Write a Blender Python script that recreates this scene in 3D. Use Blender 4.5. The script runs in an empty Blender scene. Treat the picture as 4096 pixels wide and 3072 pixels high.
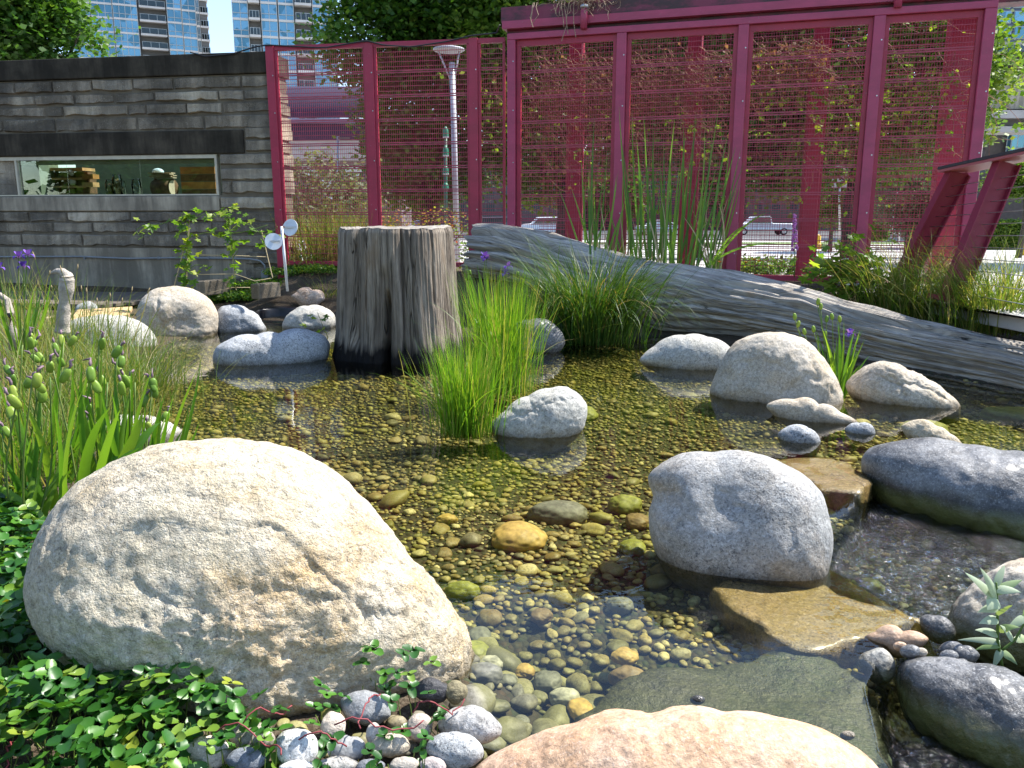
import bpy, math, random
import numpy as np
from mathutils import Matrix, Vector

# ------------------------------------------------------------------ camera, sky, sun, exposure
SC = bpy.context.scene
CH = 1.2                                   # eye height above the pond's water (z = 0)
FPX = 3243.0                               # focal length in pixels of the 4096 px wide photograph
TH = math.radians(11.6)                    # camera tilted down
SUN_AZ, SUN_EL = math.radians(64), math.radians(55)   # azimuth clockwise from +Y

cd = bpy.data.cameras.new('camera')
cam = bpy.data.objects.new('camera', cd)
SC.collection.objects.link(cam)
cam.location = (0, 0, CH)
cam.rotation_euler = (math.pi / 2 - TH, 0, 0)
cd.sensor_width = 36.0
cd.lens = 36.0 * FPX / 4096.0
cd.clip_start = 0.05
cd.clip_end = 3000
SC.camera = cam

wd = bpy.data.worlds.new('World')
SC.world = wd
wd.use_nodes = True
wn = wd.node_tree
bg = wn.nodes['Background']
sky = wn.nodes.new('ShaderNodeTexSky')
sky.sky_type = 'NISHITA'
sky.sun_disc = False
sky.sun_elevation = SUN_EL
sky.sun_rotation = SUN_AZ
sky.air_density = 1.0
sky.dust_density = 0.5
sky.ozone_density = 2.0
wn.links.new(sky.outputs[0], bg.inputs[0])
bg.inputs[1].default_value = 0.15

sl = bpy.data.lights.new('sun', 'SUN')
sl.energy = 5.0
sl.angle = math.radians(0.53)
sl.color = (1.0, 0.955, 0.88)
sun = bpy.data.objects.new('sun', sl)
SC.collection.objects.link(sun)
sd = Vector((math.sin(SUN_AZ) * math.cos(SUN_EL), math.cos(SUN_AZ) * math.cos(SUN_EL), math.sin(SUN_EL)))
sun.rotation_euler = sd.to_track_quat('Z', 'Y').to_euler()
sun.location = (20, 16, 25)

vs = SC.view_settings
vs.view_transform = 'Standard'
vs.look = 'None'
vs.exposure = 1.12
vs.gamma = 1
vs.use_curve_mapping = False
SC.cycles.max_bounces = 8
SC.cycles.transparent_max_bounces = 16
SC.cycles.caustics_reflective = False
SC.cycles.caustics_refractive = False
SC.cycles.sample_clamp_indirect = 6
SC.cycles.use_denoising = True

# ------------------------------------------------------------------ layout helpers
COL = SC.collection
RNG = np.random.default_rng(7)
random.seed(7)
SINT, COST = math.sin(TH), math.cos(TH)

def ray(px, py):
    a = (px - 2048) / FPX
    b = -(py - 1536) / FPX
    return np.array((a, COST + b * SINT, -SINT + b * COST))
def onz(px, py, z=0.0):
    d = ray(px, py)
    return np.array((0, 0, CH)) + d * ((z - CH) / d[2])
def ony(px, py, y):
    d = ray(px, py)
    return np.array((0, 0, CH)) + d * (y / d[1])
def onl(px, py, y0, m):
    d = ray(px, py)
    return np.array((0, 0, CH)) + d * (y0 / (d[1] - m * d[0]))

# vectorised value noise / fbm
_perm = np.random.default_rng(3).random(1 << 16)
def vnoise(p):
    p = np.asarray(p, float)
    i = np.floor(p).astype(np.int64)
    f = p - i
    f = f * f * f * (f * (f * 6 - 15) + 10)
    def h(ix, iy, iz):
        return _perm[(ix * 73856093 ^ iy * 19349663 ^ iz * 83492791) & 0xFFFF]
    x, y, z = i[..., 0], i[..., 1], i[..., 2]
    fx, fy, fz = f[..., 0], f[..., 1], f[..., 2]
    def mix(a, b, t): return a + (b - a) * t
    r = mix(mix(mix(h(x, y, z), h(x + 1, y, z), fx), mix(h(x, y + 1, z), h(x + 1, y + 1, z), fx), fy),
            mix(mix(h(x, y, z + 1), h(x + 1, y, z + 1), fx), mix(h(x, y + 1, z + 1), h(x + 1, y + 1, z + 1), fx), fy), fz)
    return r * 2 - 1
def fbm(p, oct=4, gain=0.5, ridged=False):
    p = np.asarray(p, float)
    s, a = 0, 1.0
    for k in range(oct):
        n = vnoise(p * (2.03 ** k) + k * 17.3)
        s = s + a * ((1 - np.abs(n) * 2) if ridged else n)
        a *= gain
    return s
def sstep(a, b, x):
    t = np.clip((x - a) / (b - a), 0, 1)
    return t * t * (3 - 2 * t)

# ------------------------------------------------------------------ objects
def mesh_np(name, V, F, mat=None, smooth=False, attr=None, uv=None):
    """V (n,3); F an array (m,3|4) or list of such arrays; attr: per-vertex float 'rnd'; uv: per-vertex (n,2)"""
    V = np.asarray(V, dtype=np.float32)
    Fs = F if isinstance(F, list) else [F]
    Fs = [np.asarray(f, dtype=np.int32) for f in Fs if len(f)]
    me = bpy.data.meshes.new(name)
    me.vertices.add(len(V))
    me.vertices.foreach_set('co', V.ravel())
    li = np.concatenate([f.ravel() for f in Fs])
    tot = np.concatenate([np.full(len(f), f.shape[1], np.int32) for f in Fs])
    st = np.concatenate([[0], np.cumsum(tot)[:-1]]).astype(np.int32)
    me.loops.add(len(li))
    me.loops.foreach_set('vertex_index', li)
    me.polygons.add(len(tot))
    me.polygons.foreach_set('loop_start', st)
    me.polygons.foreach_set('loop_total', tot)
    me.polygons.foreach_set('use_smooth', np.full(len(tot), smooth, bool))
    if attr is not None:
        a = me.attributes.new('rnd', 'FLOAT', 'POINT')
        a.data.foreach_set('value', np.asarray(attr, np.float32))
    if uv is not None:
        u = me.uv_layers.new(name='UVMap')
        u.data.foreach_set('uv', np.asarray(uv, np.float32)[li].ravel())
    me.update(calc_edges=True)
    me.validate()
    if mat is not None:
        for m in (mat if isinstance(mat, (list, tuple)) else [mat]):
            me.materials.append(m)
    return me

def link(name, me, parent=None, loc=None):
    o = bpy.data.objects.new(name, me)
    COL.objects.link(o)
    if loc is not None: o.location = loc
    if parent is not None:
        o.parent = parent
        if loc is None: o.matrix_parent_inverse = Matrix.Translation(-Vector(base_of(parent)))
    return o
def base_of(o):      # world origin of a parent (parts carry an identity world matrix)
    return Vector(o.location) if o.parent is None else Vector((0, 0, 0))
def tag(o, label=None, cat=None, group=None, kind=None):
    if label: o['label'] = label
    if cat: o['category'] = cat
    if group: o['group'] = group
    if kind: o['kind'] = kind
    return o
def thing(name, label, cat, loc=(0, 0, 0), group=None, rz=0.0):
    o = bpy.data.objects.new(name, None)
    o.empty_display_size = 0.1
    COL.objects.link(o)
    o.location = tuple(float(v) for v in loc)
    o.rotation_euler = (0, 0, rz)
    return tag(o, label, cat, group)
def copy_tree(o, parent=None):
    c = o.copy()
    COL.objects.link(c)
    c.parent = parent
    for ch in list(o.children): copy_tree(ch, c)
    return c

class MB:
    """collects boxes, tubes, prisms into ONE mesh object"""
    def __init__(s): s.v = []; s.q = []; s.t = []; s.n = 0; s.a = []
    def add(s, V, Q=None, T=None, r=0.0):
        V = np.asarray(V, float).reshape(-1, 3)
        s.v.append(V)
        if Q is not None and len(Q): s.q.append(np.asarray(Q, int) + s.n)
        if T is not None and len(T): s.t.append(np.asarray(T, int) + s.n)
        s.a.append(np.full(len(V), r) if np.isscalar(r) else np.asarray(r))
        s.n += len(V)
    def hexa(s, P, r=0.0):   # 8 corners: 4 bottom ccw, 4 top ccw
        s.add(P, [(3, 2, 1, 0), (4, 5, 6, 7), (0, 1, 5, 4), (1, 2, 6, 5), (2, 3, 7, 6), (3, 0, 4, 7)], r=r)
    def box(s, lo, hi, r=0.0):
        x0, y0, z0 = lo; x1, y1, z1 = hi
        s.hexa([(x0, y0, z0), (x1, y0, z0), (x1, y1, z0), (x0, y1, z0), (x0, y0, z1), (x1, y0, z1), (x1, y1, z1), (x0, y1, z1)], r)
    def obox(s, c, ex, ey, ez, r=0.0):   # oriented box: centre and three half axes
        c, ex, ey, ez = (np.asarray(v, float) for v in (c, ex, ey, ez))
        s.hexa([c - ex - ey - ez, c + ex - ey - ez, c + ex + ey - ez, c - ex + ey - ez,
                c - ex - ey + ez, c + ex - ey + ez, c + ex + ey + ez, c - ex + ey + ez], r)
    def bar(s, a, b, w, h=None, up=(0, 0, 1), r=0.0):
        a = np.asarray(a, float); b = np.asarray(b, float); h = w if h is None else h
        d = b - a; l = np.linalg.norm(d); d = d / l
        x = np.cross(d, up)
        if np.linalg.norm(x) < 1e-4: x = np.cross(d, (0, 1, 0))
        x = x / np.linalg.norm(x); y = np.cross(x, d)
        s.obox((a + b) / 2, d * l / 2, x * w / 2, y * h / 2, r)
    def tube(s, pts, rad, n=6, r=0.0, cap=True):
        P = np.asarray(pts, float); m = len(P)
        R = np.full(m, rad) if np.isscalar(rad) else np.asarray(rad, float)
        T = np.gradient(P, axis=0); T /= np.linalg.norm(T, axis=1)[:, None] + 1e-9
        ref = np.array((0.0, 0.0, 1.0)) if abs(T[:, 2]).mean() < 0.8 else np.array((0.0, 1.0, 0.0))
        X = np.cross(T, ref); X /= np.linalg.norm(X, axis=1)[:, None] + 1e-9
        Yv = np.cross(T, X)
        an = np.arange(n) * 2 * math.pi / n
        V = P[:, None, :] + R[:, None, None] * (np.cos(an)[None, :, None] * X[:, None, :] + np.sin(an)[None, :, None] * Yv[:, None, :])
        i = np.arange(m - 1)[:, None] * n; j = np.arange(n)[None, :]; j2 = (j + 1) % n
        Q = np.stack([i + j, i + j2, i + n + j2, i + n + j], -1).reshape(-1, 4)
        V = V.reshape(-1, 3); Tr = []
        if cap:
            V = np.vstack([V, P[0], P[-1]]); b = m * n
            Tr = [(b, (k + 1) % n, k) for k in range(n)] + [(b + 1, (m - 1) * n + k, (m - 1) * n + (k + 1) % n) for k in range(n)]
        s.add(V, Q, Tr, r)
    def lathe(s, c, prof, n=24, r=0.0):   # prof: (radius, z) list
        an = np.arange(n) * 2 * math.pi / n
        V = np.array([[(c[0] + R * math.cos(a), c[1] + R * math.sin(a), c[2] + z) for a in an] for R, z in prof]).reshape(-1, 3)
        Q = [(i * n + k, i * n + (k + 1) % n, (i + 1) * n + (k + 1) % n, (i + 1) * n + k) for i in range(len(prof) - 1) for k in range(n)]
        s.add(V, Q, r=r)
    def build(s, name, mat, parent=None, smooth=False, loc=None, attr=False):
        V = np.vstack(s.v)
        F = ([np.vstack(s.q)] if s.q else []) + ([np.vstack(s.t)] if s.t else [])
        me = mesh_np(name, V, F, mat, smooth, np.concatenate(s.a) if attr else None)
        return link(name, me, parent, loc)

def bevel(o, w, seg=2):
    m = o.modifiers.new('bevel', 'BEVEL'); m.width = w; m.segments = seg; m.limit_method = 'ANGLE'
    return o

# ------------------------------------------------------------------ materials
class NT:
    def __init__(s, name):
        s.m = bpy.data.materials.new(name); s.m.use_nodes = True
        s.t = s.m.node_tree; s.N = s.t.nodes; s.L = s.t.links
        s.b = s.N['Principled BSDF']; s.out = s.N['Material Output']
    def n(s, typ, **k):
        x = s.N.new('ShaderNode' + typ)
        for a, v in k.items(): setattr(x, a, v)
        return x
    def l(s, a, b): s.L.new(a, b)
    def pos(s): return s.n('NewGeometry').outputs['Position']
    def obj(s): return s.n('TexCoord').outputs['Object']
    def mapping(s, vec, scale=(1, 1, 1), loc=(0, 0, 0)):
        x = s.n('Mapping'); s.l(vec, x.inputs[0]); x.inputs['Scale'].default_value = scale
        x.inputs['Location'].default_value = loc
        return x.outputs[0]
    def noise(s, vec, scale, detail=4, rough=0.55, dist=0.0):
        x = s.n('TexNoise'); x.inputs['Scale'].default_value = scale; x.inputs['Detail'].default_value = detail
        x.inputs['Roughness'].default_value = rough; x.inputs['Distortion'].default_value = dist
        if vec is not None: s.l(vec, x.inputs['Vector'])
        return x.outputs[0]
    def voro(s, vec, scale, feature='F1', out=0):
        x = s.n('TexVoronoi'); x.feature = feature; x.inputs['Scale'].default_value = scale
        if vec is not None: s.l(vec, x.inputs['Vector'])
        return x.outputs[out]
    def ramp(s, fac, stops, interp='LINEAR'):
        x = s.n('ValToRGB'); e = x.color_ramp.elements; x.color_ramp.interpolation = interp
        while len(e) < len(stops): e.new(0.5)
        for el, (p, c) in zip(e, stops):
            el.position = p; el.color = (c, c, c, 1) if np.isscalar(c) else (*c, 1)
        s.l(fac, x.inputs[0])
        return x.outputs[0]
    def mix(s, fac, a, b, mode='MIX'):
        x = s.n('Mix', data_type='RGBA', blend_type=mode)
        for k, v in ((0, fac), (6, a), (7, b)):
            sock = x.inputs[k]
            if hasattr(v, 'is_linked'): s.l(v, sock)
            elif k == 0: sock.default_value = v
            elif np.isscalar(v): sock.default_value = (v, v, v, 1)
            else: sock.default_value = (*v, 1)
        return x.outputs[2]
    def math(s, op, a, b=0.0, clamp=False):
        x = s.n('Math', operation=op, use_clamp=clamp)
        for sock, v in zip(x.inputs, (a, b)):
            if hasattr(v, 'is_linked'): s.l(v, sock)
            else: sock.default_value = v
        return x.outputs[0]
    def bump(s, h, strength=0.5, dist=0.01, normal=None):
        x = s.n('Bump'); x.inputs['Strength'].default_value = strength; x.inputs['Distance'].default_value = dist
        s.l(h, x.inputs['Height'])
        if normal is not None: s.l(normal, x.inputs['Normal'])
        return x.outputs[0]
    def attr(s, name='rnd'):
        x = s.n('Attribute'); x.attribute_name = name
        return x.outputs['Fac']
    def rnd(s): return s.n('ObjectInfo').outputs['Random']
    def col(s, c): s.l(c, s.b.inputs['Base Color']) if hasattr(c, 'is_linked') else setattr(s.b.inputs['Base Color'], 'default_value', (*c, 1))
    def rough(s, c): s.l(c, s.b.inputs['Roughness']) if hasattr(c, 'is_linked') else setattr(s.b.inputs['Roughness'], 'default_value', c)
    def spec(s, v): s.b.inputs['Specular IOR Level'].default_value = v
    def nrm(s, n): s.l(n, s.b.inputs['Normal'])

def wetness(t, z, colour, lo=-0.01, hi=0.05, var=0.06):
    """wet, algae-stained foot of a stone standing in water: darker, glossier, green below the surface"""
    p = t.pos()
    zz = t.n('SeparateXYZ'); t.l(p, zz.inputs[0])
    h = t.math('ADD', zz.outputs[2], t.math('MULTIPLY', t.math('SUBTRACT', t.noise(p, 9, 3), 0.5), -var))
    wet = t.n('MapRange'); wet.inputs[1].default_value = hi; wet.inputs[2].default_value = lo
    t.l(h, wet.inputs[0])
    dark = t.mix(1.0, colour, (0.36, 0.34, 0.30), 'MULTIPLY')
    c = t.mix(wet.outputs[0], colour, dark)
    under = t.n('MapRange'); under.inputs[1].default_value = 0.0; under.inputs[2].default_value = -0.05
    t.l(h, under.inputs[0])
    alg = t.mix(t.noise(p, 14, 3), (0.10, 0.085, 0.03), (0.15, 0.17, 0.03))
    c = t.mix(t.math('MULTIPLY', under.outputs[0], 0.75), c, alg)
    return c, wet.outputs[0]

def m_granite(name, base, warm, dark=(0.05, 0.05, 0.055), light=(0.8, 0.78, 0.74), warmth=0.5, speck=0.5, scale=1.0, rough=0.75, bump=0.5, wet=True, coat=0.0, banded=False):
    t = NT(name)
    p = t.pos()
    n1 = t.noise(p, 3.2 / scale, 4, 0.6, 0.4)
    c = t.mix(t.ramp(n1, [(0.5 - warmth * 0.25, 0.0), (0.78 - warmth * 0.25, 1.0)]), base, warm)
    n1b = t.noise(t.mapping(p, loc=(4, 7, 2)), 7.0 / scale, 5, 0.65)
    c = t.mix(t.ramp(n1b, [(0.35, 0.32), (0.62, 0.0)]), c, light)
    n1c = t.noise(t.mapping(p, (1, 1, 1.6), (11, 3, 8)), 5.0 / scale, 6, 0.7, 1.0)
    c = t.mix(t.math('MULTIPLY', t.ramp(n1c, [(0.56, 0.0), (0.66, 1.0)]), warmth), c, warm)
    n1d = t.noise(t.mapping(p, (1, 1, 1), (1, 13, 4)), 11.0 / scale, 6, 0.75, 0.6)
    c = t.mix(t.ramp(n1d, [(0.30, 0.55), (0.46, 0.0)]), c, tuple(v * 0.45 for v in base))
    n2 = t.noise(p, 95 / scale, 3, 0.7)
    dens = t.ramp(t.noise(t.mapping(p, (1, 1, 1), (21, 2, 6)), 4.5 / scale, 4, 0.6), [(0.38, 0.35), (0.6, 1.0)])
    speck_ = t.math('MULTIPLY', dens, speck)
    c = t.mix(t.math('MULTIPLY', t.ramp(n2, [(0.36, 1.0), (0.47, 0.0)]), speck_), c, dark)
    v = t.voro(p, 150 / scale)
    c = t.mix(t.math('MULTIPLY', t.ramp(v, [(0.16, 1.0), (0.32, 0.0)]), t.math('MULTIPLY', speck_, 0.8)), c, dark)
    n3 = t.noise(t.mapping(p, loc=(9, 1, 5)), 120 / scale, 2, 0.6)
    c = t.mix(t.math('MULTIPLY', t.ramp(n3, [(0.56, 0.0), (0.66, 1.0)]), 0.4), c, light)
    gr = t.noise(t.mapping(p, (1, 1, 1), (5, 5, 9)), 52 / scale, 3, 0.75)
    c = t.mix(0.75, c, t.ramp(gr, [(0.34, 0.62), (0.5, 1.0), (0.66, 1.28)]), 'MULTIPLY')
    if banded:
        w = t.n('TexWave'); w.inputs['Scale'].default_value = 3.0; w.inputs['Distortion'].default_value = 6; w.inputs['Detail'].default_value = 3
        t.l(p, w.inputs[0]); c = t.mix(t.ramp(w.outputs[1], [(0.75, 0.0), (0.95, 0.5)]), c, (0.62, 0.62, 0.62))
    if wet:
        c, wfac = wetness(t, 0, c)
        t.rough(t.mix(wfac, rough, 0.18))
    else: t.rough(rough)
    t.col(c)
    nb = t.bump(t.noise(p, 13 / scale, 6, 0.72), bump * 0.7, 0.022 * scale)
    nb = t.bump(t.noise(p, 38 / scale, 5, 0.75), bump, 0.02 * scale, nb)
    nb = t.bump(t.noise(p, 170 / scale, 2, 0.6), bump * 0.6, 0.006 * scale, nb)
    t.nrm(nb); t.spec(0.35)
    if coat: t.b.inputs['Coat Weight'].default_value = coat; t.b.inputs['Coat Roughness'].default_value = 0.2
    return t.m

def m_plain(name, c, rough=0.6, metal=0.0, var=0.15, scale=8.0, bump=0.0, spec=0.4):
    t = NT(name); p = t.pos()
    n = t.noise(p, scale, 5, 0.6)
    dk = tuple(v * (1 - var) for v in c); lt = tuple(min(1, v * (1 + var)) for v in c)
    t.col(t.mix(t.ramp(n, [(0.3, 0.0), (0.7, 1.0)]), dk, lt)); t.rough(rough); t.b.inputs['Metallic'].default_value = metal; t.spec(spec)
    if bump: t.nrm(t.bump(t.noise(p, scale * 6, 3), bump, 0.01))
    return t.m

def m_leaf(name, stops, transl=0.4, rough=0.45, spec=0.35, tl=1.3, use_obj=False, vein=0.0, wave=True):
    """leaf: colour from the per-leaf random number, light passing through the blade"""
    t = NT(name)
    r = t.attr('rnd')
    if use_obj: r = t.math('FRACT', t.math('ADD', r, t.rnd()))
    c = t.ramp(r, stops)
    if wave:
        nn = t.noise(t.pos(), 14, 2); c = t.mix(0.35, c, t.mix(nn, (0.6, 0.6, 0.6), (1.35, 1.35, 1.2)), 'MULTIPLY')
    t.col(c); t.rough(rough); t.spec(spec)
    tr = t.n('BsdfTranslucent')
    t.l(t.mix(1.0, c, (tl * 1.05, tl, tl * 0.45), 'MULTIPLY'), tr.inputs[0])
    mx = t.n('MixShader'); mx.inputs[0].default_value = transl
    t.l(t.b.outputs[0], mx.inputs[1]); t.l(tr.outputs[0], mx.inputs[2]); t.l(mx.outputs[0], t.out.inputs[0])
    return t.m

def m_wood(name, light, dark, along=1.5, across=26, rough=0.85, bump=0.8, wetz=None, warm=None):
    """weathered wood with grain along v of the UV map (u across, metres)"""
    t = NT(name)
    uv = t.n('UVMap').outputs[0]
    g = t.mapping(uv, (across, along, 1))
    n1 = t.noise(g, 1.0, 6, 0.65, 0.6)
    n2 = t.noise(t.mapping(uv, (across * 4, along * 2.2, 1)), 1.0, 4, 0.7, 0.3)
    n3 = t.noise(t.mapping(uv, (4, 1.6, 1)), 1.0, 4, 0.6)
    c = t.mix(t.ramp(n1, [(0.28, 0.0), (0.66, 1.0)]), dark, light)
    c = t.mix(t.ramp(n2, [(0.36, 0.6), (0.48, 0.0)]), c, tuple(v * 0.35 for v in dark))
    n4 = t.noise(t.mapping(uv, (across * 0.8, along * 0.35, 1), (3, 5, 0)), 1.0, 3, 0.6, 0.8)
    crk = t.ramp(n4, [(0.492, 0.0), (0.5, 1.0), (0.508, 0.0)])
    c = t.mix(t.math('MULTIPLY', crk, 0.85), c, tuple(v * 0.2 for v in dark))
    c = t.mix(t.ramp(n3, [(0.4, 0.5), (0.6, 0.0)]), c, tuple(v * 0.7 for v in dark))
    if warm: c = t.mix(t.ramp(n3, [(0.58, 0.0), (0.72, 0.7)]), c, warm)
    if wetz is not None:
        z = t.n('SeparateXYZ'); t.l(t.pos(), z.inputs[0])
        h = t.math('ADD', z.outputs[2], t.math('MULTIPLY', t.math('SUBTRACT', t.noise(t.mapping(uv, (14, 2, 1)), 1.0, 3), 0.5), -0.35))
        w = t.n('MapRange'); w.inputs[1].default_value = wetz + 0.05; w.inputs[2].default_value = wetz - 0.05; t.l(h, w.inputs[0])
        c = t.mix(w.outputs[0], c, (0.012, 0.010, 0.009))
    t.col(c); t.rough(rough); t.spec(0.25)
    h = t.math('ADD', n1, t.math('MULTIPLY', n2, 0.6))
    h = t.math('SUBTRACT', h, t.math('MULTIPLY', crk, 0.6))
    t.nrm(t.bump(h, bump, 0.03))
    return t.m

def m_glass(name, tint=(0.85, 0.9, 0.88), ior=1.45, rough=0.0):
    t = NT(name)
    tr = t.n('BsdfTransparent'); tr.inputs[0].default_value = (*tint, 1)
    gl = t.n('BsdfGlossy'); gl.inputs['Roughness'].default_value = rough
    fr = t.n('Fresnel'); fr.inputs[0].default_value = ior
    mx = t.n('MixShader'); t.l(fr.outputs[0], mx.inputs[0]); t.l(tr.outputs[0], mx.inputs[1]); t.l(gl.outputs[0], mx.inputs[2])
    t.l(mx.outputs[0], t.out.inputs[0])
    return t.m
# ================================================================== THE SETTING
MAG_Y0, MAG_M = 10.30, -0.17               # line of the stone wall and the left fence:  y = y0 + m x
PER_Y0, PER_M = 10.15, -0.31               # line of the screen on the right
def A(px, py): return onl(px, py, MAG_Y0, MAG_M)
def B(px, py): return onl(px, py, PER_Y0, PER_M)

def poly_sd(P, x, y):
    """signed distance to polygon, positive inside"""
    P = np.asarray(P, float); n = len(P)
    d = np.full(x.shape, 1e9); ins = np.zeros(x.shape, bool)
    for i in range(n):
        ax, ay = P[i]; bx, by = P[(i + 1) % n]
        ex, ey = bx - ax, by - ay
        t = np.clip(((x - ax) * ex + (y - ay) * ey) / (ex * ex + ey * ey + 1e-12), 0, 1)
        d = np.minimum(d, np.hypot(x - ax - t * ex, y - ay - t * ey))
        c = ((ay > y) != (by > y)) & (x < (bx - ax) * (y - ay) / (by - ay + 1e-12) + ax)
        ins ^= c
    return np.where(ins, d, -d)

POND_PX = [(1830, 2960), (1850, 2700), (1500, 2350), (1000, 2010), (600, 1900), (330, 1790), (380, 1570), (600, 1440), (700, 1360), (860, 1310),
           (1060, 1290), (1250, 1290), (1350, 1310), (1900, 1345), (2150, 1365), (2650, 1345), (3400, 1440), (4096, 1560), (5000, 1680)]
POND = [tuple(onz(*p)[:2]) for p in POND_PX] + [(5.2, 3.2), (2.6, 2.2), (1.75, 1.9), (1.1, 1.3), (0.9, 0.6), (-0.05, 0.6)]
# the lip where the upper pond spills into the lower pool (from the far right round to the bottom right)
LIP_PX = [(3560, 1810), (3465, 1905), (3440, 2010), (3330, 2080), (3270, 2230), (3480, 2350), (3710, 2490), (3560, 2610), (3500, 2750), (3560, 3000)]
LIP = [tuple(onz(*p)[:2]) for p in LIP_PX]
LOWER = LIP + [(0.9, 0.6), (2.0, 0.6), (3.6, 1.6), (4.2, 3.2), (2.9, 3.55)]
def lower_f(x, y): return sstep(-0.03, 0.05, poly_sd(LOWER, x, y))
NEARPOOL = tuple(onz(2150, 2700)[:2])

def water_z(x, y): return -0.11 * lower_f(x, y)
def ground_h(x, y):
    s = poly_sd(POND, x, y)
    p3 = np.stack([x, y, np.zeros_like(x)], -1)
    near = np.exp(-(((x - NEARPOOL[0]) / 0.42) ** 2 + ((y - NEARPOOL[1]) / 0.38) ** 2))
    deep = 0.11 + 0.13 * near + 0.13 * lower_f(x, y)
    inside = -np.minimum(deep, np.maximum(s, 0) * 0.55) + 0.012 * fbm(p3 * 2.2, 3)
    far = sstep(6.3, 9.3, y)
    left = sstep(-2.6, -3.6, x)
    tgt = 0.09 + far * (0.40 - 0.35 * left)
    out = tgt * sstep(0.0, 1.1, -s) + 0.03 * fbm(p3 * 1.3, 3) * sstep(0.05, 0.5, -s) + 0.012
    h = np.where(s > 0, inside, out)
    flat = sstep(10.3, 11.5, y - MAG_M * x * 0.5)
    h = h * (1 - flat) + 0.47 * flat
    g2 = sstep(12, 36, y)
    h = h * (1 - g2) - 0.45 * g2
    h = np.where(y < 0.2, h * 0 + 0.06, h)
    return h
def gz(x, y): return float(ground_h(np.array([float(x)]), np.array([float(y)]))[0])

# ---- materials of the setting
def m_ground():
    t = NT('garden_soil'); p = t.pos()
    n = t.noise(p, 6, 5, 0.7); n2 = t.noise(p, 60, 3, 0.7)
    c = t.mix(n, (0.035, 0.025, 0.016), (0.10, 0.075, 0.05))
    c = t.mix(t.ramp(n2, [(0.5, 0.0), (0.7, 0.6)]), c, (0.17, 0.14, 0.10))
    t.col(c); t.rough(0.95); t.nrm(t.bump(n2, 0.8, 0.02)); t.spec(0.2)
    return t.m
def m_bed():
    t = NT('pond_bed_gravel'); p = t.pos()
    v = t.voro(p, 42, 'F1', 1); vd = t.voro(p, 42)
    c = t.mix(t.ramp(t.noise(p, 2.5, 4), [(0.4, 0.0), (0.65, 0.8)]), (0.04, 0.034, 0.016), (0.036, 0.04, 0.01))
    c = t.mix(0.35, c, v, 'OVERLAY')
    t.col(t.mix(t.ramp(vd, [(0.35, 0.0), (0.6, 0.7)]), c, (0.02, 0.016, 0.008))); t.rough(0.8)
    t.nrm(t.bump(vd, 0.7, -0.02))
    return t.m
def m_pave():
    t = NT('concrete_paving'); p = t.pos()
    c = t.mix(t.noise(p, 0.7, 5, 0.65), (0.36, 0.35, 0.33), (0.52, 0.50, 0.47))
    c = t.mix(t.ramp(t.noise(p, 14, 4), [(0.55, 0.0), (0.8, 0.5)]), c, (0.24, 0.23, 0.22))
    t.col(c); t.rough(0.85); t.nrm(t.bump(t.noise(p, 40, 3), 0.3, 0.01))
    return t.m
MG, MBED, MPAVE = m_ground(), m_bed(), m_pave()

def axis(lo, hi, step, far_lo, far_hi, n=14):
    core = np.arange(lo, hi + 1e-6, step)
    g = np.geomspace(1, 1 + abs(far_hi - hi), n)[1:] - 1 + hi
    l = lo - (np.geomspace(1, 1 + abs(lo - far_lo), n)[1:] - 1)
    return np.concatenate([l[::-1], core, g])
gx = axis(-9, 8.5, 0.06, -700, 700); gy = axis(0.2, 13, 0.06, -60, 1400, 20)
X, Yg = np.meshgrid(gx, gy)
Zg = ground_h(X, Yg)
nx, ny = len(gx), len(gy)
ii, jj = np.meshgrid(np.arange(nx - 1), np.arange(ny - 1))
k0 = (jj * nx + ii).ravel()
GF = np.stack([k0, k0 + 1, k0 + nx + 1, k0 + nx], -1)
gme = mesh_np('ground', np.stack([X, Yg, Zg], -1).reshape(-1, 3), GF, [MG, MBED, MPAVE], True)
fc = np.stack([X, Yg, Zg], -1).reshape(-1, 3)[GF].mean(1)
ps = poly_sd(POND, fc[:, 0], fc[:, 1])
mi = np.where(ps > -0.02, 1, 0)
mi[(fc[:, 1] > 10.75 + PER_M * fc[:, 0]) & (fc[:, 0] > -0.5)] = 2
mi[(fc[:, 1] > 12.5 + MAG_M * fc[:, 0])] = 2
mi[(fc[:, 0] > 3.6) & (fc[:, 1] > 8.1) & (fc[:, 1] < 12)] = 2
gme.polygons.foreach_set('material_index', mi.astype(np.int32))
tag(link('ground', gme), kind='structure')

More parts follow.
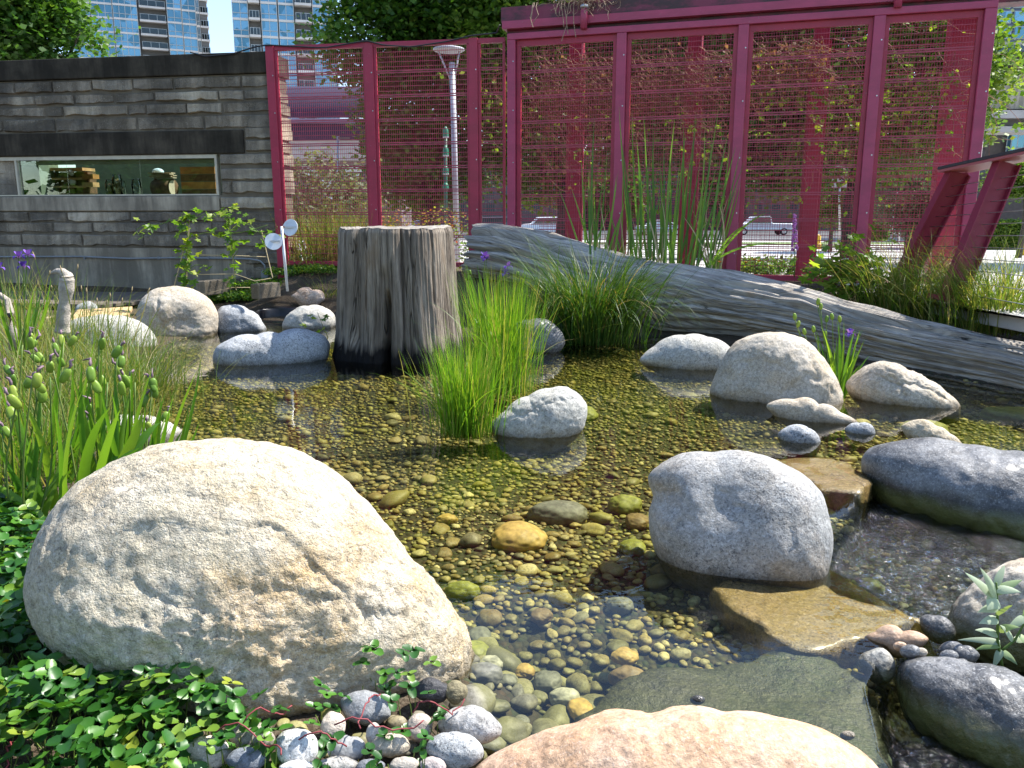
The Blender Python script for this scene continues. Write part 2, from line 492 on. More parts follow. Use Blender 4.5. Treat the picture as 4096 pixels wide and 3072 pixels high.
# ---- water: one sheet, level 0 in the pond, dropping over the stone lip into the lower pool
def m_water():
    t = NT('clear_water'); p = t.pos()
    sx = t.n('SeparateXYZ'); t.l(p, sx.inputs[0])
    low = t.n('MapRange'); low.inputs[1].default_value = -0.01; low.inputs[2].default_value = -0.06
    t.l(sx.outputs[2], low.inputs[0])
    calm = t.noise(t.mapping(p, (1, 1.0, 1)), 3.5, 3, 0.5, 0.6)
    mid = t.noise(t.mapping(p, (1, 1.6, 1)), 22, 2, 0.5, 0.5)
    rough = t.math('ADD', t.noise(t.mapping(p, (1, 1.3, 1)), 26, 4, 0.65, 1.2), t.math('MULTIPLY', t.noise(t.mapping(p, (1, 1.5, 1)), 75, 3, 0.6, 0.5), 0.5))
    # ripples run near the spill only
    wv = t.n('VectorMath', operation='DISTANCE'); t.l(p, wv.inputs[0]); wv.inputs[1].default_value = tuple(onz(3350, 2480))
    dist = wv.outputs[1]
    near = t.ramp(t.math('DIVIDE', dist, 1.3), [(0.15, 1.0), (0.6, 0.0)])
    ring = t.math('SINE', t.math('ADD', t.math('MULTIPLY', dist, 150), t.math('MULTIPLY', calm, 60)))
    ringh = t.math('MULTIPLY', t.math('MULTIPLY', t.math('MULTIPLY', ring, near), t.ramp(mid, [(0.42, 0.0), (0.62, 1.0)])), 0.004)
    h = t.math('ADD', t.math('MULTIPLY', calm, 0.035), t.math('MULTIPLY', mid, 0.006))
    h = t.math('ADD', h, ringh)
    h = t.math('ADD', h, t.math('MULTIPLY', t.math('MULTIPLY', rough, low.outputs[0]), 0.2))
    nb = t.bump(h, 1.0, 0.05)
    tr = t.n('BsdfTransparent'); t.l(t.mix(low.outputs[0], (0.99, 0.99, 0.95), (0.58, 0.62, 0.54)), tr.inputs[0])
    gl = t.n('BsdfGlossy'); t.l(t.mix(low.outputs[0], 0.02, 0.065), gl.inputs['Roughness']); t.l(nb, gl.inputs['Normal'])
    gl.inputs[0].default_value = (1, 1, 1, 1)
    fr = t.n('Fresnel'); fr.inputs[0].default_value = 1.34; t.l(nb, fr.inputs['Normal'])
    mx = t.n('MixShader'); t.l(fr.outputs[0], mx.inputs[0]); t.l(tr.outputs[0], mx.inputs[1]); t.l(gl.outputs[0], mx.inputs[2])
    t.l(mx.outputs[0], t.out.inputs[0])
    va = t.n('VolumeAbsorption'); va.inputs[0].default_value = (0.66, 0.70, 0.10, 1); va.inputs[1].default_value = 2.2
    t.l(va.outputs[0], t.out.inputs[1])
    return t.m
wx = np.concatenate([np.arange(-4.2, 0.2, 0.12), np.arange(0.2, 0.75, 0.025), np.arange(0.75, 2.4, 0.011), np.arange(2.4, 7.2, 0.15)])
wy = np.concatenate([np.arange(0.5, 1.2, 0.12), np.arange(1.2, 3.8, 0.011), np.arange(3.8, 4.6, 0.025), np.arange(4.6, 9.6, 0.15)])
X, Yg = np.meshgrid(wx, wy)
Zw = water_z(X, Yg)
lowf = lower_f(X, Yg)
w3 = lambda k, z: np.stack([X * k, Yg * k * 1.35, X * 0 + z], -1)
Zw = Zw + lowf * (0.010 * fbm(w3(10, 0), 2) + 0.010 * fbm(w3(24, 5), 2) + 0.0018 * fbm(w3(52, 9), 2))
casc = sum(np.exp(-((X - onz(*q)[0]) ** 2 + (Yg - onz(*q)[1]) ** 2) / 0.2 ** 2) for q in ((3380, 2050), (3560, 2400), (3480, 2260), (3600, 2740)))
Zw = Zw + lowf * casc * (0.012 * fbm(w3(26, 15), 2) + 0.002 * fbm(w3(60, 19), 2))
film = np.exp(-((X - onz(3330, 2440)[0]) ** 2 + (Yg - onz(3330, 2440)[1]) ** 2) / 0.24 ** 2) * (1 - lowf)        # wrinkled film over the slab
Zw = Zw + film * (0.0022 * fbm(w3(34, 3), 2) + 0.006)
nx, ny = len(wx), len(wy)
ii, jj = np.meshgrid(np.arange(nx - 1), np.arange(ny - 1))
k0 = (jj * nx + ii).ravel()
WF = np.stack([k0, k0 + 1, k0 + nx + 1, k0 + nx], -1)
WV = np.stack([X, Yg, Zw], -1).reshape(-1, 3)
c = WV[WF].mean(1)
WF = WF[poly_sd(POND, c[:, 0], c[:, 1]) > -0.25]
tag(link('water', mesh_np('water', WV, WF, m_water(), True)), kind='structure')

# ---- pond-bed pebbles
def ico(level):
    import bmesh
    bm = bmesh.new(); bmesh.ops.create_icosphere(bm, subdivisions=level, radius=1.0)
    V = np.array([v.co[:] for v in bm.verts]); F = np.array([[v.index for v in f.verts] for f in bm.faces]); bm.free()
    return V, F
ICO = {l: ico(l) for l in (1, 2, 3, 4, 5, 6, 7)}

def m_pebble(name, stops, wet=True, alg=0.45):
    t = NT(name); p = t.pos()
    r = t.math('FRACT', t.math('ADD', t.attr('rnd'), t.rnd()))
    c = t.ramp(r, stops, 'LINEAR')
    o = t.obj()
    n = t.noise(p, 130, 3, 0.7)
    c = t.mix(1.0, c, (1.04, 1.02, 0.86), 'MULTIPLY')
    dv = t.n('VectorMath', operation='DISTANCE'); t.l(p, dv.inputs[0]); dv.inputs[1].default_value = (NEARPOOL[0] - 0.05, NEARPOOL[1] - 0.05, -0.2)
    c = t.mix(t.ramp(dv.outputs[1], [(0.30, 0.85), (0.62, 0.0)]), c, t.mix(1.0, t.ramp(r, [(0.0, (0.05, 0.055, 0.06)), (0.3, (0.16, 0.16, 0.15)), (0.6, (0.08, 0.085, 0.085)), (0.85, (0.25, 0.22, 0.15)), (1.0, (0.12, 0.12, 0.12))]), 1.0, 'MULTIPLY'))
    c = t.mix(t.math('MULTIPLY', t.ramp(n, [(0.40, 0.8), (0.52, 0.0)]), 0.6), c, (0.05, 0.045, 0.03))
    c = t.mix(t.math('MULTIPLY', t.ramp(t.noise(p, 30, 3), [(0.5, 0.0), (0.65, 0.5)]), 0.5), c, (0.50, 0.47, 0.36))
    if alg: c = t.mix(t.math('MULTIPLY', t.ramp(t.noise(p, 1.7, 3, 0.6, 0.6), [(0.45, 0.0), (0.62, 1.0)]), alg), c, (0.24, 0.24, 0.03))
    t.col(c); t.rough(0.55); t.spec(0.3)
    t.nrm(t.bump(n, 0.25, 0.004))
    return t.m
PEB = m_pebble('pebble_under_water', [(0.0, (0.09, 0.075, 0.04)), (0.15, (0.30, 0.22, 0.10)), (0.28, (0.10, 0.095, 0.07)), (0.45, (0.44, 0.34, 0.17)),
                                      (0.58, (0.16, 0.10, 0.045)), (0.72, (0.36, 0.30, 0.18)), (0.86, (0.13, 0.12, 0.09)), (0.95, (0.62, 0.54, 0.36)), (1.0, (0.26, 0.18, 0.08))])

def visible_bed(n, rng):
    """pebble spots, sampled so that the bed is evenly covered"""
    out = []
    x = rng.uniform(-3.4, 3.6, n); y = 1.25 + (8.2 - 1.25) * rng.random(n)
    s = poly_sd(POND, x, y)
    lowp = lower_f(x, y)
    keep = (s > 0.03) & (rng.random(n) > lowp * 0.8) & (x < y * 0.66 + 0.3) & (x > -y * 0.66 - 0.3)
    return x[keep], y[keep]
def dart(x, y, r, cell=0.12):
    """keep pebbles that do not overlap much (biggest first)"""
    order = np.argsort(-r); grid = {}; keep = []
    for i in order:
        gx_, gy_ = int(x[i] / cell), int(y[i] / cell); ok = True
        for a in (-1, 0, 1):
            for b in (-1, 0, 1):
                for j in grid.get((gx_ + a, gy_ + b), ()):
                    if (x[i] - x[j]) ** 2 + (y[i] - y[j]) ** 2 < (0.80 * (r[i] + r[j])) ** 2: ok = False; break
                if not ok: break
            if not ok: break
        if ok: grid.setdefault((gx_, gy_), []).append(i); keep.append(i)
    return np.array(keep)
px_, py_ = visible_bed(80000, RNG)
npn = np.exp(-(((px_ - NEARPOOL[0]) / 0.40) ** 2 + ((py_ - NEARPOOL[1]) / 0.40) ** 2))
pr = 0.0090 * np.exp(RNG.normal(0, 0.44, len(px_))) * (1 + 0.9 * npn)
big = RNG.random(len(px_)) < 0.014 + 0.09 * npn
pr[big] *= RNG.uniform(1.5, 2.5, big.sum())
pr = np.minimum(pr, 0.055)
kp = dart(px_, py_, pr)
px_, py_, pr = px_[kp], py_[kp], pr[kp]
pz = ground_h(px_, py_) + pr * 0.30
app = pr / np.hypot(np.hypot(px_, py_), CH)                     # apparent size
inview = (np.abs(px_) < py_ * 0.62)
dep = (py_ * COST - (pz - CH) * SINT)
vrow = 1536 - FPX * ((py_ * SINT + (pz - CH) * COST) / dep)
inview &= (vrow < 2950) & (px_ * FPX / dep + 2048 > 1500) & (px_ * FPX / dep + 2048 < 3500)
rank = np.argsort(-np.where(inview, app, 0))
single = set(rank[:280].tolist())

def peb_shape(level, seed):
    V, F = ICO[level]
    V = V * (1 + 0.16 * vnoise(V * 1.3 + seed * 7.7)[:, None] + 0.05 * vnoise(V * 3 + seed)[:, None])
    return V, F
SHAPES = [peb_shape(3, k) for k in range(6)]
peb_me = [mesh_np('pebble', V, F, PEB, True) for V, F in SHAPES]
words = {0: 'small', 1: 'mid-sized', 2: 'large'}
place = lambda x, y: ('in shallow water beside the wet slab' if x > 0.35 and y < 2.9 else
                      'in the near pool beside the huge boulder' if y < 2.35 else
                      'on the pond bed between the near boulders' if y < 3.3 else 'on the pond bed near the rush clump')
for i in rank[:280]:
    k = int(RNG.integers(6))
    o = bpy.data.objects.new('pebble', peb_me[k]); COL.objects.link(o)
    o.location = (px_[i], py_[i], pz[i]); r = pr[i]
    o.scale = (r * RNG.uniform(1.0, 1.5), r * RNG.uniform(0.8, 1.1), r * RNG.uniform(0.45, 0.72))
    o.rotation_euler = (RNG.normal(0, 0.15), RNG.normal(0, 0.15), RNG.uniform(0, 6.28))
    sz = 2 if r > 0.034 else 1 if r > 0.02 else 0
    tag(o, f'{words[sz]} rounded river pebble lying {place(px_[i], py_[i])}', 'pebble',
        f'{words[sz]} pebbles {place(px_[i], py_[i])}')
rest = np.array([i for i in range(len(pr)) if i not in single])
def pebble_mass(idx, level):
    V0 = [peb_shape(level, k)[0] for k in range(6)]; F0 = ICO[level][1]
    n = len(idx); nv = len(V0[0])
    base = np.stack(V0)[RNG.integers(0, 6, n)]
    sc = np.stack([pr[idx] * RNG.uniform(1.0, 1.55, n), pr[idx] * RNG.uniform(0.8, 1.1, n), pr[idx] * RNG.uniform(0.45, 0.72, n)], -1)
    base = base * sc[:, None, :]
    a = RNG.uniform(0, 6.28, n); ca, sa = np.cos(a)[:, None], np.sin(a)[:, None]
    xx = base[..., 0] * ca - base[..., 1] * sa; yy = base[..., 0] * sa + base[..., 1] * ca
    V = np.stack([xx + px_[idx][:, None], yy + py_[idx][:, None], base[..., 2] + pz[idx][:, None]], -1).reshape(-1, 3)
    F = (F0[None] + (np.arange(n) * nv)[:, None, None]).reshape(-1, 3)
    return V, F, np.repeat(RNG.random(n), nv)
V1, F1, a1 = pebble_mass(rest[py_[rest] < 4.3], 2)
V2, F2, a2 = pebble_mass(rest[py_[rest] >= 4.3], 1)
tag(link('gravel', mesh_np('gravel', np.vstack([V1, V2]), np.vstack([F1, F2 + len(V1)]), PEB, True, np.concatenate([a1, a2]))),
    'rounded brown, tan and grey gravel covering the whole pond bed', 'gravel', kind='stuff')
# ================================================================== THE STONE WALL WITH ITS DISPLAY WINDOW
EW = np.array((1.0, MAG_M, 0)); EW /= np.linalg.norm(EW)          # along the wall, to the right
NW = np.array((MAG_M, -1.0, 0)); NW /= np.linalg.norm(NW)         # out of the wall, towards the pond
OW = np.array((0.0, MAG_Y0, 0.0))
EP = np.array((1.0, PER_M, 0)); EP /= np.linalg.norm(EP)
NP_ = np.array((PER_M, -1.0, 0)); NP_ /= np.linalg.norm(NP_)
OP = np.array((0.0, PER_Y0, 0.0))
ZV = np.array((0, 0, 1.0))
def ws(px, py):                                                    # wall coordinates (s along, z)
    p = A(px, py); return float((p - OW) @ EW), float(p[2])
def wp(s, z, o=0.0): return OW + EW * s + NW * o + ZV * z           # o: out of the wall
def ps_(px, py):
    p = B(px, py); return float((p - OP) @ EP), float(p[2])
def pp(s, z, o=0.0): return OP + EP * s + NP_ * o + ZV * z

def m_conc(name, c, stain, sc=1.0, streak=True, pits=0.5):
    t = NT(name); p = t.pos()
    n = t.noise(p, 2.2 * sc, 6, 0.65)
    col = t.mix(t.ramp(n, [(0.35, 0.0), (0.65, 1.0)]), stain, c)
    if streak:
        s = t.noise(t.mapping(p, (3.5, 3.5, 0.5)), 1.0, 5, 0.7)
        col = t.mix(t.ramp(s, [(0.42, 0.7), (0.62, 0.0)]), col, tuple(v * 0.45 for v in stain))
    if pits:
        v = t.voro(p, 55); big = t.noise(p, 5, 3)
        f = t.math('MULTIPLY', t.ramp(v, [(0.18, 1.0), (0.30, 0.0)]), t.ramp(big, [(0.4, 0.2), (0.6, 1.0)]))
        col = t.mix(t.math('MULTIPLY', f, pits), col, (0.015, 0.015, 0.015))
        v2 = t.noise(p, 75, 3, 0.7)
        col = t.mix(t.ramp(v2, [(0.6, 0.0), (0.72, 0.5)]), col, (0.5, 0.5, 0.48))
        t.nrm(t.bump(t.math('SUBTRACT', t.noise(p, 30, 4), f), 0.7, 0.012))
    else: t.nrm(t.bump(t.noise(p, 30, 4), 0.35, 0.01))
    orr = t.ramp(t.rnd(), [(0.0, 0.82), (1.0, 1.18)])
    if pits: col = t.mix(1.0, col, orr, 'MULTIPLY')
    col = t.mix(1.0, col, (1.28, 1.16, 0.98), 'MULTIPLY')
    dk_ = t.noise(t.mapping(p, (0.6, 0.6, 1.2), (3, 1, 7)), 2.0, 4, 0.6)
    if pits: col = t.mix(t.ramp(dk_, [(0.38, 0.6), (0.54, 0.0)]), col, tuple(v * 0.35 for v in stain))
    t.col(col); t.rough(0.9); t.spec(0.2)
    return t.m
M_ST = [m_conc('stone_grey', (0.38, 0.355, 0.31), (0.20, 0.185, 0.165)), m_conc('stone_dark', (0.27, 0.25, 0.22), (0.13, 0.12, 0.105)),
        m_conc('stone_pale', (0.50, 0.47, 0.41), (0.28, 0.26, 0.23)), m_conc('stone_mid', (0.32, 0.295, 0.26), (0.16, 0.148, 0.13))]
M_DARKC = m_conc('stained_dark_concrete', (0.075, 0.068, 0.058), (0.028, 0.026, 0.022), pits=0)
M_CONC = m_conc('grey_concrete', (0.38, 0.36, 0.32), (0.21, 0.20, 0.18), pits=0)
M_MORT = m_conc('recessed_mortar', (0.15, 0.14, 0.12), (0.07, 0.065, 0.06), streak=False, pits=0)
M_FRAME = m_plain('cream_window_frame', (0.55, 0.50, 0.38), 0.6)

wall = thing('stone_wall', 'low dark weathered stone wall with a long display window beside the red fence', 'wall', wp(-5, 0.1))
sR = ws(1090, 400)[0]; sL = -9.0
zc = lambda crop, px=0: ws(px, crop * 0.5425)[1]
Z_TOP, Z_CAP = 3.245, 2.985
z_lt, z_lb = zc(985), zc(1160)             # lintel top, bottom
z_wt, z_wb = z_lb, zc(1447)                # window opening
z_sb = zc(1560)                            # sill band bottom
z_base = zc(985 / 0.5425)                  # top of the concrete plinth
sWin0, sWin1 = ws(60, 700)[0], ws(868, 700)[0]
TK = 0.52                                  # wall thickness
def wbox(mb, s0, s1, z0, z1, o0, o1):
    mb.hexa([wp(s0, z0, o1), wp(s1, z0, o1), wp(s1, z0, o0), wp(s0, z0, o0), wp(s0, z1, o1), wp(s1, z1, o1), wp(s1, z1, o0), wp(s0, z1, o0)])
m = MB()                                                            # core behind the stones
wbox(m, sL, sR - 0.03, z_wt, Z_CAP, -TK + 0.03, -0.014); wbox(m, sL, sR - 0.03, -0.2, z_wb, -TK + 0.03, -0.014); wbox(m, sWin1 + 0.05, sR - 0.03, z_wb + .001, z_wt - .001, -TK + 0.03, -0.015)
m.build('core', M_MORT, wall)
m = MB(); wbox(m, sL, sR, Z_CAP + 0.004, Z_TOP, -TK - 0.02, 0.03); bevel(m.build('coping', M_DARKC, wall), 0.012)
sLint = ws(975, 560)[0]
m = MB(); wbox(m, sL, sLint, z_lb + 0.01, z_lt - 0.008, -0.2, 0.012); bevel(m.build('lintel', M_DARKC, wall), 0.01)
sSill = ws(878, 810)[0]
m = MB(); wbox(m, sL, sSill, z_sb + 0.006, z_wb - 0.012, -0.2, 0.018); bevel(m.build('sill', M_CONC, wall), 0.01)
m = MB(); wbox(m, sL, sR - 0.4, -0.2, z_base - 0.012, -0.2, 0.006); m.build('plinth', M_CONC, wall)

def stone(s0, s1, z0, z1, mat, out, parent=wall, end=False):
    """one rough block: straight top, broken lower edge, face bulging a little"""
    n = max(4, int((s1 - s0) / 0.07)); rows = 4
    S = np.linspace(s0 + 0.012, s1 - 0.012, n + 1); S[1] = S[0] + 0.016; S[-2] = S[-1] - 0.016; V = []; fr_ = (0, 0.09, 0.5, 0.93, 1); sd_ = RNG.uniform(0, 99)
    for r in range(rows + 1):
        f = fr_[r]
        for k, s in enumerate(S):
            jag = 0.024 * fbm([[s * 5 + sd_, sd_, 0]], 3)[0] + 0.012 * vnoise([[s * 17, sd_, 3]])[0]
            zb = z0 + 0.012 + abs(jag) * 1.1; zt = z1 - 0.006 + jag * 0.2
            z = zb + (zt - zb) * f
            edge = min(f, 1 - f, k / n * 3, (1 - k / n) * 3)
            o = out + 0.012 * fbm([[s * 6, z * 8, sd_]], 3)[0] - (0.022 if edge == 0 else 0) - (0.003 if r == 0 else 0)
            V.append(wp(s, z, o))
    n1 = n + 1
    Q = [(r * n1 + k, r * n1 + k + 1, (r + 1) * n1 + k + 1, (r + 1) * n1 + k) for r in range(rows) for k in range(n)]
    b = len(V); ring = list(range(n1)) + [r * n1 + n for r in range(1, rows + 1)] + [rows * n1 + k for k in range(n - 1, -1, -1)] + [r * n1 for r in range(rows - 1, 0, -1)]
    back = -TK if end else -0.10
    for i in ring:
        p = V[i]; V.append(p + NW * (back - (p - OW) @ NW))
    m_ = len(ring)
    Q += [(ring[i], b + i, b + (i + 1) % m_, ring[(i + 1) % m_]) for i in range(m_)]
    me = mesh_np('stone', np.array(V), np.array(Q), mat)
    link('stone', me, parent)

def course(y0c, y1c, cuts, mats, lo=sL, hi=None):
    z1, z0 = zc(y0c), zc(y1c)
    hi = sR if hi is None else hi
    C = [lo] + [ws(c * 0.5425, (y0c + y1c) / 2 * 0.5425)[0] for c in cuts] + [hi]
    for k in range(len(C) - 1):
        last = C[k + 1] >= sR - 1e-6
        mt = mats[k % len(mats)]
        seg = C[k + 1] - C[k]
        stone(C[k], C[k + 1] + (RNG.uniform(-.03, .03) if last else 0), z0, z1, M_ST[mt], 0.01 + RNG.uniform(-0.012, 0.022), end=last)
course(612, 705, [-700, -300, 115, 388, 680, 980, 1280, 1780], [1, 3, 3, 1, 3, 0, 3, 1, 3])
course(712, 792, [-500, -200, 258, 548, 845, 1145, 1615, 1800], [3, 1, 0, 3, 3, 1, 2, 0, 0])
course(796, 880, [-600, -100, 335, 470, 945, 1080, 1380, 1640], [3, 1, 1, 3, 2, 1, 3, 0, 1])
course(884, 990, [-650, -300, 25, 410, 700, 1010, 1505], [1, 3, 3, 1, 3, 3, 1, 3])
zq = [(965, 1050), (1055, 1135), (1150, 1228), (1250, 1335), (1340, 1428), (1450, 1538)]
for q, (a_, b_) in enumerate(zq):                                   # stones beside the window
    pxl = (1800 if q < 2 else 1600) * 0.5425
    s0 = ws(pxl, 600)[0] + 0.02
    if q < 2: s0 = sLint + 0.01
    elif q == 5: s0 = sSill + 0.01
    z1, z0 = zc(a_ + 8), zc(b_ + 16)
    if q == 4:
        sm = ws(1710 * 0.5425, 750)[0]; stone(s0, sm, z0, z1, M_ST[0], 0.012); s0 = sm
    stone(s0, sR + RNG.uniform(-.03, .03), z0, z1, M_ST[[0, 0, 0, 2, 0, 2][q]], 0.02, end=True)
f5 = lambda y: (800 + y * 0.6025) / 0.5425                           # rows below the window, read off a second crop
course(1562, 1645, [-500, -150, 215, 495, 960, 1560], [3, 1, 1, 0, 2, 0, 3])
course(f5(148), f5(222), [-400, -60, 390, 680, 1240, 1560], [3, 1, 3, 0, 0, 3, 1])
course(f5(225), f5(312), [-600, -250, 158, 605, 1060, 1540], [1, 3, 0, 0, 0, 3, 0])
course(f5(330), f5(420), [1830], [0, 0], lo=sR - 0.4)
course(f5(425), f5(510), [1830], [0, 0], lo=sR - 0.4)

# window: cream frame, glass, the display behind it
win = MB(); fw = 0.03
for (a0, a1, b0, b1) in ((sWin0 - 0.4, sWin1, z_wt - 0.045, z_wt), (sWin0 - 0.4, sWin1, z_wb, z_wb + 0.018), (sWin1 - fw, sWin1, z_wb + .019, z_wt - .046), (sWin0, sWin0 + fw, z_wb + .019, z_wt - .046)):
    wbox(win, a0, a1, b0, b1, -0.09, -0.012)
wf = win.build('window', M_FRAME, wall)
m = MB(); wbox(m, sWin0 - .3, sWin1 - fw - .002, z_wt - 0.10, z_wt - 0.047, -0.14, -0.07); m.build('blind_box', m_plain('tan_blind_box', (0.45, 0.35, 0.20), 0.7), wf)
gm = m_glass('window_glass', (0.80, 0.88, 0.84), 1.5)
cuts = [sWin0 + fw, ws(258, 700)[0], ws(552, 700)[0], sWin1 - fw]
for k in range(3):
    m = MB(); wbox(m, cuts[k] + .003, cuts[k + 1] - .003, z_wb + 0.019, z_wt - 0.046, -0.056, -0.050); m.build('pane', gm, wf)
m = MB()
wbox(m, sL, sWin0 - 0.03, z_wb, z_wt, -0.9, -0.5)
wbox(m, sWin0 - 0.5, sWin1 + 0.12, z_wb - 0.03, z_wb, -1.9, -0.1)
wbox(m, sWin0 - 0.5, sWin1 + 0.12, z_wb, z_wt + 0.4, -2.0, -1.9)
m.build('alcove', m_plain('dark_green_interior', (0.16, 0.20, 0.14), 0.8), wall)
for k, (z0, z1) in enumerate(((zc(1190), zc(1280)), (zc(1280), zc(1360)), (zc(1360), zc(1440)))):
    stone(sL, sWin0 - 0.02, z0, z1, M_ST[2], -0.05)  # paler stone puts the sunlight on the reveal into the colour
OFS = -0.5
def wboxi(mb, s0, s1, z0, z1, o0, o1): wbox(mb, s0, s1, z0, z1, o0 + OFS, o1 + OFS)
def wpi(s, z, o=0.0): return wp(s, z, o + OFS)
# things on the sill inside
def at_win(px, py, o=-0.25):
    p = onl(px, py, MAG_Y0 + 0.0, MAG_M); d = (p - np.array((0, 0, CH))); # slide along the ray to the given depth behind the wall
    k = 1 + (-(o + OFS)) / abs(d @ NW); return np.array((0, 0, CH)) + d * k
M_WB = m_plain('bright_pine', (0.50, 0.30, 0.13), 0.7, var=0.3); M_WD = m_plain('dark_bark_wood', (0.14, 0.075, 0.035), 0.8, var=0.4, scale=20); M_WO = m_plain('orange_wood', (0.42, 0.19, 0.05), 0.6, var=0.3)
z0w = z_wb + 0.002
sv = lambda px, o=-0.3: float((at_win(px, 740, o) - OW) @ EW)
hx = thing('bee_hotel', 'brown wooden insect house of stacked compartments behind the display window', 'insect house', wpi(sv(230), z0w, -0.35))
m = MB()
for (a_, b_, y0, y1) in ((115, 350, 672, 684), (120, 350, 712, 720), (120, 345, 744, 752), (125, 340, 776, 782)):
    wboxi(m, sv(a_), sv(b_), at_win(200, y1)[2], at_win(200, y0)[2], -0.5, -0.22)
m.build('shelf', M_WB, hx)
for k, px0 in enumerate((118, 180, 245, 305)):
    m = MB(); wboxi(m, sv(px0), sv(px0 + 50), at_win(200, 774)[2], at_win(200, 688)[2], -0.48, -0.3); m.build('compartment', M_WD, hx)
for k, (px0, py0) in enumerate(((375, 706), (372, 738))):
    m = MB(); wboxi(m, sv(px0 - 25), sv(px0 + 18), at_win(300, py0 + 10)[2], at_win(300, py0 - 8)[2], -0.34, -0.2); m.build('block', M_WB if k else M_WO, hx)
for k, (px0, py0, w) in enumerate(((140, 702, 45), (110, 745, 38))):
    m = MB(); wboxi(m, sv(px0 - w), sv(px0 + w), at_win(200, py0 + 7)[2], at_win(200, py0 - 7)[2], -0.22, -0.17); bevel(m.build('handle', m_plain('black_handle', (0.03, 0.03, 0.035), 0.5) if k == 0 else M_WO, hx), 0.015)
for k, (px0, py0) in enumerate(((285, 690), (290, 728), (205, 768), (160, 688))):
    V, F = ICO[3]; r = 0.045
    me = mesh_np('pale_nest', V * (1 + 0.25 * vnoise(V * 2.5 + k)[:, None]) * r, F, m_plain('papery_white', (0.62, 0.60, 0.56), 0.9), True)
    o = link('pale_nest', me, hx, loc=Vector(at_win(px0, py0, -0.24)) - Vector(hx.location))
M_JAR = m_glass('jar_glass', (0.9, 0.92, 0.9), 1.45)
for (px0, w, top, lab, fill) in ((438, 17, 718, 'short glass jar of seeds next to the dried bouquet jar', (0.20, 0.12, 0.07)), (470, 20, 698, 'glass jar stuffed with dried straw-coloured flowers', (0.36, 0.26, 0.12)), (493, 9, 724, 'narrow empty glass jar right of the dried flowers', None), (545, 19, 716, 'empty clear glass jar left of the round log', None)):
    c0 = wpi(sv(px0), z0w, -0.3); h = at_win(px0, top, -0.3)[2] - z0w; rr = w / FPX * 11.4
    j = thing('glass_jar', lab, 'jar', c0)
    m = MB(); m.lathe(c0, [(0.0, 0.002), (rr, 0.003), (rr, h * 0.78), (rr * 0.8, h * 0.9), (rr * 0.82, h), (rr * 0.75, h), (rr * 0.72, h * 0.9), (rr * 0.92, h * 0.76), (rr * 0.92, 0.012), (0, 0.012)], 16); m.build('jar_body', M_JAR, j, True)
    if fill:
        V, F = ICO[4]; V = V * np.array((rr * 0.88, rr * 0.88, h * 0.36)) * (1 + 0.3 * vnoise(V * 7)[:, None] * (1 if fill[0] > .3 else 0.1))
        link('filling', mesh_np('filling', V + c0 + ZV * h * 0.4, F, m_plain('dried_filling', fill, 0.9, var=0.6, scale=90), True), j)
lg = thing('round_log', 'short cut log lying end-on under thin wood slips behind the window', 'log', wpi(sv(650), z0w, -0.35))
c0 = wpi(sv(668), z0w + 0.125, -0.25); m = MB(); m.tube([c0 - EW * 0.17 - NW * 0.05, c0 + EW * 0.02, c0 + EW * 0.13 + NW * 0.02], [0.118, 0.124, 0.12], 20); m.build('bark', M_WD, lg, True)
m = MB(); m.tube([c0 + EW * 0.131 + NW * 0.02, c0 + EW * 0.137 + NW * 0.02], 0.105, 20); m.build('cut_face', m_plain('pale_cut_wood', (0.55, 0.45, 0.32), 0.8), lg)
for k in range(5):
    m = MB(); cc = wpi(sv(668), z0w + 0.262 + k * 0.017, -0.25) + EW * RNG.uniform(-0.04, 0.04); a_ = RNG.uniform(-0.25, 0.25)
    m.obox(cc, (EW * math.cos(a_) + NW * math.sin(a_)) * 0.17, NW * 0.05, ZV * 0.007)
    tag(m.build('wood_slip', m_plain('grey_slip', (0.42, 0.33, 0.22), 0.8)), ['lowest', 'second lowest', 'middle', 'second highest', 'topmost'][k] + ' thin wood slip of the pile on the round log', 'wood slip', 'wood slips on the log')
V, F = ICO[4]; cc = at_win(632, 690, -0.32)
bm_ = V * np.array((0.085, 0.06, 0.06)); bm_[:, 2] = np.where(bm_[:, 2] < 0, bm_[:, 2] * 0.5, bm_[:, 2])
hm = thing('helmet', 'small white and pale blue rounded helmet above the wood slips', 'helmet', cc)
link('shell', mesh_np('shell', bm_ + cc, F, m_plain('white_blue_shell', (0.62, 0.74, 0.82), 0.3, var=0.3, scale=30), True), hm)
m = MB(); m.tube([cc - EW * 0.04 - ZV * 0.02, cc - EW * 0.05 - ZV * 0.14, cc + EW * 0.02 - ZV * 0.24], 0.02, 8); m.build('stand', M_WD, hm, True)
tp = thing('timber_panel', 'dark timber boards leaning at the right end of the display window', 'timber', wpi(sv(790, -0.5), z0w, -0.5))
for k in range(4):
    zz = z0w + 0.01 + k * 0.105; m = MB(); wboxi(m, sv(725, -0.45), sv(862, -0.45), zz, zz + 0.098, -0.50, -0.45); m.build('board', [M_WD, M_WO, M_WD, M_WO][k], tp)

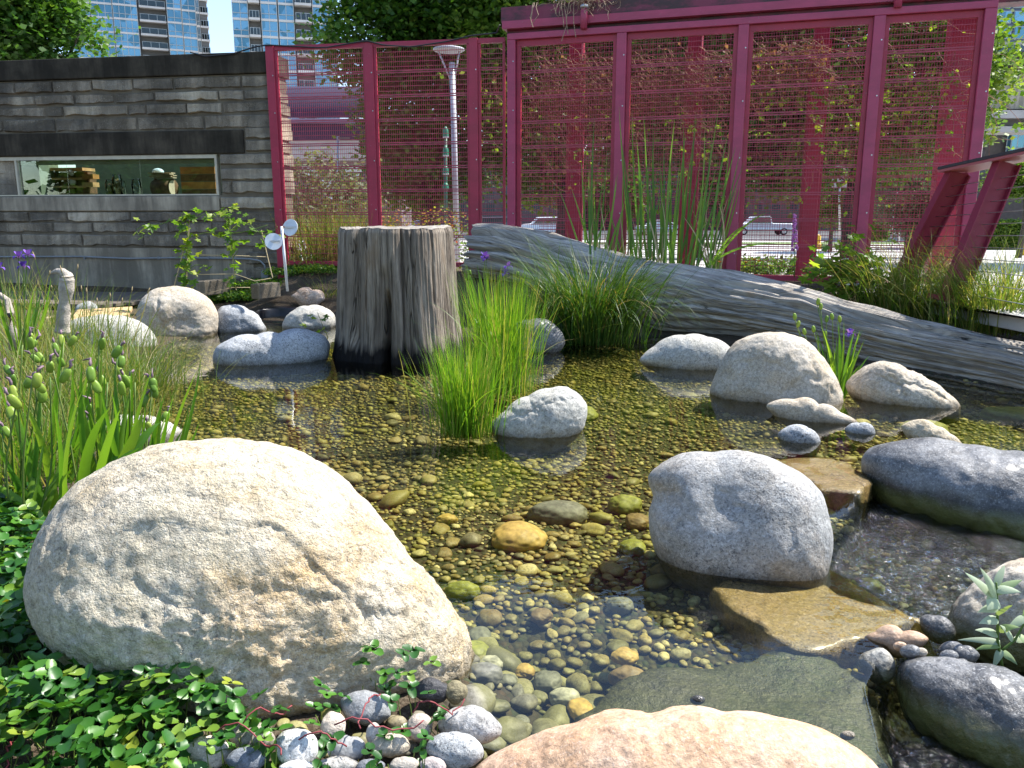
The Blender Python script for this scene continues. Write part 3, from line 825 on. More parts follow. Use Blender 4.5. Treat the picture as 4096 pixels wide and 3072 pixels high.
# grey conduit clipped along the foot of the wall
pts = [wp(ws(px, py)[0], ws(px, py)[1], 0.03) for px, py in ((-900, 1020), (0, 1027), (330, 1026), (520, 1034), (700, 1031), (900, 1033), (1010, 1036), (1045, 1043), (1062, 1060), (1066, 1085))]
cdt = thing('conduit', 'thin grey electrical conduit running along the foot of the stone wall', 'pipe', pts[1])
MCON = m_plain('grey_conduit', (0.22, 0.23, 0.24), 0.5)
m = MB(); m.tube(pts, 0.012, 8); m.build('pipe', MCON, cdt, True)
m = MB(); b_ = pts[-1]; m.obox(b_ - ZV * 0.05, EW * 0.05, NW * 0.03, ZV * 0.06); bevel(m.build('junction_box', MCON, cdt), 0.006)
for px in (345, 640, 840):
    m = MB(); p = wp(ws(px, 1031)[0], ws(px, 1031)[1], 0.03); m.obox(p, EW * 0.008, NW * 0.016, ZV * 0.02); m.build('clip', MCON, cdt)

# ================================================================== THE RED FENCE AND SCREEN
def m_red(name, c, dirt=0.0):
    t = NT(name); p = t.pos()
    n = t.noise(p, 5, 5, 0.7)
    col = t.mix(n, tuple(v * 0.8 for v in c), tuple(v * 1.15 for v in c))
    col = t.mix(t.ramp(t.noise(p, 40, 4), [(0.66, 0.0), (0.74, 0.5)]), col, (0.35, 0.2, 0.22))
    if dirt: col = t.mix(t.math('MULTIPLY', t.ramp(t.noise(t.mapping(p, (1, 1, 2.5)), 2.2, 5, 0.7), [(0.42, 0.0), (0.58, 1.0)]), dirt), col, (0.028, 0.02, 0.015))
    t.col(col); t.rough(0.45); t.spec(0.45)
    return t.m
M_RED = m_red('magenta_red_paint', (0.41, 0.03, 0.068), 0.15); M_RED2 = m_red('skylit_red_paint', (0.45, 0.058, 0.125), 0.15); M_REDD = m_red('mildewed_red_paint', (0.22, 0.028, 0.06), 0.85)  # second red leans purple to stand for sky-lit shade on the screen
M_WIRE = m_plain('red_wire', (0.38, 0.055, 0.09), 0.45, var=0.25); M_BOLT = m_plain('steel_bolt', (0.5, 0.5, 0.5), 0.35, 0.9)

def screen_mesh(fn, s0, s1, z0, z1, o, vs_=0.0265, hs=0.057, wv=0.0016, wh=0.0032, dbl=5):
    m = MB()
    n = int((s1 - s0) / vs_)
    for k in range(1, n):
        s = s0 + (s1 - s0) * k / n
        m.hexa([fn(s - wv, z0, o + wv), fn(s + wv, z0, o + wv), fn(s + wv, z0, o - wv), fn(s - wv, z0, o - wv), fn(s - wv, z1, o + wv), fn(s + wv, z1, o + wv), fn(s + wv, z1, o - wv), fn(s - wv, z1, o - wv)])
    h = int((z1 - z0) / hs)
    for k in range(1, h):
        z = z1 - hs * k
        for dz in ((0,) if k % dbl else (-0.012, 0.012)):
            r = wh if k % dbl else wh * 2.0
            oo = o + 0.004
            m.hexa([fn(s0, z + dz - r, oo + r), fn(s1, z + dz - r, oo + r), fn(s1, z + dz - r, oo - r), fn(s0, z + dz - r, oo - r), fn(s0, z + dz + r, oo + r), fn(s1, z + dz + r, oo + r), fn(s1, z + dz + r, oo - r), fn(s0, z + dz + r, oo - r)])
    return m
def fbox(m, fn, s0, s1, z0, z1, o0, o1):
    m.hexa([fn(s0, z0, o1), fn(s1, z0, o1), fn(s1, z0, o0), fn(s0, z0, o0), fn(s0, z1, o1), fn(s1, z1, o1), fn(s1, z1, o0), fn(s0, z1, o0)])

fa = thing('mesh_fence', 'magenta-red steel fence with fine wire mesh between the stone wall and the roofed screen', 'fence', wp(-1.5, 0.4))
postA = [ws(x, 500)[0] for x in (1098, 1487, 1897)] + [ws(2040, 500)[0]]
ZT = 3.31
for k in range(3):
    w = 0.055; s = postA[k]
    m = MB(); fbox(m, wp, s - w, s + w, 0.3, ZT, -0.06, 0.035); bevel(m.build('post', M_RED, fa), 0.006)
    for zz in (2.95, 2.5, 1.9, 1.3, 0.85):
        m = MB(); m.tube([wp(s + w * 0.6, zz, 0.034), wp(s + w * 0.6, zz, 0.042)], 0.008, 6); m.build('bolt', M_BOLT, fa)
for k in range(3):
    s0, s1 = postA[k] + 0.056, postA[k + 1] - (0.056 if k < 2 else 0.06)
    m = MB(); fbox(m, wp, s0, s1, ZT - 0.06, ZT - 0.004, -0.04, 0.02); m.build('top_rail', M_RED, fa)
    m = MB(); fbox(m, wp, s0, s1, 0.585, 0.64, -0.04, 0.02); m.build('bottom_rail', M_RED, fa)
    for (q0, q1) in ((s0, s0 + 0.03), (s1 - 0.03, s1)):
        m = MB(); fbox(m, wp, q0, q1, 0.642, ZT - 0.062, -0.03, 0.01); m.build('side_rail', M_RED, fa)
    tag(screen_mesh(wp, s0 + 0.03, s1 - 0.03, 0.64, ZT - 0.062, -0.02).build('wire_mesh', M_WIRE, fa), kind='stuff')

fb = thing('roofed_screen', 'large magenta-red screen of wire mesh panels under a mildewed roof beam', 'screen', pp(2, 0.4))
postB = [ps_(x, 500)[0] for x in (2048, 2480, 2955, 3483, 3912)]
for k, s in enumerate(postB):
    w = 0.055 if k else 0.05
    m = MB(); fbox(m, pp, s - w, s + w, 0.3, ZT - 0.071, -0.07, 0.04); bevel(m.build('post', M_RED2, fb), 0.006)
    for zz in (3.0, 2.45, 1.85, 1.25, 0.8):
        m = MB(); m.tube([pp(s + w * 0.55, zz, 0.039), pp(s + w * 0.55, zz, 0.047)], 0.008, 6); m.build('bolt', M_BOLT, fb)
m = MB(); fbox(m, pp, postB[0] - 0.05, postB[-1] + 0.055, ZT - 0.07, ZT, -0.071, 0.041); bevel(m.build('head_rail', M_RED2, fb), 0.006)
for k in range(4):
    s0, s1 = postB[k] + 0.058, postB[k + 1] - 0.058
    for (q0, q1, z0, z1) in ((s0, s1, ZT - 0.14, ZT - 0.072), (s0, s1, 0.5, 0.56), (s0, s0 + 0.045, 0.561, ZT - 0.141), (s1 - 0.045, s1, 0.561, ZT - 0.141)):
        m = MB(); fbox(m, pp, q0, q1, z0, z1, -0.06, -0.01); m.build('panel_frame', M_RED, fb)
    tag(screen_mesh(pp, s0 + 0.045, s1 - 0.045, 0.56, ZT - 0.14, -0.035).build('wire_mesh', M_WIRE, fb), kind='stuff')
# second skin behind, on heavy columns
BK = -0.95
def sback(px, py):
    d = ray(px, py); k = (OP + NP_ * BK - np.array((0, 0, CH))) @ NP_ / (d @ NP_); p = np.array((0, 0, CH)) + d * k
    return float((p - OP) @ EP)
colB = [sback(x, 500) for x in (2303, 2768, 3262, 3820)]
for k, s in enumerate(colB):
    w = 0.085 if k < 3 else 0.16
    m = MB(); fbox(m, pp, s - w, s + w, 0.2, 3.44, BK - w, BK + w)
    bevel(m.build('column', M_RED, fb), 0.01)
    if k < 3:
        for sg in (-1, 1):
            m = MB(); fbox(m, pp, s + sg * w - (0.0 if sg > 0 else 0.03), s + sg * w + (0.03 if sg > 0 else 0.0), 0.5, 3.2, BK + 0.02, BK + 0.05); m.build('side_rail', M_RED, fb)
edges = [postB[0]] + colB
for k in range(4):
    s0, s1 = edges[k] + 0.09, edges[k + 1] - 0.12
    tag(screen_mesh(pp, s0, s1, 0.6, 3.38, BK + 0.03, 0.053, 0.057, 0.0016, 0.002).build('wire_mesh', M_WIRE, fb), kind='stuff')
    m = MB(); fbox(m, pp, s0, s1, 3.38, 3.44, BK - 0.02, BK + 0.05); m.build('back_rail', M_RED, fb)
# roof beam: mildewed fascia over a cleaner flange, brackets hold it
s_l = ps_(1998, 100)[0]; s_r = postB[-1] + 3.0
rb = MB(); fbox(rb, pp, s_l, s_r, 3.46, 3.625, -0.40, -0.06); rf_ = rb.build('roof_fascia', M_REDD, fb)
m = MB(); fbox(m, pp, s_l + 0.03, s_r, 3.375, 3.458, -0.36, 0.0); m.build('roof_flange', M_RED2, fb)
m = MB(); fbox(m, pp, s_l + 0.06, s_r, ZT + 0.002, 3.373, -0.34, -0.10); m.build('beam_web', M_REDD, fb)
for px in (2340, 3583):
    s = ps_(px, 80)[0]; m = MB(); m.tube([pp(s, 3.30, 0.06), pp(s, 3.46, 0.06), pp(s, 3.53, 0.04)], 0.04, 10); m.build('downpipe', M_RED2, fb, True)
    m = MB(); m.tube([pp(s, 3.515, 0.06), pp(s, 3.545, 0.05)], 0.048, 10); m.build('pipe_clamp', M_BOLT, fb, True)

# black cable slung along the fence top
cb = [A(770, 212) , A(830, 229), A(940, 218), A(1030, 190), A(1075, 183), A(1300, 195), A(1470, 166), A(1540, 184), A(1650, 191), A(1800, 168), A(1890, 146), A(1990, 135), pp(ps_(2005, 110)[0], 3.4, 0.03)]
P_ = np.array(cb) + NW * 0.05; tt = np.linspace(0, len(P_) - 1, 60)
P_ = np.stack([np.interp(tt, np.arange(len(P_)), P_[:, k]) for k in range(3)], -1)
m = MB(); m.tube(P_, 0.009, 6); tag(m.build('black_cable', m_plain('black_rubber', (0.02, 0.02, 0.022), 0.5), smooth=True), 'thin black cable sagging along the top of the red fence', 'cable')

# ================================================================== FOOTBRIDGE RAILING (right edge)
rl = thing('bridge_railing', 'red steel footbridge railing with slanted posts, thin cables and broad handrail', 'railing', onz(3850, 1205, 0.45))
def slant(px_b, py_b, px_t, py_t, zb, ytop, w):
    b = onz(px_b, py_b, zb); t_ = ony(px_t, py_t, ytop); return b, t_
b1, t1 = slant(3590, 1160, 3835, 690, 0.47, 7.85, 0)
b2, t2 = slant(3800, 1205, 4030, 650, 0.47, 7.2, 0)
step = b2 - b1
M_RAILR = m_red('railing_red', (0.28, 0.03, 0.065))
def ipost(b, t_):
    ax = (t_ - b) / np.linalg.norm(t_ - b); sd0 = np.cross(ax, step); sd0 /= np.linalg.norm(sd0); al = np.cross(sd0, ax)
    m = MB(); m.obox((b + t_) / 2, ax * np.linalg.norm(t_ - b) / 2, sd0 * 0.085, al * 0.008); w_ = m.build('post', M_RAILR, rl)
    for sg in (-1, 1):
        m = MB(); m.obox((b + t_) / 2 + sd0 * 0.09 * sg, ax * np.linalg.norm(t_ - b) / 2, sd0 * 0.006, al * 0.058); m.build('flange', M_RAILR, w_)
    m = MB(); m.obox(b, sd0 * 0.15, al * 0.12, ax * 0.02); m.build('base_plate', M_RAILR, w_)
stept = t2 - t1
posts = [(b1 + step * k, t1 + stept * k) for k in (0, 1, 2, 3)]
for k_ in (0, 1, 3): ipost(*posts[k_])
m = MB(); h0 = t1 - stept * 0.12 + ZV * 0.02; h1 = t1 + stept * 3.2 + ZV * 0.02
hd = (h1 - h0) / np.linalg.norm(h1 - h0); hs_ = np.cross(hd, ZV); hs_ /= np.linalg.norm(hs_)
m.obox((h0 + h1) / 2, hd * np.linalg.norm(h1 - h0) / 2, hs_ * 0.16, np.cross(hs_, hd) * 0.012); m.build('handrail_plate', m_red('handrail_pink', (0.45, 0.12, 0.13)), rl)
m = MB(); m.obox((h0 + h1) / 2 + ZV * 0.027, hd * np.linalg.norm(h1 - h0) / 2, hs_ * 0.165, np.cross(hs_, hd) * 0.013); m.build('handrail_top', m_plain('dark_rail_top', (0.05, 0.045, 0.05), 0.6), rl)
for k in range(11):
    f = 0.07 + 0.082 * k
    a0 = b1 + (t1 - b1) * f; a1 = posts[-1][0] + (posts[-1][1] - posts[-1][0]) * f
    m = MB(); m.tube([a0 - (a1 - a0) * 0.02, a1], 0.004, 6); m.build('cable', M_BOLT, rl, True)
deck = MB(); q = [b1 + np.array((-0.5, 0.75, -0.03)), b1 + np.array((-0.15, 0.4, -0.03)), posts[-1][0] + np.array((0.3, 0.3, -0.03)), posts[-1][0] + np.array((1.2, 1.5, -0.03))]
q = [np.array((p[0], p[1], 0.44)) for p in q]
deck.hexa([p - ZV * 0.12 for p in (q[1], q[2], q[3], q[0])] + [q[1], q[2], q[3], q[0]])
tag(bevel(deck.build('bridge_deck', MPAVE), 0.01), kind='structure')

# timber deck in front of the wall
dk = bpy.data.objects.new('timber_deck', None); COL.objects.link(dk); dk.location = wp(-5.4, 0.2, 0.8); tag(dk, kind='structure')
M_DECK = m_plain('grey_deck_board', (0.13, 0.105, 0.085), 0.8, var=0.35, scale=6)
for k in range(11):
    m = MB(); o0 = 0.03 + 0.15 * k; wbox(m, -8.6, ws(880, 1180)[0] - 0.05 * k + RNG.uniform(-.03, .03), 0.17, 0.21, o0, o0 + 0.143); bevel(m.build('plank', M_DECK, dk), 0.004)

# fallen trimmings: concrete kerb and stones are built with the garden below
M_KERB = m_conc('kerb_concrete', (0.34, 0.31, 0.26), (0.2, 0.18, 0.15), pits=0.2)
for (a0, a1, yy, lab) in ((800, 1010, 1128, 'long pale concrete edging block under the hop vine'), (1018, 1105, 1140, 'short pale concrete edging block beside the white disc post'), (1190, 1330, 1120, 'grey concrete edging strip behind the stump under the fence')):
    p0, p1 = onz(a0, yy, 0.42), onz(a1, yy - (20 if a0 == 800 else 8), 0.42)
    if a0 == 1190: p0, p1 = A(1165, 1085) + NW * 0.12, A(1345, 1085) + NW * 0.12
    m = MB(); d = p1 - p0; m.obox((p0 + p1) / 2 - ZV * 0.08, d / 2, np.cross(d / np.linalg.norm(d), ZV) * 0.07, ZV * 0.09)
    tag(bevel(m.build('edging_block', M_KERB), 0.012), lab, 'edging block')
# ================================================================== BOULDERS, STUMP, LOG
def boulder(name, label, pts, base, zb=0.0, thick=0.8, mat=None, seed=0, amp=0.05, level=6, rough_amp=0.012, cat='boulder', dents=(), push=0.55, facet=0.0, group=None, flat=0.85, sink=0.0, cracks=0.0, creases=(), facerough=0.0):
    """a stone from its seen outline: the outline is given real depth about a plane square to the line of sight"""
    P = np.array(pts, float)
    cyy = P[:, 1].mean()
    if sink: P[:, 1] = np.where(P[:, 1] > cyy, cyy + (P[:, 1] - cyy) * (1 + sink), P[:, 1])
    c0 = np.array(((P[:, 0].min() + P[:, 0].max()) / 2, (P[:, 1].min() + P[:, 1].max()) / 2))
    d0 = ray(*c0); dn = d0 / np.linalg.norm(d0)
    Pb = onz(base[0], base[1], zb)
    def plane_pts(T):
        out = []
        for p in P:
            d = ray(*p); k = T / (d @ dn); out.append(np.array((0, 0, CH)) + d * k)
        return np.array(out)
    T = (Pb - np.array((0, 0, CH))) @ dn
    for _ in range(3):
        Q = plane_pts(T); C = np.array((0, 0, CH)) + dn * T
        R = np.linalg.norm(Q - C, axis=1).mean(); dR = R * thick
        T = (Pb - np.array((0, 0, CH))) @ dn + push * dR
    Q = plane_pts(T); C = np.array((0, 0, CH)) + dn * T
    Xv = np.array((1.0, 0, 0)); Xv = Xv - dn * (Xv @ dn); Xv /= np.linalg.norm(Xv); Uv = np.cross(Xv, dn)
    q = Q - C; u, v = q @ Xv, q @ Uv
    ang = np.arctan2(v, u); o = np.argsort(ang); ang, rad = ang[o], np.hypot(u, v)[o]
    aa = np.linspace(-math.pi, math.pi, 241)
    rr = np.interp(aa, np.concatenate([ang - 2 * math.pi, ang, ang + 2 * math.pi]), np.concatenate([rad] * 3))
    ker = np.array([1, 2, 3, 2, 1]) / 9.0
    rr = np.convolve(np.concatenate([rr[-6:-1], rr, rr[1:6]]), ker, 'same')[5:-5]
    S, F = ICO[level]
    ph = np.arctan2(S[:, 1], S[:, 0]); rho = np.hypot(S[:, 0], S[:, 1]); r = np.interp(ph, aa, rr)
    zz = np.sign(S[:, 2]) * np.abs(S[:, 2]) ** flat
    rho = rho ** flat
    V = Xv * (np.cos(ph) * r * rho)[:, None] + Uv * (np.sin(ph) * r * rho)[:, None] + dn * (zz * dR)[:, None]
    N = Xv * (S[:, 0])[:, None] + Uv * (S[:, 1])[:, None] + dn * S[:, 2][:, None]
    W = V + C
    inner = 0.35 + 0.65 * np.abs(S[:, 2])                            # keep the outline, work the face
    h = amp * R * fbm(W / R * 1.6 + seed * 3.1, 4) * inner
    if facet:
        nf = fbm(W / R * 1.1 + seed * 5.7, 2); h = h + facet * R * (np.round(nf * 3) / 3 - nf) * inner
    h = h + rough_amp * R * fbm(W / R * 9 + seed, 3, 0.6) + rough_amp * 0.8 * R * np.minimum(0, fbm(W / R * 3.7 + seed * 2, 3, 0.6, True) - 0.9) * inner
    if cracks:                                                       # thin creases on the near face only
        cr = np.abs(fbm(W / R * np.array((1.5, 1.5, 2.6)) + seed * 9.3, 4, 0.55)); h = h - cracks * R * np.exp(-(cr / 0.035) ** 2) * sstep(0.0, -0.5, S[:, 2]) * sstep(-0.2, 0.3, fbm(W / R * 1.2 + 40, 2) + 0.15)
    if len(creases) or facerough:                                    # creases read off the photograph: (points, width px, depth px)
        rel = W - np.array((0, 0, CH)); dp = rel[:, 1] * COST - rel[:, 2] * SINT
        ux = 2048 + FPX * rel[:, 0] / dp; uy = 1536 - FPX * (rel[:, 1] * SINT + rel[:, 2] * COST) / dp; front = sstep(0.25, -0.1, S[:, 2])
        jx = 14 * fbm(W / R * 7, 2); jy = 14 * fbm(W / R * 7 + 50, 2)
        for (pl, wd_, dpt) in creases:
            dm = np.full(len(W), 1e9); sgn = np.zeros(len(W))
            for (ax, ay), (bx, by) in zip(pl[:-1], pl[1:]):
                ex, ey = bx - ax, by - ay; tt_ = np.clip(((ux + jx - ax) * ex + (uy + jy - ay) * ey) / (ex * ex + ey * ey), 0, 1)
                d_ = np.hypot(ux + jx - ax - tt_ * ex, uy + jy - ay - tt_ * ey); sg_ = np.sign(ex * (uy - ay) - ey * (ux - ax)); up = d_ < dm; dm = np.where(up, d_, dm); sgn = np.where(up, sg_, sgn)
            h = h - front * (dpt / FPX * T) * (np.exp(-(dm / wd_) ** 2) + 0.55 * (sgn > 0) * np.exp(-(dm / (wd_ * 5)) ** 2))
        if facerough: h = h + facerough * R * front * sstep(2150, 2500, uy + 0.25 * (ux - 1000)) * (fbm(W / R * 13, 4, 0.65) + 0.5 * np.minimum(0, fbm(W / R * 5 + 7, 3, 0.6, True) - 0.8))
    for (dx, dy, dr, dd) in dents:                                   # (px, py, radius px, depth px)
        dv = ray(dx, dy); pt = np.array((0, 0, CH)) + dv * ((T - dR * 0.75) / (dv @ dn))
        dist = np.linalg.norm((W - pt) - np.outer((W - pt) @ dn, dn), axis=1); k = dr / FPX * T
        h = h - (dd / FPX * T) * np.exp(-(dist / k) ** 2) * (S[:, 2] < 0.2)
    V = V + N * h[:, None]
    o = link(name, mesh_np(name, V, F, mat, True), loc=Vector(C))
    return tag(o, label, cat, group)

G_TAN = m_granite('tan_granite', (0.50, 0.435, 0.31), (0.50, 0.34, 0.16), (0.11, 0.095, 0.085), (0.70, 0.66, 0.58), warmth=0.17, speck=0.6, bump=0.75, rough=0.85)
G_GREY = m_granite('grey_granite', (0.27, 0.265, 0.25), (0.33, 0.26, 0.18), (0.035, 0.036, 0.042), (0.58, 0.58, 0.58), warmth=0.2, speck=0.75, bump=0.35, rough=0.6)
G_DARK = m_granite('dark_granite', (0.065, 0.066, 0.07), (0.17, 0.168, 0.165), (0.02, 0.02, 0.022), (0.5, 0.5, 0.5), warmth=0.2, speck=0.6, bump=0.35, rough=0.5, coat=0.25)
G_BUFF = m_granite('buff_granite', (0.40, 0.35, 0.275), (0.44, 0.34, 0.22), (0.08, 0.07, 0.06), (0.64, 0.60, 0.54), warmth=0.35, speck=0.4, bump=0.45, rough=0.85)
G_PALE = m_granite('pale_granite', (0.39, 0.38, 0.34), (0.46, 0.42, 0.33), (0.06, 0.06, 0.06), (0.62, 0.61, 0.57), warmth=0.2, speck=0.6, bump=0.4, rough=0.8)
G_BLUE = m_granite('bluish_granite', (0.25, 0.26, 0.27), (0.42, 0.42, 0.41), (0.03, 0.032, 0.04), (0.68, 0.70, 0.72), warmth=0.3, speck=0.85, bump=0.4, rough=0.75)
G_PINK = m_granite('pinkish_granite', (0.50, 0.345, 0.225), (0.46, 0.26, 0.14), (0.12, 0.08, 0.06), (0.66, 0.52, 0.42), warmth=0.5, speck=0.25, bump=0.3, rough=0.7)
G_WETB = m_granite('wet_brown_slab', (0.17, 0.11, 0.035), (0.19, 0.14, 0.035), (0.014, 0.01, 0.005), (0.44, 0.32, 0.15), warmth=0.5, speck=0.8, bump=0.5, rough=0.25, wet=False, coat=0.6)
G_ALG = m_granite('algae_slab', (0.035, 0.036, 0.014), (0.03, 0.042, 0.008), (0.004, 0.004, 0.002), (0.12, 0.115, 0.06), warmth=0.5, speck=0.95, scale=1.7, bump=0.4, rough=0.5, wet=False)

boulder('boulder', 'huge tan rounded boulder in the near left foreground above the strawberry leaves', [(112, 2396), (129, 2250), (180, 2112), (275, 1983), (404, 1880), (601, 1803), (816, 1769), (988, 1770), (1160, 1803), (1314, 1872), (1417, 1966), (1529, 2095), (1615, 2224), (1727, 2327), (1830, 2473), (1885, 2585), (1885, 2670), (1830, 2780), (1600, 2880), (1250, 2960), (900, 2930), (650, 2830), (420, 2740), (240, 2620), (140, 2500)],
        (1000, 2800), 0.05, 0.62, G_TAN, 3, 0.03, 7, 0.007, push=0.6, facet=0.03,
        dents=[(520, 2350, 110, 16), (1040, 2400, 55, 12), (300, 2350, 130, 10), (1180, 2600, 120, 8)], facerough=0.015,
        creases=[([(910, 2112), (1074, 2095), (1142, 2164), (1245, 2233), (1331, 2318), (1391, 2387), (1495, 2439), (1606, 2447)], 9, 5.6), ([(902, 2112), (898, 2215)], 6, 3.0), ([(524, 2318), (601, 2379), (704, 2421), (799, 2430)], 9, 6.5), ([(1013, 2301), (1005, 2430), (1065, 2464), (1117, 2456)], 8, 5.6), ([(1065, 2602), (1061, 2696)], 9, 7.8), ([(1211, 2653), (1228, 2757)], 6, 7.8), ([(1443, 2650), (1512, 2655), (1540, 2630)], 6, 4.8), ([(1117, 2525), (1288, 2456), (1391, 2413)], 6, 3.5), ([(1391, 2387), (1420, 2450), (1500, 2470), (1560, 2460)], 9, 6.1), ([(1330, 2330), (1300, 2400), (1230, 2440)], 6, 3.5)], cracks=0.0)
boulder('boulder', 'pale grey speckled boulder standing in the pond beside the wet stone slab', [(2590, 1905), (2640, 1858), (2711, 1822), (2855, 1815), (3038, 1822), (3134, 1862), (3237, 1921), (3285, 1981), (3305, 2053), (3329, 2133), (3320, 2200), (3275, 2310), (3120, 2325), (2950, 2320), (2800, 2310), (2680, 2260), (2627, 2190), (2598, 2085), (2606, 1989)],
        (2860, 2265), 0, 0.7, G_GREY, 12, 0.035, 6, 0.004, sink=0.3, flat=0.72, creases=[([(2700, 2100), (2740, 2080), (2780, 2090)], 9, 8), ([(2890, 1960), (2920, 2010), (2960, 2020)], 14, 8), ([(3170, 2110), (3160, 2160), (3150, 2200)], 5, 8), ([(2630, 1950), (2680, 1960), (2720, 1990)], 20, 12)], dents=[(2650, 1960, 60, 26), (2720, 2110, 60, -16), (2880, 2010, 60, 16), (3130, 2200, 60, -12)])
boulder('boulder', 'long dark charcoal boulder with white streaks at the edge of the lower pool', [(3450, 1835), (3480, 1795), (3600, 1765), (3850, 1775), (4000, 1800), (4200, 1850), (4400, 1960), (4450, 2100), (4350, 2230), (4096, 2180), (3850, 2120), (3620, 2060), (3500, 2000), (3455, 1900)],
        (3850, 2075), -0.11, 0.75, G_DARK, 21, 0.045, 6, 0.006, sink=0.25)
boulder('boulder', 'big domed buff boulder left of the flowering iris in front of the log', [(2838, 1560), (2868, 1490), (2901, 1417), (2941, 1368), (3015, 1340), (3088, 1329), (3161, 1336), (3226, 1360), (3274, 1409), (3323, 1474), (3364, 1547), (3376, 1610), (3360, 1680), (3270, 1690), (3150, 1670), (2990, 1640), (2868, 1610)],
        (3080, 1600), 0, 0.75, G_BUFF, 31, 0.03, 6, 0.009, facet=0.03, sink=0.3, creases=[([(3140, 1560), (3230, 1500), (3300, 1520), (3340, 1580)], 8, 6), ([(2960, 1440), (3040, 1430), (3100, 1450)], 8, 4), ([(3230, 1420), (3270, 1480), (3300, 1560)], 7, 5)], dents=[(3180, 1560, 40, 18), (2980, 1440, 50, 10), (3300, 1540, 30, -10)])
boulder('boulder', 'low smooth grey-green boulder behind the left side of the domed buff boulder', [(2555, 1435), (2617, 1385), (2674, 1348), (2738, 1340), (2828, 1348), (2901, 1372), (2940, 1410), (2930, 1470), (2868, 1500), (2755, 1500), (2625, 1470)],
        (2740, 1470), 0, 0.7, G_PALE, 41, 0.02, 6, 0.004, sink=0.35)
boulder('boulder', 'ridged brown-grey boulder right of the iris tapering into the water', [(3380, 1540), (3437, 1482), (3518, 1443), (3567, 1448), (3632, 1480), (3721, 1520), (3786, 1566), (3845, 1610), (3830, 1660), (3697, 1680), (3567, 1650), (3440, 1610)],
        (3640, 1615), 0, 0.75, G_BUFF, 51, 0.04, 6, 0.012, facet=0.05, sink=0.3, creases=[([(3520, 1500), (3600, 1530), (3660, 1520), (3740, 1560), (3800, 1600)], 7, 7), ([(3600, 1530), (3620, 1580)], 6, 5)], dents=[(3660, 1520, 30, 14), (3560, 1530, 40, 10)])
boulder('rock', 'thin flat rock barely above the water in front of the domed boulder', [(3060, 1622), (3177, 1598), (3274, 1618), (3360, 1650), (3440, 1684), (3330, 1705), (3200, 1700), (3090, 1655)], (3250, 1682), 0, 0.5, G_BUFF, 61, 0.012, 5, 0.006, 'rock', sink=0.3)
boulder('rock', 'small oval grey rock in the water below the flat rock', [(3110, 1735), (3140, 1712), (3177, 1697), (3234, 1712), (3282, 1760), (3270, 1800), (3190, 1810), (3125, 1775)], (3195, 1765), 0, 0.8, G_BLUE, 62, 0.04, 5, 0.006, 'rock', sink=0.3)
boulder('rock', 'tiny white-streaked rock at the water trickle left of the orange-stained rock', [(3378, 1718), (3437, 1692), (3494, 1707), (3502, 1735), (3460, 1760), (3395, 1745)], (3440, 1732), 0, 0.8, G_BLUE, 63, 0.04, 5, 0.006, 'rock', sink=0.3)
boulder('rock', 'low orange-stained rock behind the long dark boulder', [(3605, 1705), (3648, 1681), (3745, 1703), (3800, 1735), (3850, 1778), (3800, 1830), (3700, 1810), (3640, 1760)], (3720, 1775), 0, 0.6, G_TAN, 64, 0.06, 5, 0.012, 'rock')
boulder('boulder', 'pale slanting boulder rising from the water beside the central rush clump', [(1960, 1695), (2025, 1642), (2114, 1585), (2203, 1553), (2260, 1546), (2317, 1577), (2350, 1623), (2340, 1690), (2260, 1760), (2158, 1790), (2040, 1775), (1985, 1740)], (2140, 1740), 0, 0.7, G_PALE, 71, 0.03, 6, 0.009, facet=0.04, sink=0.3, creases=[([(2040, 1690), (2150, 1620), (2240, 1600)], 8, 6), ([(2150, 1640), (2180, 1680)], 6, 5)])
boulder('boulder', 'long speckled blue-grey boulder lying in the water left of the stump', [(850, 1420), (866, 1385), (911, 1361), (1025, 1340), (1116, 1333), (1253, 1328), (1298, 1344), (1320, 1376), (1310, 1430), (1253, 1470), (1127, 1485), (1000, 1495), (905, 1490), (858, 1455)], (1080, 1450), 0, 0.75, G_BLUE, 81, 0.02, 6, 0.004, sink=0.35)
boulder('boulder', 'tall rounded sunlit boulder at the pond corner in front of the hop vine', [(545, 1260), (567, 1198), (603, 1162), (663, 1149), (724, 1147), (796, 1168), (844, 1204), (868, 1252), (872, 1310), (840, 1370), (740, 1390), (640, 1385), (570, 1350), (540, 1300)], (720, 1345), 0, 0.8, G_BUFF, 91, 0.03, 6, 0.01, facet=0.04, sink=0.2, creases=[([(640, 1200), (640, 1270), (660, 1330)], 8, 6), ([(660, 1290), (730, 1280), (790, 1300)], 7, 5)], dents=[(640, 1240, 40, -14), (720, 1290, 50, 12)])
boulder('boulder', 'grey angular boulder between the rounded sunlit boulder and the black liner', [(868, 1250), (880, 1230), (929, 1221), (995, 1240), (1049, 1288), (1070, 1330), (1040, 1360), (960, 1365), (872, 1350)], (965, 1325), 0, 0.8, G_BLUE, 92, 0.05, 5, 0.012, facet=0.06)
boulder('boulder', 'small domed grey boulder right of the black liner against the stump', [(1128, 1300), (1140, 1270), (1177, 1240), (1234, 1223), (1297, 1230), (1335, 1256), (1345, 1300), (1320, 1340), (1222, 1345), (1140, 1335)], (1230, 1313), 0, 0.8, G_PALE, 93, 0.05, 5, 0.01)
boulder('boulder', 'wide low whitish boulder behind the seed-pod irises on the left bank', [(270, 1300), (290, 1280), (362, 1266), (452, 1263), (531, 1275), (591, 1306), (627, 1355), (635, 1400), (573, 1440), (480, 1450), (362, 1440), (290, 1390)], (480, 1400), 0, 0.7, G_PALE, 101, 0.03, 6, 0.006, facet=0.04, sink=0.2)
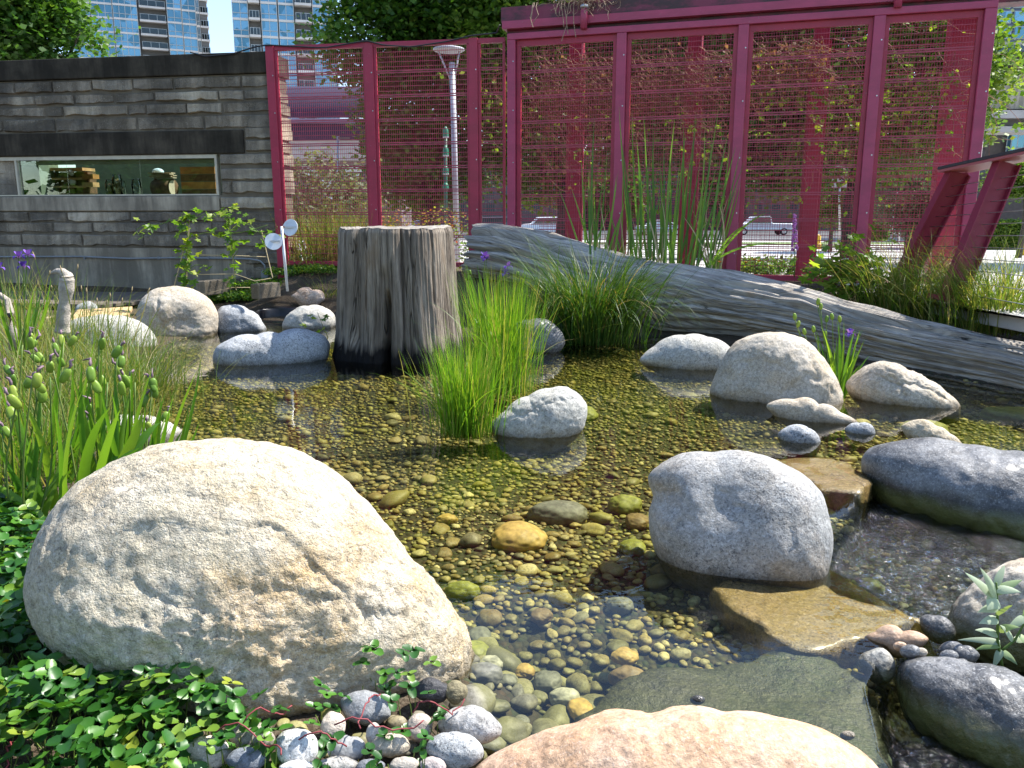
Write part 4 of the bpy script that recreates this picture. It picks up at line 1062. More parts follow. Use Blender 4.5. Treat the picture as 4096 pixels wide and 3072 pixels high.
boulder('boulder', 'low speckled rock half sunk behind the irises above the huge boulder', [(300, 1750), (350, 1705), (434, 1680), (543, 1664), (633, 1673), (693, 1697), (735, 1725), (720, 1770), (603, 1810), (450, 1820), (330, 1800)], (560, 1760), 0, 0.7, G_PALE, 102, 0.03, 6, 0.006, sink=0.2)
boulder('boulder', 'smooth pinkish-brown boulder cut off at the bottom edge', [(1880, 3090), (1950, 3040), (2100, 2965), (2300, 2900), (2600, 2860), (2900, 2850), (3100, 2870), (3300, 2930), (3450, 3020), (3540, 3120), (3540, 3300), (3300, 3480), (2800, 3560), (2200, 3500), (1900, 3300)], (2700, 3400), 0.0, 0.62, G_PINK, 111, 0.03, 7, 0.006)
boulder('boulder', 'wet blue-black speckled boulder in the bottom right corner', [(3584, 2690), (3612, 2643), (3731, 2629), (3891, 2657), (4090, 2713), (4300, 2830), (4400, 3100), (4250, 3300), (4010, 3150), (3851, 3060), (3692, 2960), (3612, 2850)], (3850, 2990), -0.11, 0.7, G_DARK, 121, 0.06, 6, 0.01)
boulder('boulder', 'brown-grey boulder behind the silver-leaved plant at the right edge', [(3785, 2475), (3835, 2396), (3915, 2324), (3987, 2268), (4090, 2235), (4250, 2240), (4380, 2400), (4350, 2700), (4096, 2740), (3930, 2690), (3830, 2610), (3785, 2530)], (3930, 2600), -0.08, 0.75, G_BUFF, 122, 0.06, 6, 0.012, facet=0.05)
boulder('rock', 'pale notched stone above the wet bottom right boulder', [(3430, 2640), (3477, 2603), (3532, 2594), (3576, 2635), (3582, 2680), (3524, 2720), (3465, 2690)], (3510, 2695), -0.03, 0.85, G_PALE, 123, 0.07, 5, 0.012, 'rock', sink=0.3)
boulder('rock', 'flat pink-tan oval stone at the end of the wet slab', [(3455, 2548), (3500, 2527), (3612, 2526), (3716, 2555), (3652, 2590), (3532, 2592)], (3580, 2580), 0.0, 0.7, G_PINK, 124, 0.03, 5, 0.006, 'rock', sink=0.3)
boulder('rock', 'wet dark stone with the spill running past it beyond the pink-tan stone', [(3680, 2470), (3740, 2462), (3803, 2485), (3825, 2531), (3775, 2560), (3700, 2530)], (3750, 2545), -0.02, 0.8, G_DARK, 125, 0.04, 5, 0.008, 'rock', sink=0.3)
boulder('rock', 'flat grey stone wedged behind the wet bottom right boulder', [(3750, 2600), (3851, 2580), (3920, 2619), (3880, 2660), (3770, 2640)], (3840, 2640), 0.0, 0.7, G_DARK, 126, 0.03, 5, 0.006, 'rock')
for k, (x, y, r, lab) in enumerate(((3795, 2625, 34, 'left of two dark round pebbles on the flat grey stone'), (3845, 2652, 24, 'right of two dark round pebbles on the flat grey stone'), (3640, 2605, 36, 'black wet pebble between the notched stone and the pink-tan stone'), (3680, 2610, 26, 'small tan pebble beside the black wet pebble'), (3600, 2585, 24, 'small pinkish pebble beneath the pink-tan stone'), (2790, 2800, 26, 'small dark pebble lying on the sunken mossy slab'), (2560 + 830, 2942, 26, 'tiny olive pebble on the ledge beside the pinkish-brown boulder'))):
    boulder('pebble', lab, [(x + r * 1.2 * math.cos(a), y + r * 0.75 * math.sin(a)) for a in np.linspace(0, 6.28, 13)[:-1]], (x, y + r * 0.6), 0.03 if k < 5 else -0.01, 0.9, [G_DARK, G_DARK, G_DARK, G_BUFF, G_PINK, G_DARK, G_BUFF][k], 130 + k, 0.04, 4, 0.004, 'pebble')
# rocks under the log and by the hidden bank
for k, (pts, base, mat, lab) in enumerate((
    ([(2060, 1210), (2100, 1130), (2200, 1100), (2300, 1120), (2340, 1200), (2330, 1290), (2200, 1330), (2090, 1310)], (2200, 1300), G_BLUE, 'shadowed grey rock propping up the raised end of the log'),
    ([(2030, 1370), (2050, 1300), (2120, 1280), (2220, 1300), (2260, 1370), (2230, 1420), (2120, 1430)], (2130, 1400), G_DARK, 'low shade-darkened rock between the tall rushes and the drooping sedge'))):  # dark granite on the second rock stands in for its shade
    boulder('rock', lab, pts, base, 0.02 if k < 2 else 0.25, 0.6, mat, 140 + k, 0.06, 5, 0.012, 'rock', facet=0.05)
boulder('rock', 'broken rust-orange rock on the bank left of the stump', [(1165, 1185), (1185, 1170), (1250, 1160), (1290, 1165), (1300, 1195), (1280, 1215), (1190, 1212)], (1230, 1210), 0.2, 0.7, m_granite('rust_rock', (0.42, 0.24, 0.13), (0.5, 0.36, 0.25), warmth=0.4, speck=0.3, wet=False), 150, 0.05, 5, 0.02, 'rock', facet=0.12)
boulder('rock', 'pale blue-grey stone beside the sawn plank on the left bank', [(300, 1235), (330, 1212), (370, 1210), (390, 1225), (395, 1250), (320, 1260)], (350, 1240), 0.16, 0.8, G_BLUE, 151, 0.04, 4, 0.01, 'rock')

# flat slabs at the spill
def slab(name, label, pts, zt, th, mat, tilt=(0, 0)):
    P = np.array([onz(*p, zt)[:2] for p in pts]); n = 90
    seg = np.vstack([P, P[:1]]); L = np.concatenate([[0], np.cumsum(np.linalg.norm(np.diff(seg, axis=0), axis=1))])
    tt_ = np.linspace(0, L[-1], n + 1)[:-1]; E = np.stack([np.interp(tt_, L, seg[:, k]) for k in (0, 1)], -1)
    c = E.mean(0); V = []; R_ = [0.0, 0.2, 0.4, 0.6, 0.75, 0.88, 0.96, 1.0, 1.01, 1.0, 0.97]
    for i, f in enumerate(R_):
        q = c + (E - c) * f
        z = np.full(n, zt) + 0.010 * fbm(np.stack([q[:, 0] * 5, q[:, 1] * 5, q[:, 0] * 0 + zt * 99], -1), 4) + tilt[0] * (q[:, 0] - c[0]) + tilt[1] * (q[:, 1] - c[1])
        if i > 5: z = z - [0.003, 0.012, th * 0.4, th * 0.75, th][i - 6]
        q = q + ((0.03 * fbm(np.stack([q[:, 0] * 6, q[:, 1] * 6, q[:, 0] * 0], -1), 3) + 0.012 * fbm(np.stack([q[:, 0] * 20, q[:, 1] * 20, q[:, 0] * 0 + i], -1), 2)))[:, None] * (f > 0.7) * (q - c) / (np.linalg.norm(q - c, axis=1)[:, None] + 1e-6)
        V.append(np.column_stack([q, z]))
    V = np.vstack(V); m_ = len(R_)
    i, j = np.meshgrid(np.arange(m_ - 1), np.arange(n)); Q = np.stack([i * n + j, i * n + (j + 1) % n, (i + 1) * n + (j + 1) % n, (i + 1) * n + j], -1).reshape(-1, 4)
    return tag(link(name, mesh_np(name, V, Q, mat, True)), label, 'slab')
slab('stone_slab', 'flat wet brown stone slab with water sliding over its right end', [(2839, 2345), (2974, 2276), (3158, 2262), (3293, 2316), (3452, 2388), (3690, 2465), (3560, 2535), (3293, 2585), (3173, 2585), (3054, 2535), (2895, 2415)], -0.018, 0.12, G_WETB, (-0.022, 0.0))
slab('stone_slab', 'sunken mossy grey-green slab under clear water above the bottom boulder', [(2350, 2850), (2430, 2770), (2650, 2670), (2850, 2625), (3150, 2590), (3330, 2640), (3470, 2710), (3510, 2850), (3540, 3050), (3000, 3100), (2450, 3000)], -0.05, 0.14, G_ALG, (0.01, 0.0))
slab('stone_slab', 'wet golden-brown ledge with a small waterfall next to the dark boulder', [(3090, 1835), (3200, 1822), (3320, 1824), (3405, 1852), (3450, 1901), (3488, 1935), (3440, 1968), (3293, 1955), (3200, 1915)], 0.003, 0.20, G_WETB, (-0.01, 0.0))

# stones seen under the water
SUNK = {'tan': m_plain('sunken_tan', (0.40, 0.27, 0.08), 0.6, var=0.35, scale=40), 'gr': m_plain('sunken_grey', (0.14, 0.14, 0.11), 0.6, var=0.4, scale=50), 'gn': m_plain('sunken_green', (0.20, 0.21, 0.04), 0.6, var=0.4, scale=40), 'tn': m_plain('sunken_brown', (0.19, 0.13, 0.06), 0.6, var=0.4, scale=45), 'pl': m_plain('sunken_pale', (0.34, 0.33, 0.26), 0.6, var=0.5, scale=60)}
for k, (x, y, rx, ry, mat, lab) in enumerate((
    (2074, 2145, 108, 48, 'tan', 'large golden-tan stone lying under water in the middle of the pond'), (2236, 2040, 120, 34, 'gr', 'flat grey-green stone under water beyond the golden-tan stone'),
    (2535, 2165, 50, 38, 'gn', 'green algae-covered stone under water left of the pale grey boulder'), (2550, 2060, 48, 46, 'tn', 'brown half-sunk stone touching the pale grey boulder'),
    (2500, 2000, 70, 26, 'gn', 'flat olive stone under water behind the brown half-sunk stone'), (1848, 2345, 66, 26, 'gn', 'long yellow-green stone under water beside the huge boulder'),
    (1920, 2510, 48, 38, 'gr', 'grey round stone under bluish water nearest the huge boulder'), (1900, 2600, 55, 42, 'gn', 'mossy pale stone under water at the foot of the huge boulder'),
    (2165, 2430, 44, 26, 'tn', 'brown pointed stone under water in the middle of the near pool'), (2480, 2390, 52, 26, 'gr', 'smooth grey stone under water at the ripple edge'),
    (2500, 2590, 48, 30, 'tan', 'pale tan round stone under water beside the sunken slab'), (2515, 2675, 68, 40, 'tn', 'large brownish stone under water at the corner of the sunken slab'),
    (2190, 2690, 55, 48, 'gr', 'dark grey stone under water in the deepest part of the pool'), (2260, 2755, 62, 36, 'pl', 'white-speckled oval stone under water above the bottom boulder'),
    (2320, 2800, 50, 52, 'tan', 'yellowish egg-shaped stone under water at the bottom boulder'), (1935, 2760, 74, 42, 'gr', 'broad grey stone under water by the pebble shore'),
    (2030, 2720, 40, 30, 'gr', 'round dark stone under water beside the broad grey stone'), (2345, 2985 - 60, 46, 40, 'tan', 'mustard-coloured stone half under the bottom boulder'),
    (1970, 2640, 58, 30, 'pl', 'banded pale oval stone under water in the left part of the pool'), (2100, 2650, 42, 28, 'tan', 'spotted yellow-brown stone under water next to the banded oval'),
    (1790, 1935 + 120, 40, 16, 'tan', 'pale flat stone under water behind the huge boulder'), (2665, 2225 + 40, 55, 26, 'tn', 'dark reddish stone at the front foot of the pale grey boulder'),
    (3480, 2235, 60, 24, 'gn', 'bright yellow-green stone in the lower pool'), (3400, 2320, 50, 20, 'gn', 'second yellow-green stone in the lower pool nearer the slab'),
    (4060, 1650, 110, 22, 'gn', 'sunken yellowish rock in the upper pool at the right edge'), (3700, 1735 - 20, 90, 22, 'gn', 'sunken olive rock in the upper pool by the orange-stained rock'),
    (2330, 1655, 60, 32, 'gn', 'algae-covered foot of stone under water right of the slanting boulder'), (700, 1790 - 30, 60, 22, 'gn', 'dim sunken rock right of the low speckled rock'))):
    mm = SUNK[mat]
    b = onz(x, y, -0.07); zb = gz(b[0], b[1]); V, F = ICO[5]; w = rx / FPX * np.linalg.norm(b - np.array((0, 0, CH)))
    el = math.atan2(CH, math.hypot(b[0], b[1])); hy = min(1.3 * w, max(0.5 * w, (ry / FPX * np.linalg.norm(b)) / math.sin(el) * 0.8))
    hz = max(0.02, min(0.6 * w, 0.06))
    Vv = V * np.array((w, hy, hz)) * (1 + 0.12 * fbm(V * 1.2 + k * 3, 3)[:, None])
    tag(link('sunken_stone', mesh_np('sunken_stone', Vv, F, mm, True), loc=(b[0], b[1], max(zb + hz * 0.4, -0.10) if k not in (22, 23) else -0.19)), lab, 'stone')

# cobbles of the little shore at the bottom
C_ = lambda n, b, w=None, **k: m_granite(n, b, w or tuple(v * 0.8 for v in b), light=tuple(min(0.8, v * 1.45) for v in b), wet=False, scale=0.6, **k)
shore = [(1461, 2832, 102, 70, C_('cobble_grey', (0.24, 0.245, 0.25), speck=0.6), 'large grey granite cobble in the strawberry runners'), (1729, 2764, 66, 52, C_('cobble_black', (0.05, 0.05, 0.055), speck=0.5, rough=0.4), 'jagged black rock with a moss tuft at the shore'),
         (1822, 2768, 42, 48, C_('cobble_olive', (0.22, 0.19, 0.11), speck=0.5), 'brown wedge-shaped rock beside the jagged black rock'), (1332, 2905, 50, 60, C_('cobble_pale_pink', (0.52, 0.45, 0.37), speck=0.15), 'pale pinkish upright cobble left of the grey granite cobble'),
         (1386, 2995, 82, 52, C_('cobble_smooth_grey', (0.27, 0.27, 0.27), speck=0.1, bump=0.1), 'smooth plain grey cobble in the middle of the shore'), (1186, 2990, 94, 78, C_('cobble_white_speckled', (0.56, 0.56, 0.55), speck=0.85), 'white cobble with black speckles'),
         (1007, 2950, 98, 62, C_('cobble_sand', (0.33, 0.30, 0.24), speck=0.5), 'sandy grey cobble half under strawberry leaves'), (837, 3010, 88, 70, C_('cobble_cream', (0.55, 0.50, 0.42), speck=0.2), 'cream notched cobble at the edge of the leaves'),
         (986, 3040, 74, 52, C_('cobble_blue', (0.17, 0.19, 0.22), speck=0.3), 'bluish slate cobble at the bottom edge'), (1495, 2935, 30, 46, C_('cobble_ivory', (0.48, 0.44, 0.39), speck=0.2), 'narrow ivory pebble standing on edge'),
         (1678, 2910, 56, 58, C_('cobble_rose', (0.44, 0.37, 0.31), speck=0.25), 'rosy cobble under the red strawberry leaves'), (1563, 2983, 88, 46, C_('cobble_tan', (0.45, 0.39, 0.30), speck=0.2), 'oval tan cobble right of the smooth grey one'),
         (1820, 3002, 122, 72, C_('cobble_salt', (0.36, 0.37, 0.37), speck=0.9), 'large black and white granite cobble beside the bottom boulder'), (1880, 2905, 120, 80, G_GREY, 'large half-wet grey cobble at the water edge'),
         (1353, 3062, 84, 34, C_('cobble_fleck', (0.38, 0.36, 0.33), speck=0.7), 'flecked cobble cut by the bottom edge below the smooth grey one'), (1190, 3070, 70, 28, C_('cobble_white', (0.6, 0.6, 0.58), speck=0.3), 'whitish cobble cut by the bottom edge'),
         (1481, 3070, 60, 34, C_('cobble_slate', (0.2, 0.21, 0.23), speck=0.3), 'slate grey cobble at the bottom edge under yellow leaves'), (1617, 3062, 66, 34, C_('cobble_mushroom', (0.40, 0.36, 0.31), speck=0.15), 'mushroom-coloured cobble at the bottom edge'),
         (1732, 3064, 56, 36, C_('cobble_mauve', (0.44, 0.38, 0.36), speck=0.2), 'mauve cobble at the bottom edge beside the granite one')]
for k, (x, y, rx, ry, mt, lab) in enumerate(shore):
    jag = 0.12 if k in (1, 2) else 0.05
    boulder('cobble', lab, [(x + rx * (1 + 0.10 * math.sin(2 * a + k) + jag * RNG.uniform(-1, 1)) * math.cos(a), y + ry * (1 + jag * RNG.uniform(-1, 1)) * math.sin(a)) for a in np.linspace(0, 6.28, 15)[:-1]], (x, y + ry * 0.8), 0.045, 0.85, mt, 200 + k, 0.06, 5, 0.008, 'cobble', push=0.5, facet=0.12 if k == 1 else 0.03)
for k in range(46):                                                   # smaller gravel in the gaps of the shore
    x, y = RNG.uniform(640, 1900), RNG.uniform(2790, 3110)
    b = onz(x, y, 0.05); r = RNG.uniform(0.010, 0.024)
    o = link('pebble', peb_me[k % 6], loc=(b[0], b[1], gz(b[0], b[1]) + r * 0.3)); o.scale = (r * 1.3, r, r * 0.7); o.rotation_euler = (0, 0, RNG.uniform(0, 6))
    tag(o, 'small pebble filling a gap between the cobbles of the shore', 'pebble', 'gap pebbles of the shore')

# ---- the stump
M_STUMP = m_wood('weathered_stump', (0.45, 0.38, 0.305), (0.115, 0.088, 0.066), 1.0, 17, bump=1.0, wetz=0.13, warm=(0.24, 0.165, 0.10))
M_LOG = m_wood('weathered_log', (0.68, 0.63, 0.56), (0.28, 0.245, 0.205), 1.1, 24, bump=1.0, warm=(0.30, 0.19, 0.09))
sc0 = onz(1597, 1455, 0); Dc = sc0[1] + 0.52
SC_ = np.array((ony(1597, 1300, Dc)[0], Dc)); ztop = float(ony(1575, 914, Dc - 0.45)[2])
nph, nz = 440, 130
PH = np.linspace(0, 2 * math.pi, nph, endpoint=False); ZZ = np.linspace(-0.12, ztop, nz)
ph, zz = np.meshgrid(PH, ZZ)                                          # ph = 0 faces the camera, grows to the right
f = np.clip(zz / ztop, 0, 1)
R = 0.545 + (0.49 - 0.545) * f ** 0.8 + 0.035 * np.exp(-np.clip(zz, 0, 9) / 0.18)
cx_, sx_ = np.cos(ph), np.sin(ph)
R += 0.022 * fbm(np.stack([sx_ * 2.3, cx_ * 2.3, zz * 0.5], -1), 3) + 0.006 * fbm(np.stack([sx_ * 11, cx_ * 11, zz * 1.1 + 9], -1), 4) + 0.006 * fbm(np.stack([sx_ * 50, cx_ * 50, zz * 2.5], -1), 2)
def groove(px, w, d, z0, z1, lean=0.0):
    global R
    a0 = math.asin(max(-0.98, min(0.98, (px - 1590) / 262.0)))
    wob = 0.035 * fbm(np.stack([zz * 2.4, zz * 0 + px, zz * 0], -1), 2)
    dd = np.abs((ph + math.pi) % (2 * math.pi) - math.pi - a0 - wob - lean * (zz - 0.5))
    R -= d * np.exp(-(dd / w) ** 2) * sstep(z0 - 0.08, z0 + 0.08, zz) * (1 - sstep(z1 - 0.1, z1 + 0.1, zz))
for g in ((1424, 0.05, 0.07, 0.15, 1.3), (1440, 0.10, 0.035, -1, 1.4), (1487, 0.012, 0.05, 0.3, 1.4), (1573, 0.055, 0.17, -0.3, 0.55), (1566, 0.10, 0.05, -0.3, 0.75), (1640, 0.020, 0.06, 0.1, 1.4), (1660, 0.09, 0.03, -1, 1.4), (1696, 0.014, 0.06, 0.2, 1.4), (1772, 0.02, 0.05, 0.5, 1.4), (1520, 0.01, 0.03, 0.0, 0.6), (1380, 0.03, 0.04, 0, 1.2)): groove(*g)
tp_ = sstep(0.965, 1.0, f); R -= 0.012 * tp_
zz2 = zz + 0.015 * fbm(np.stack([sx_ * 4, cx_ * 4, zz * 0], -1), 2) * f
V = np.stack([SC_[0] + R * sx_, SC_[1] - R * cx_, zz2], -1).reshape(-1, 3)
i, j = np.meshgrid(np.arange(nz - 1), np.arange(nph)); Q = np.stack([i * nph + j, i * nph + (j + 1) % nph, (i + 1) * nph + (j + 1) % nph, (i + 1) * nph + j], -1).reshape(-1, 4)
uv = np.stack([ph * 0.53, zz], -1).reshape(-1, 2)
st = thing('tree_stump', 'massive weathered grey tree stump with deep vertical cracks standing in the pond', 'stump', (SC_[0], SC_[1], 0))
link('trunk', mesh_np('trunk', V, Q, M_STUMP, True, uv=uv), st)
ring = V.reshape(nz, nph, 3)[-1]; Cc = ring.mean(0); TV = [ring]; TU = []
for k, s in enumerate((0.93, 0.7, 0.45, 0.2, 0.02)):
    q = Cc + (ring - Cc) * s; q[:, 2] += 0.008 + 0.01 * fbm(q * 8, 3); TV.append(q)
TV = np.vstack(TV); i, j = np.meshgrid(np.arange(5), np.arange(nph)); Q = np.stack([i * nph + j, i * nph + (j + 1) % nph, (i + 1) * nph + (j + 1) % nph, (i + 1) * nph + j], -1).reshape(-1, 4)
rr_ = np.linalg.norm(TV[:, :2] - Cc[:2], axis=1)
link('top_face', mesh_np('top_face', TV, Q, m_wood('stump_top', (0.46, 0.42, 0.36), (0.22, 0.19, 0.16), 2, 30, bump=0.6), True, uv=np.stack([rr_, TV[:, 0]], -1)), st)

# ---- the log
LP = [(1890, 1005, 9.75, 100), (1960, 1008, 9.6, 108), (2080, 1030, 9.45, 110), (2250, 1080, 9.2, 116), (2500, 1165, 8.95, 126), (2700, 1205, 8.65, 132), (2900, 1228, 8.3, 130), (3100, 1258, 7.9, 122), (3400, 1330, 7.2, 112), (3700, 1397, 6.55, 112), (3950, 1452, 6.05, 108), (4096, 1480, 5.8, 106), (4400, 1560, 5.35, 110), (5000, 1700, 4.6, 115)]
C3 = np.array([ony(a_, b_, d_) for a_, b_, d_, _ in LP]); R3 = np.array([r_ / FPX * d_ * 1.0 for _, _, d_, r_ in LP])
Ln = np.concatenate([[0], np.cumsum(np.linalg.norm(np.diff(C3, axis=0), axis=1))]); ns, na = 330, 150
S_ = np.linspace(0, Ln[-1], ns)
from numpy import interp
C = np.stack([interp(S_, Ln, C3[:, k]) for k in range(3)], -1); Rr = interp(S_, Ln, R3)
kk = np.ones(15) / 15
for k in range(3): C[:, k] = np.convolve(np.pad(C[:, k], 7, 'edge'), kk, 'valid')
T_ = np.gradient(C, axis=0); T_ /= np.linalg.norm(T_, axis=1)[:, None]
Xc = np.cross(T_, ZV); Xc /= np.linalg.norm(Xc, axis=1)[:, None]; Yc = np.cross(Xc, T_)       # Xc points to the camera side (-y)
an = np.linspace(0, 2 * math.pi, na, endpoint=False)
AN, SS = np.meshgrid(an, S_)
ca, sa = np.cos(AN), np.sin(AN)
RR = Rr[:, None] * (1 + 0.085 * fbm(np.stack([ca * 1.3, sa * 1.3, SS * 0.9], -1), 3) + 0.07 * fbm(np.stack([ca * 5, sa * 5, SS * 0.55 + 4], -1), 3) + 0.05 * fbm(np.stack([ca * 16, sa * 16, SS * 1.1], -1), 4))
def crack(a0, s0, s1, w, d):
    global RR
    dd = np.abs((AN - a0 - 0.10 * fbm(np.stack([SS * 1.3, SS * 0 + a0, SS * 0], -1), 3) + math.pi) % (2 * math.pi) - math.pi)
    RR -= d * np.exp(-(dd / w) ** 2) * sstep(s0 - 0.1, s0 + 0.15, SS) * (1 - sstep(s1 - 0.2, s1 + 0.2, SS))
for c_ in ((0.85, -0.5, 1.5, 0.10, 0.20), (0.2, -0.5, 0.9, 0.05, 0.10), (0.25, -0.2, 3.0, 0.03, 0.04), (0.6, 2.2, 4.6, 0.035, 0.05), (-0.2, 2.6, 7, 0.03, 0.04), (0.1, 3.5, 8, 0.02, 0.035), (0.9, 3.0, 9, 0.04, 0.03), (-0.5, 2, 6, 0.05, 0.04)): crack(*c_)
for q_ in range(16):
    s0_ = RNG.uniform(0.5, 8); crack(RNG.uniform(-0.7, 1.4), s0_, s0_ + RNG.uniform(0.6, 2.4), RNG.uniform(0.012, 0.03), RNG.uniform(0.03, 0.07))
kn = np.exp(-(((SS - 4.1) / 0.16) ** 2 + ((AN - 0.85) / 0.25) ** 2)); RR += 0.05 * kn       # a knot
side = np.sign((Xc[0] @ np.array((0, -1, 0))))
V = C[:, None, :] + RR[..., None] * (ca[..., None] * (Xc * side)[:, None, :] + sa[..., None] * Yc[:, None, :])
jag_ = 0.16 * fbm(np.stack([ca * 2.2, sa * 2.2, SS * 0 + 3], -1), 3) + 0.06 * fbm(np.stack([ca * 9, sa * 9, SS * 0 + 8], -1), 2)
V = V + T_[:, None, :] * (np.abs(jag_) * (1 - sstep(0.0, 0.5, SS)))[..., None]
V = V.reshape(-1, 3)
i, j = np.meshgrid(np.arange(ns - 1), np.arange(na)); Q = np.stack([i * na + j, i * na + (j + 1) % na, (i + 1) * na + (j + 1) % na, (i + 1) * na + j], -1).reshape(-1, 4)
uv = np.stack([AN * 0.33 + 0.05 * fbm(np.stack([SS * 1.2, AN * 0, AN * 0], -1), 2), SS], -1).reshape(-1, 2)
capc = C[0]; V = np.vstack([V, capc + T_[0] * 0.12]); uv = np.vstack([uv, [(0, 0)]])
TR = np.array([(len(V) - 1, (k + 1) % na, k) for k in range(na)])
tag(link('driftwood_log', mesh_np('driftwood_log', V, [Q, TR], M_LOG, True, uv=uv)), 'long silvery grey driftwood log sloping down behind the pond to the right', 'log')

# driftwood stick on the left bank: upright with a beak-like head
dz = thing('driftwood_stick', 'pale upright driftwood stick with a beak-like top on the left bank', 'driftwood', ony(258, 1290, 5.9))
sp = [ony(x, y, 5.9) for x, y in ((250, 1330), (253, 1260), (262, 1190), (268, 1130), (266, 1104), (250, 1088), (230, 1084), (203, 1092))]
rad = np.array((30, 28, 26, 24, 25, 19, 11, 3)) / FPX * 5.9
tt = np.linspace(0, 7, 60); Pp = np.stack([interp(tt, np.arange(8), np.array(sp)[:, k]) for k in range(3)], -1); rd = interp(tt, np.arange(8), rad)
rd = rd * (1 + 0.22 * fbm(np.stack([tt * 1.1, tt * 0, tt * 0 + 3], -1), 3))
m = MB(); m.tube(Pp, rd, 14); o = m.build('stick', m_plain('pale_driftwood', (0.42, 0.37, 0.31), 0.9, var=0.35, scale=18, bump=0.8), dz, True)
sp = [ony(x, y, 5.4) for x, y in ((55, 1400), (50, 1320), (40, 1250), (28, 1200), (0, 1180), (-30, 1185))]
dz2 = thing('driftwood_stick', 'thin grey driftwood stick leaning at the left edge among grass', 'driftwood', sp[0])
m = MB(); m.tube(sp, [0.028, 0.03, 0.026, 0.022, 0.018, 0.01], 10); m.build('stick', m_plain('grey_driftwood', (0.30, 0.26, 0.22), 0.9, var=0.35, scale=18, bump=0.8), dz2, True)
# sawn plank
p = [onz(283, 1285, 0.14), onz(515, 1265, 0.14), onz(530, 1232, 0.16), onz(310, 1245, 0.16)]
m = MB(); m.hexa([q_ - ZV * 0.05 for q_ in p] + [q_ + ZV * 0.02 for q_ in p]); tag(bevel(m.build('sawn_plank', m_plain('fresh_plank', (0.52, 0.36, 0.18), 0.8, var=0.3, scale=14)), 0.006), 'fresh orange-tan sawn plank behind the low whitish boulder', 'plank')
p = [onz(150, 1310, 0.12), onz(300, 1285, 0.12), onz(285, 1255, 0.14), onz(170, 1275, 0.14)]
m = MB(); m.hexa([q_ - ZV * 0.05 for q_ in p] + [q_ + ZV * 0.015 for q_ in p]); tag(bevel(m.build('sawn_plank', m_plain('pale_plank', (0.48, 0.37, 0.24), 0.8, var=0.3, scale=14)), 0.006), 'pale weathered plank left of the upright driftwood stick', 'plank')
# black pond liner edge
pts = [onz(x, y, z) for x, y, z in ((1010, 1262, 0.10), (1060, 1238, 0.13), (1130, 1236, 0.13), (1190, 1240, 0.13), (1240, 1240, 0.12))]
V = []; 
for q_ in pts:
    for dz_, dy_ in ((0.02, 0.12), (0.025, 0.0), (0.0, -0.05), (-0.15, -0.06)): V.append(q_ + np.array((0, dy_, dz_ + 0.006 * RNG.normal())))
Q = [(a_ * 4 + b_, a_ * 4 + b_ + 1, a_ * 4 + b_ + 5, a_ * 4 + b_ + 4) for a_ in range(4) for b_ in range(3)]
tag(link('pond_liner', mesh_np('pond_liner', np.array(V), np.array(Q), m_plain('black_liner', (0.012, 0.012, 0.014), 0.35), True)), 'black rubber pond liner edge exposed between two grey boulders', 'pond liner')
# ================================================================== PLANTS
def blade_arrays(base, az, lean, curl, length, width, segs=6, taper=1.6, fold=0.0, rnd=None, tw=None):
    """curved ribbons; all inputs are arrays over the blades"""
    base = np.asarray(base, float); n = len(base)
    t = np.linspace(0, 1, segs + 1)
    a = lean[:, None] + curl[:, None] * t[None] ** 1.5                # angle from the vertical
    st_ = np.diff(t, prepend=0)[None] * length[:, None]
    hx = np.cumsum(np.sin(a) * st_, 1); hz = np.cumsum(np.cos(a) * st_, 1)
    C = np.stack([base[:, 0:1] + np.cos(az)[:, None] * hx, base[:, 1:2] + np.sin(az)[:, None] * hx, base[:, 2:3] + hz], -1)
    pa = az + math.pi / 2 + (RNG.normal(0, 0.6, n) if tw is None else tw)
    w = width[:, None] * np.clip(1 - t[None] ** taper, 0.02, 1) * (0.55 + 0.45 * np.clip(t[None] * 6, 0, 1))
    side = np.stack([np.cos(pa), np.sin(pa), np.zeros(n)], -1)[:, None, :] * w[..., None] / 2
    V = np.stack([C - side, C + side], 2)                            # n, segs+1, 2, 3
    k = np.arange(segs)[None] * 2 + (np.arange(n) * (segs + 1) * 2)[:, None]
    Q = np.stack([k, k + 1, k + 3, k + 2], -1).reshape(-1, 4)
    r = RNG.random(n) if rnd is None else rnd
    return V.reshape(-1, 3), Q, np.repeat(r, (segs + 1) * 2)

def tuft(cx, cy, cz, n, spread, h, w, lean=(0.0, 0.35), curl=(0.2, 0.9), seed=None, segs=6, taper=1.6, aniso=(1, 1), hvar=0.35):
    b = np.column_stack([cx + RNG.normal(0, spread * aniso[0], n), cy + RNG.normal(0, spread * aniso[1], n), np.full(n, cz)])
    az = np.arctan2(b[:, 1] - cy, b[:, 0] - cx) + RNG.normal(0, 0.8, n)
    return blade_arrays(b, az, RNG.uniform(*lean, n), RNG.uniform(*curl, n), h * (1 - hvar * RNG.random(n)), w * RNG.uniform(0.7, 1.25, n), segs, taper)
def merge(parts):
    V, Q, R = [], [], []; o = 0
    for v, q, r in parts: V.append(v); Q.append(q + o); R.append(r); o += len(v)
    return np.vstack(V), np.vstack(Q), np.concatenate(R)
def plant_mesh(name, arr, mat, parent, stuff=False, smooth=True):
    V, Q, R = arr
    o = link(name, mesh_np(name, V, Q, mat, smooth, R), parent)
    if stuff: o['kind'] = 'stuff'
    return o

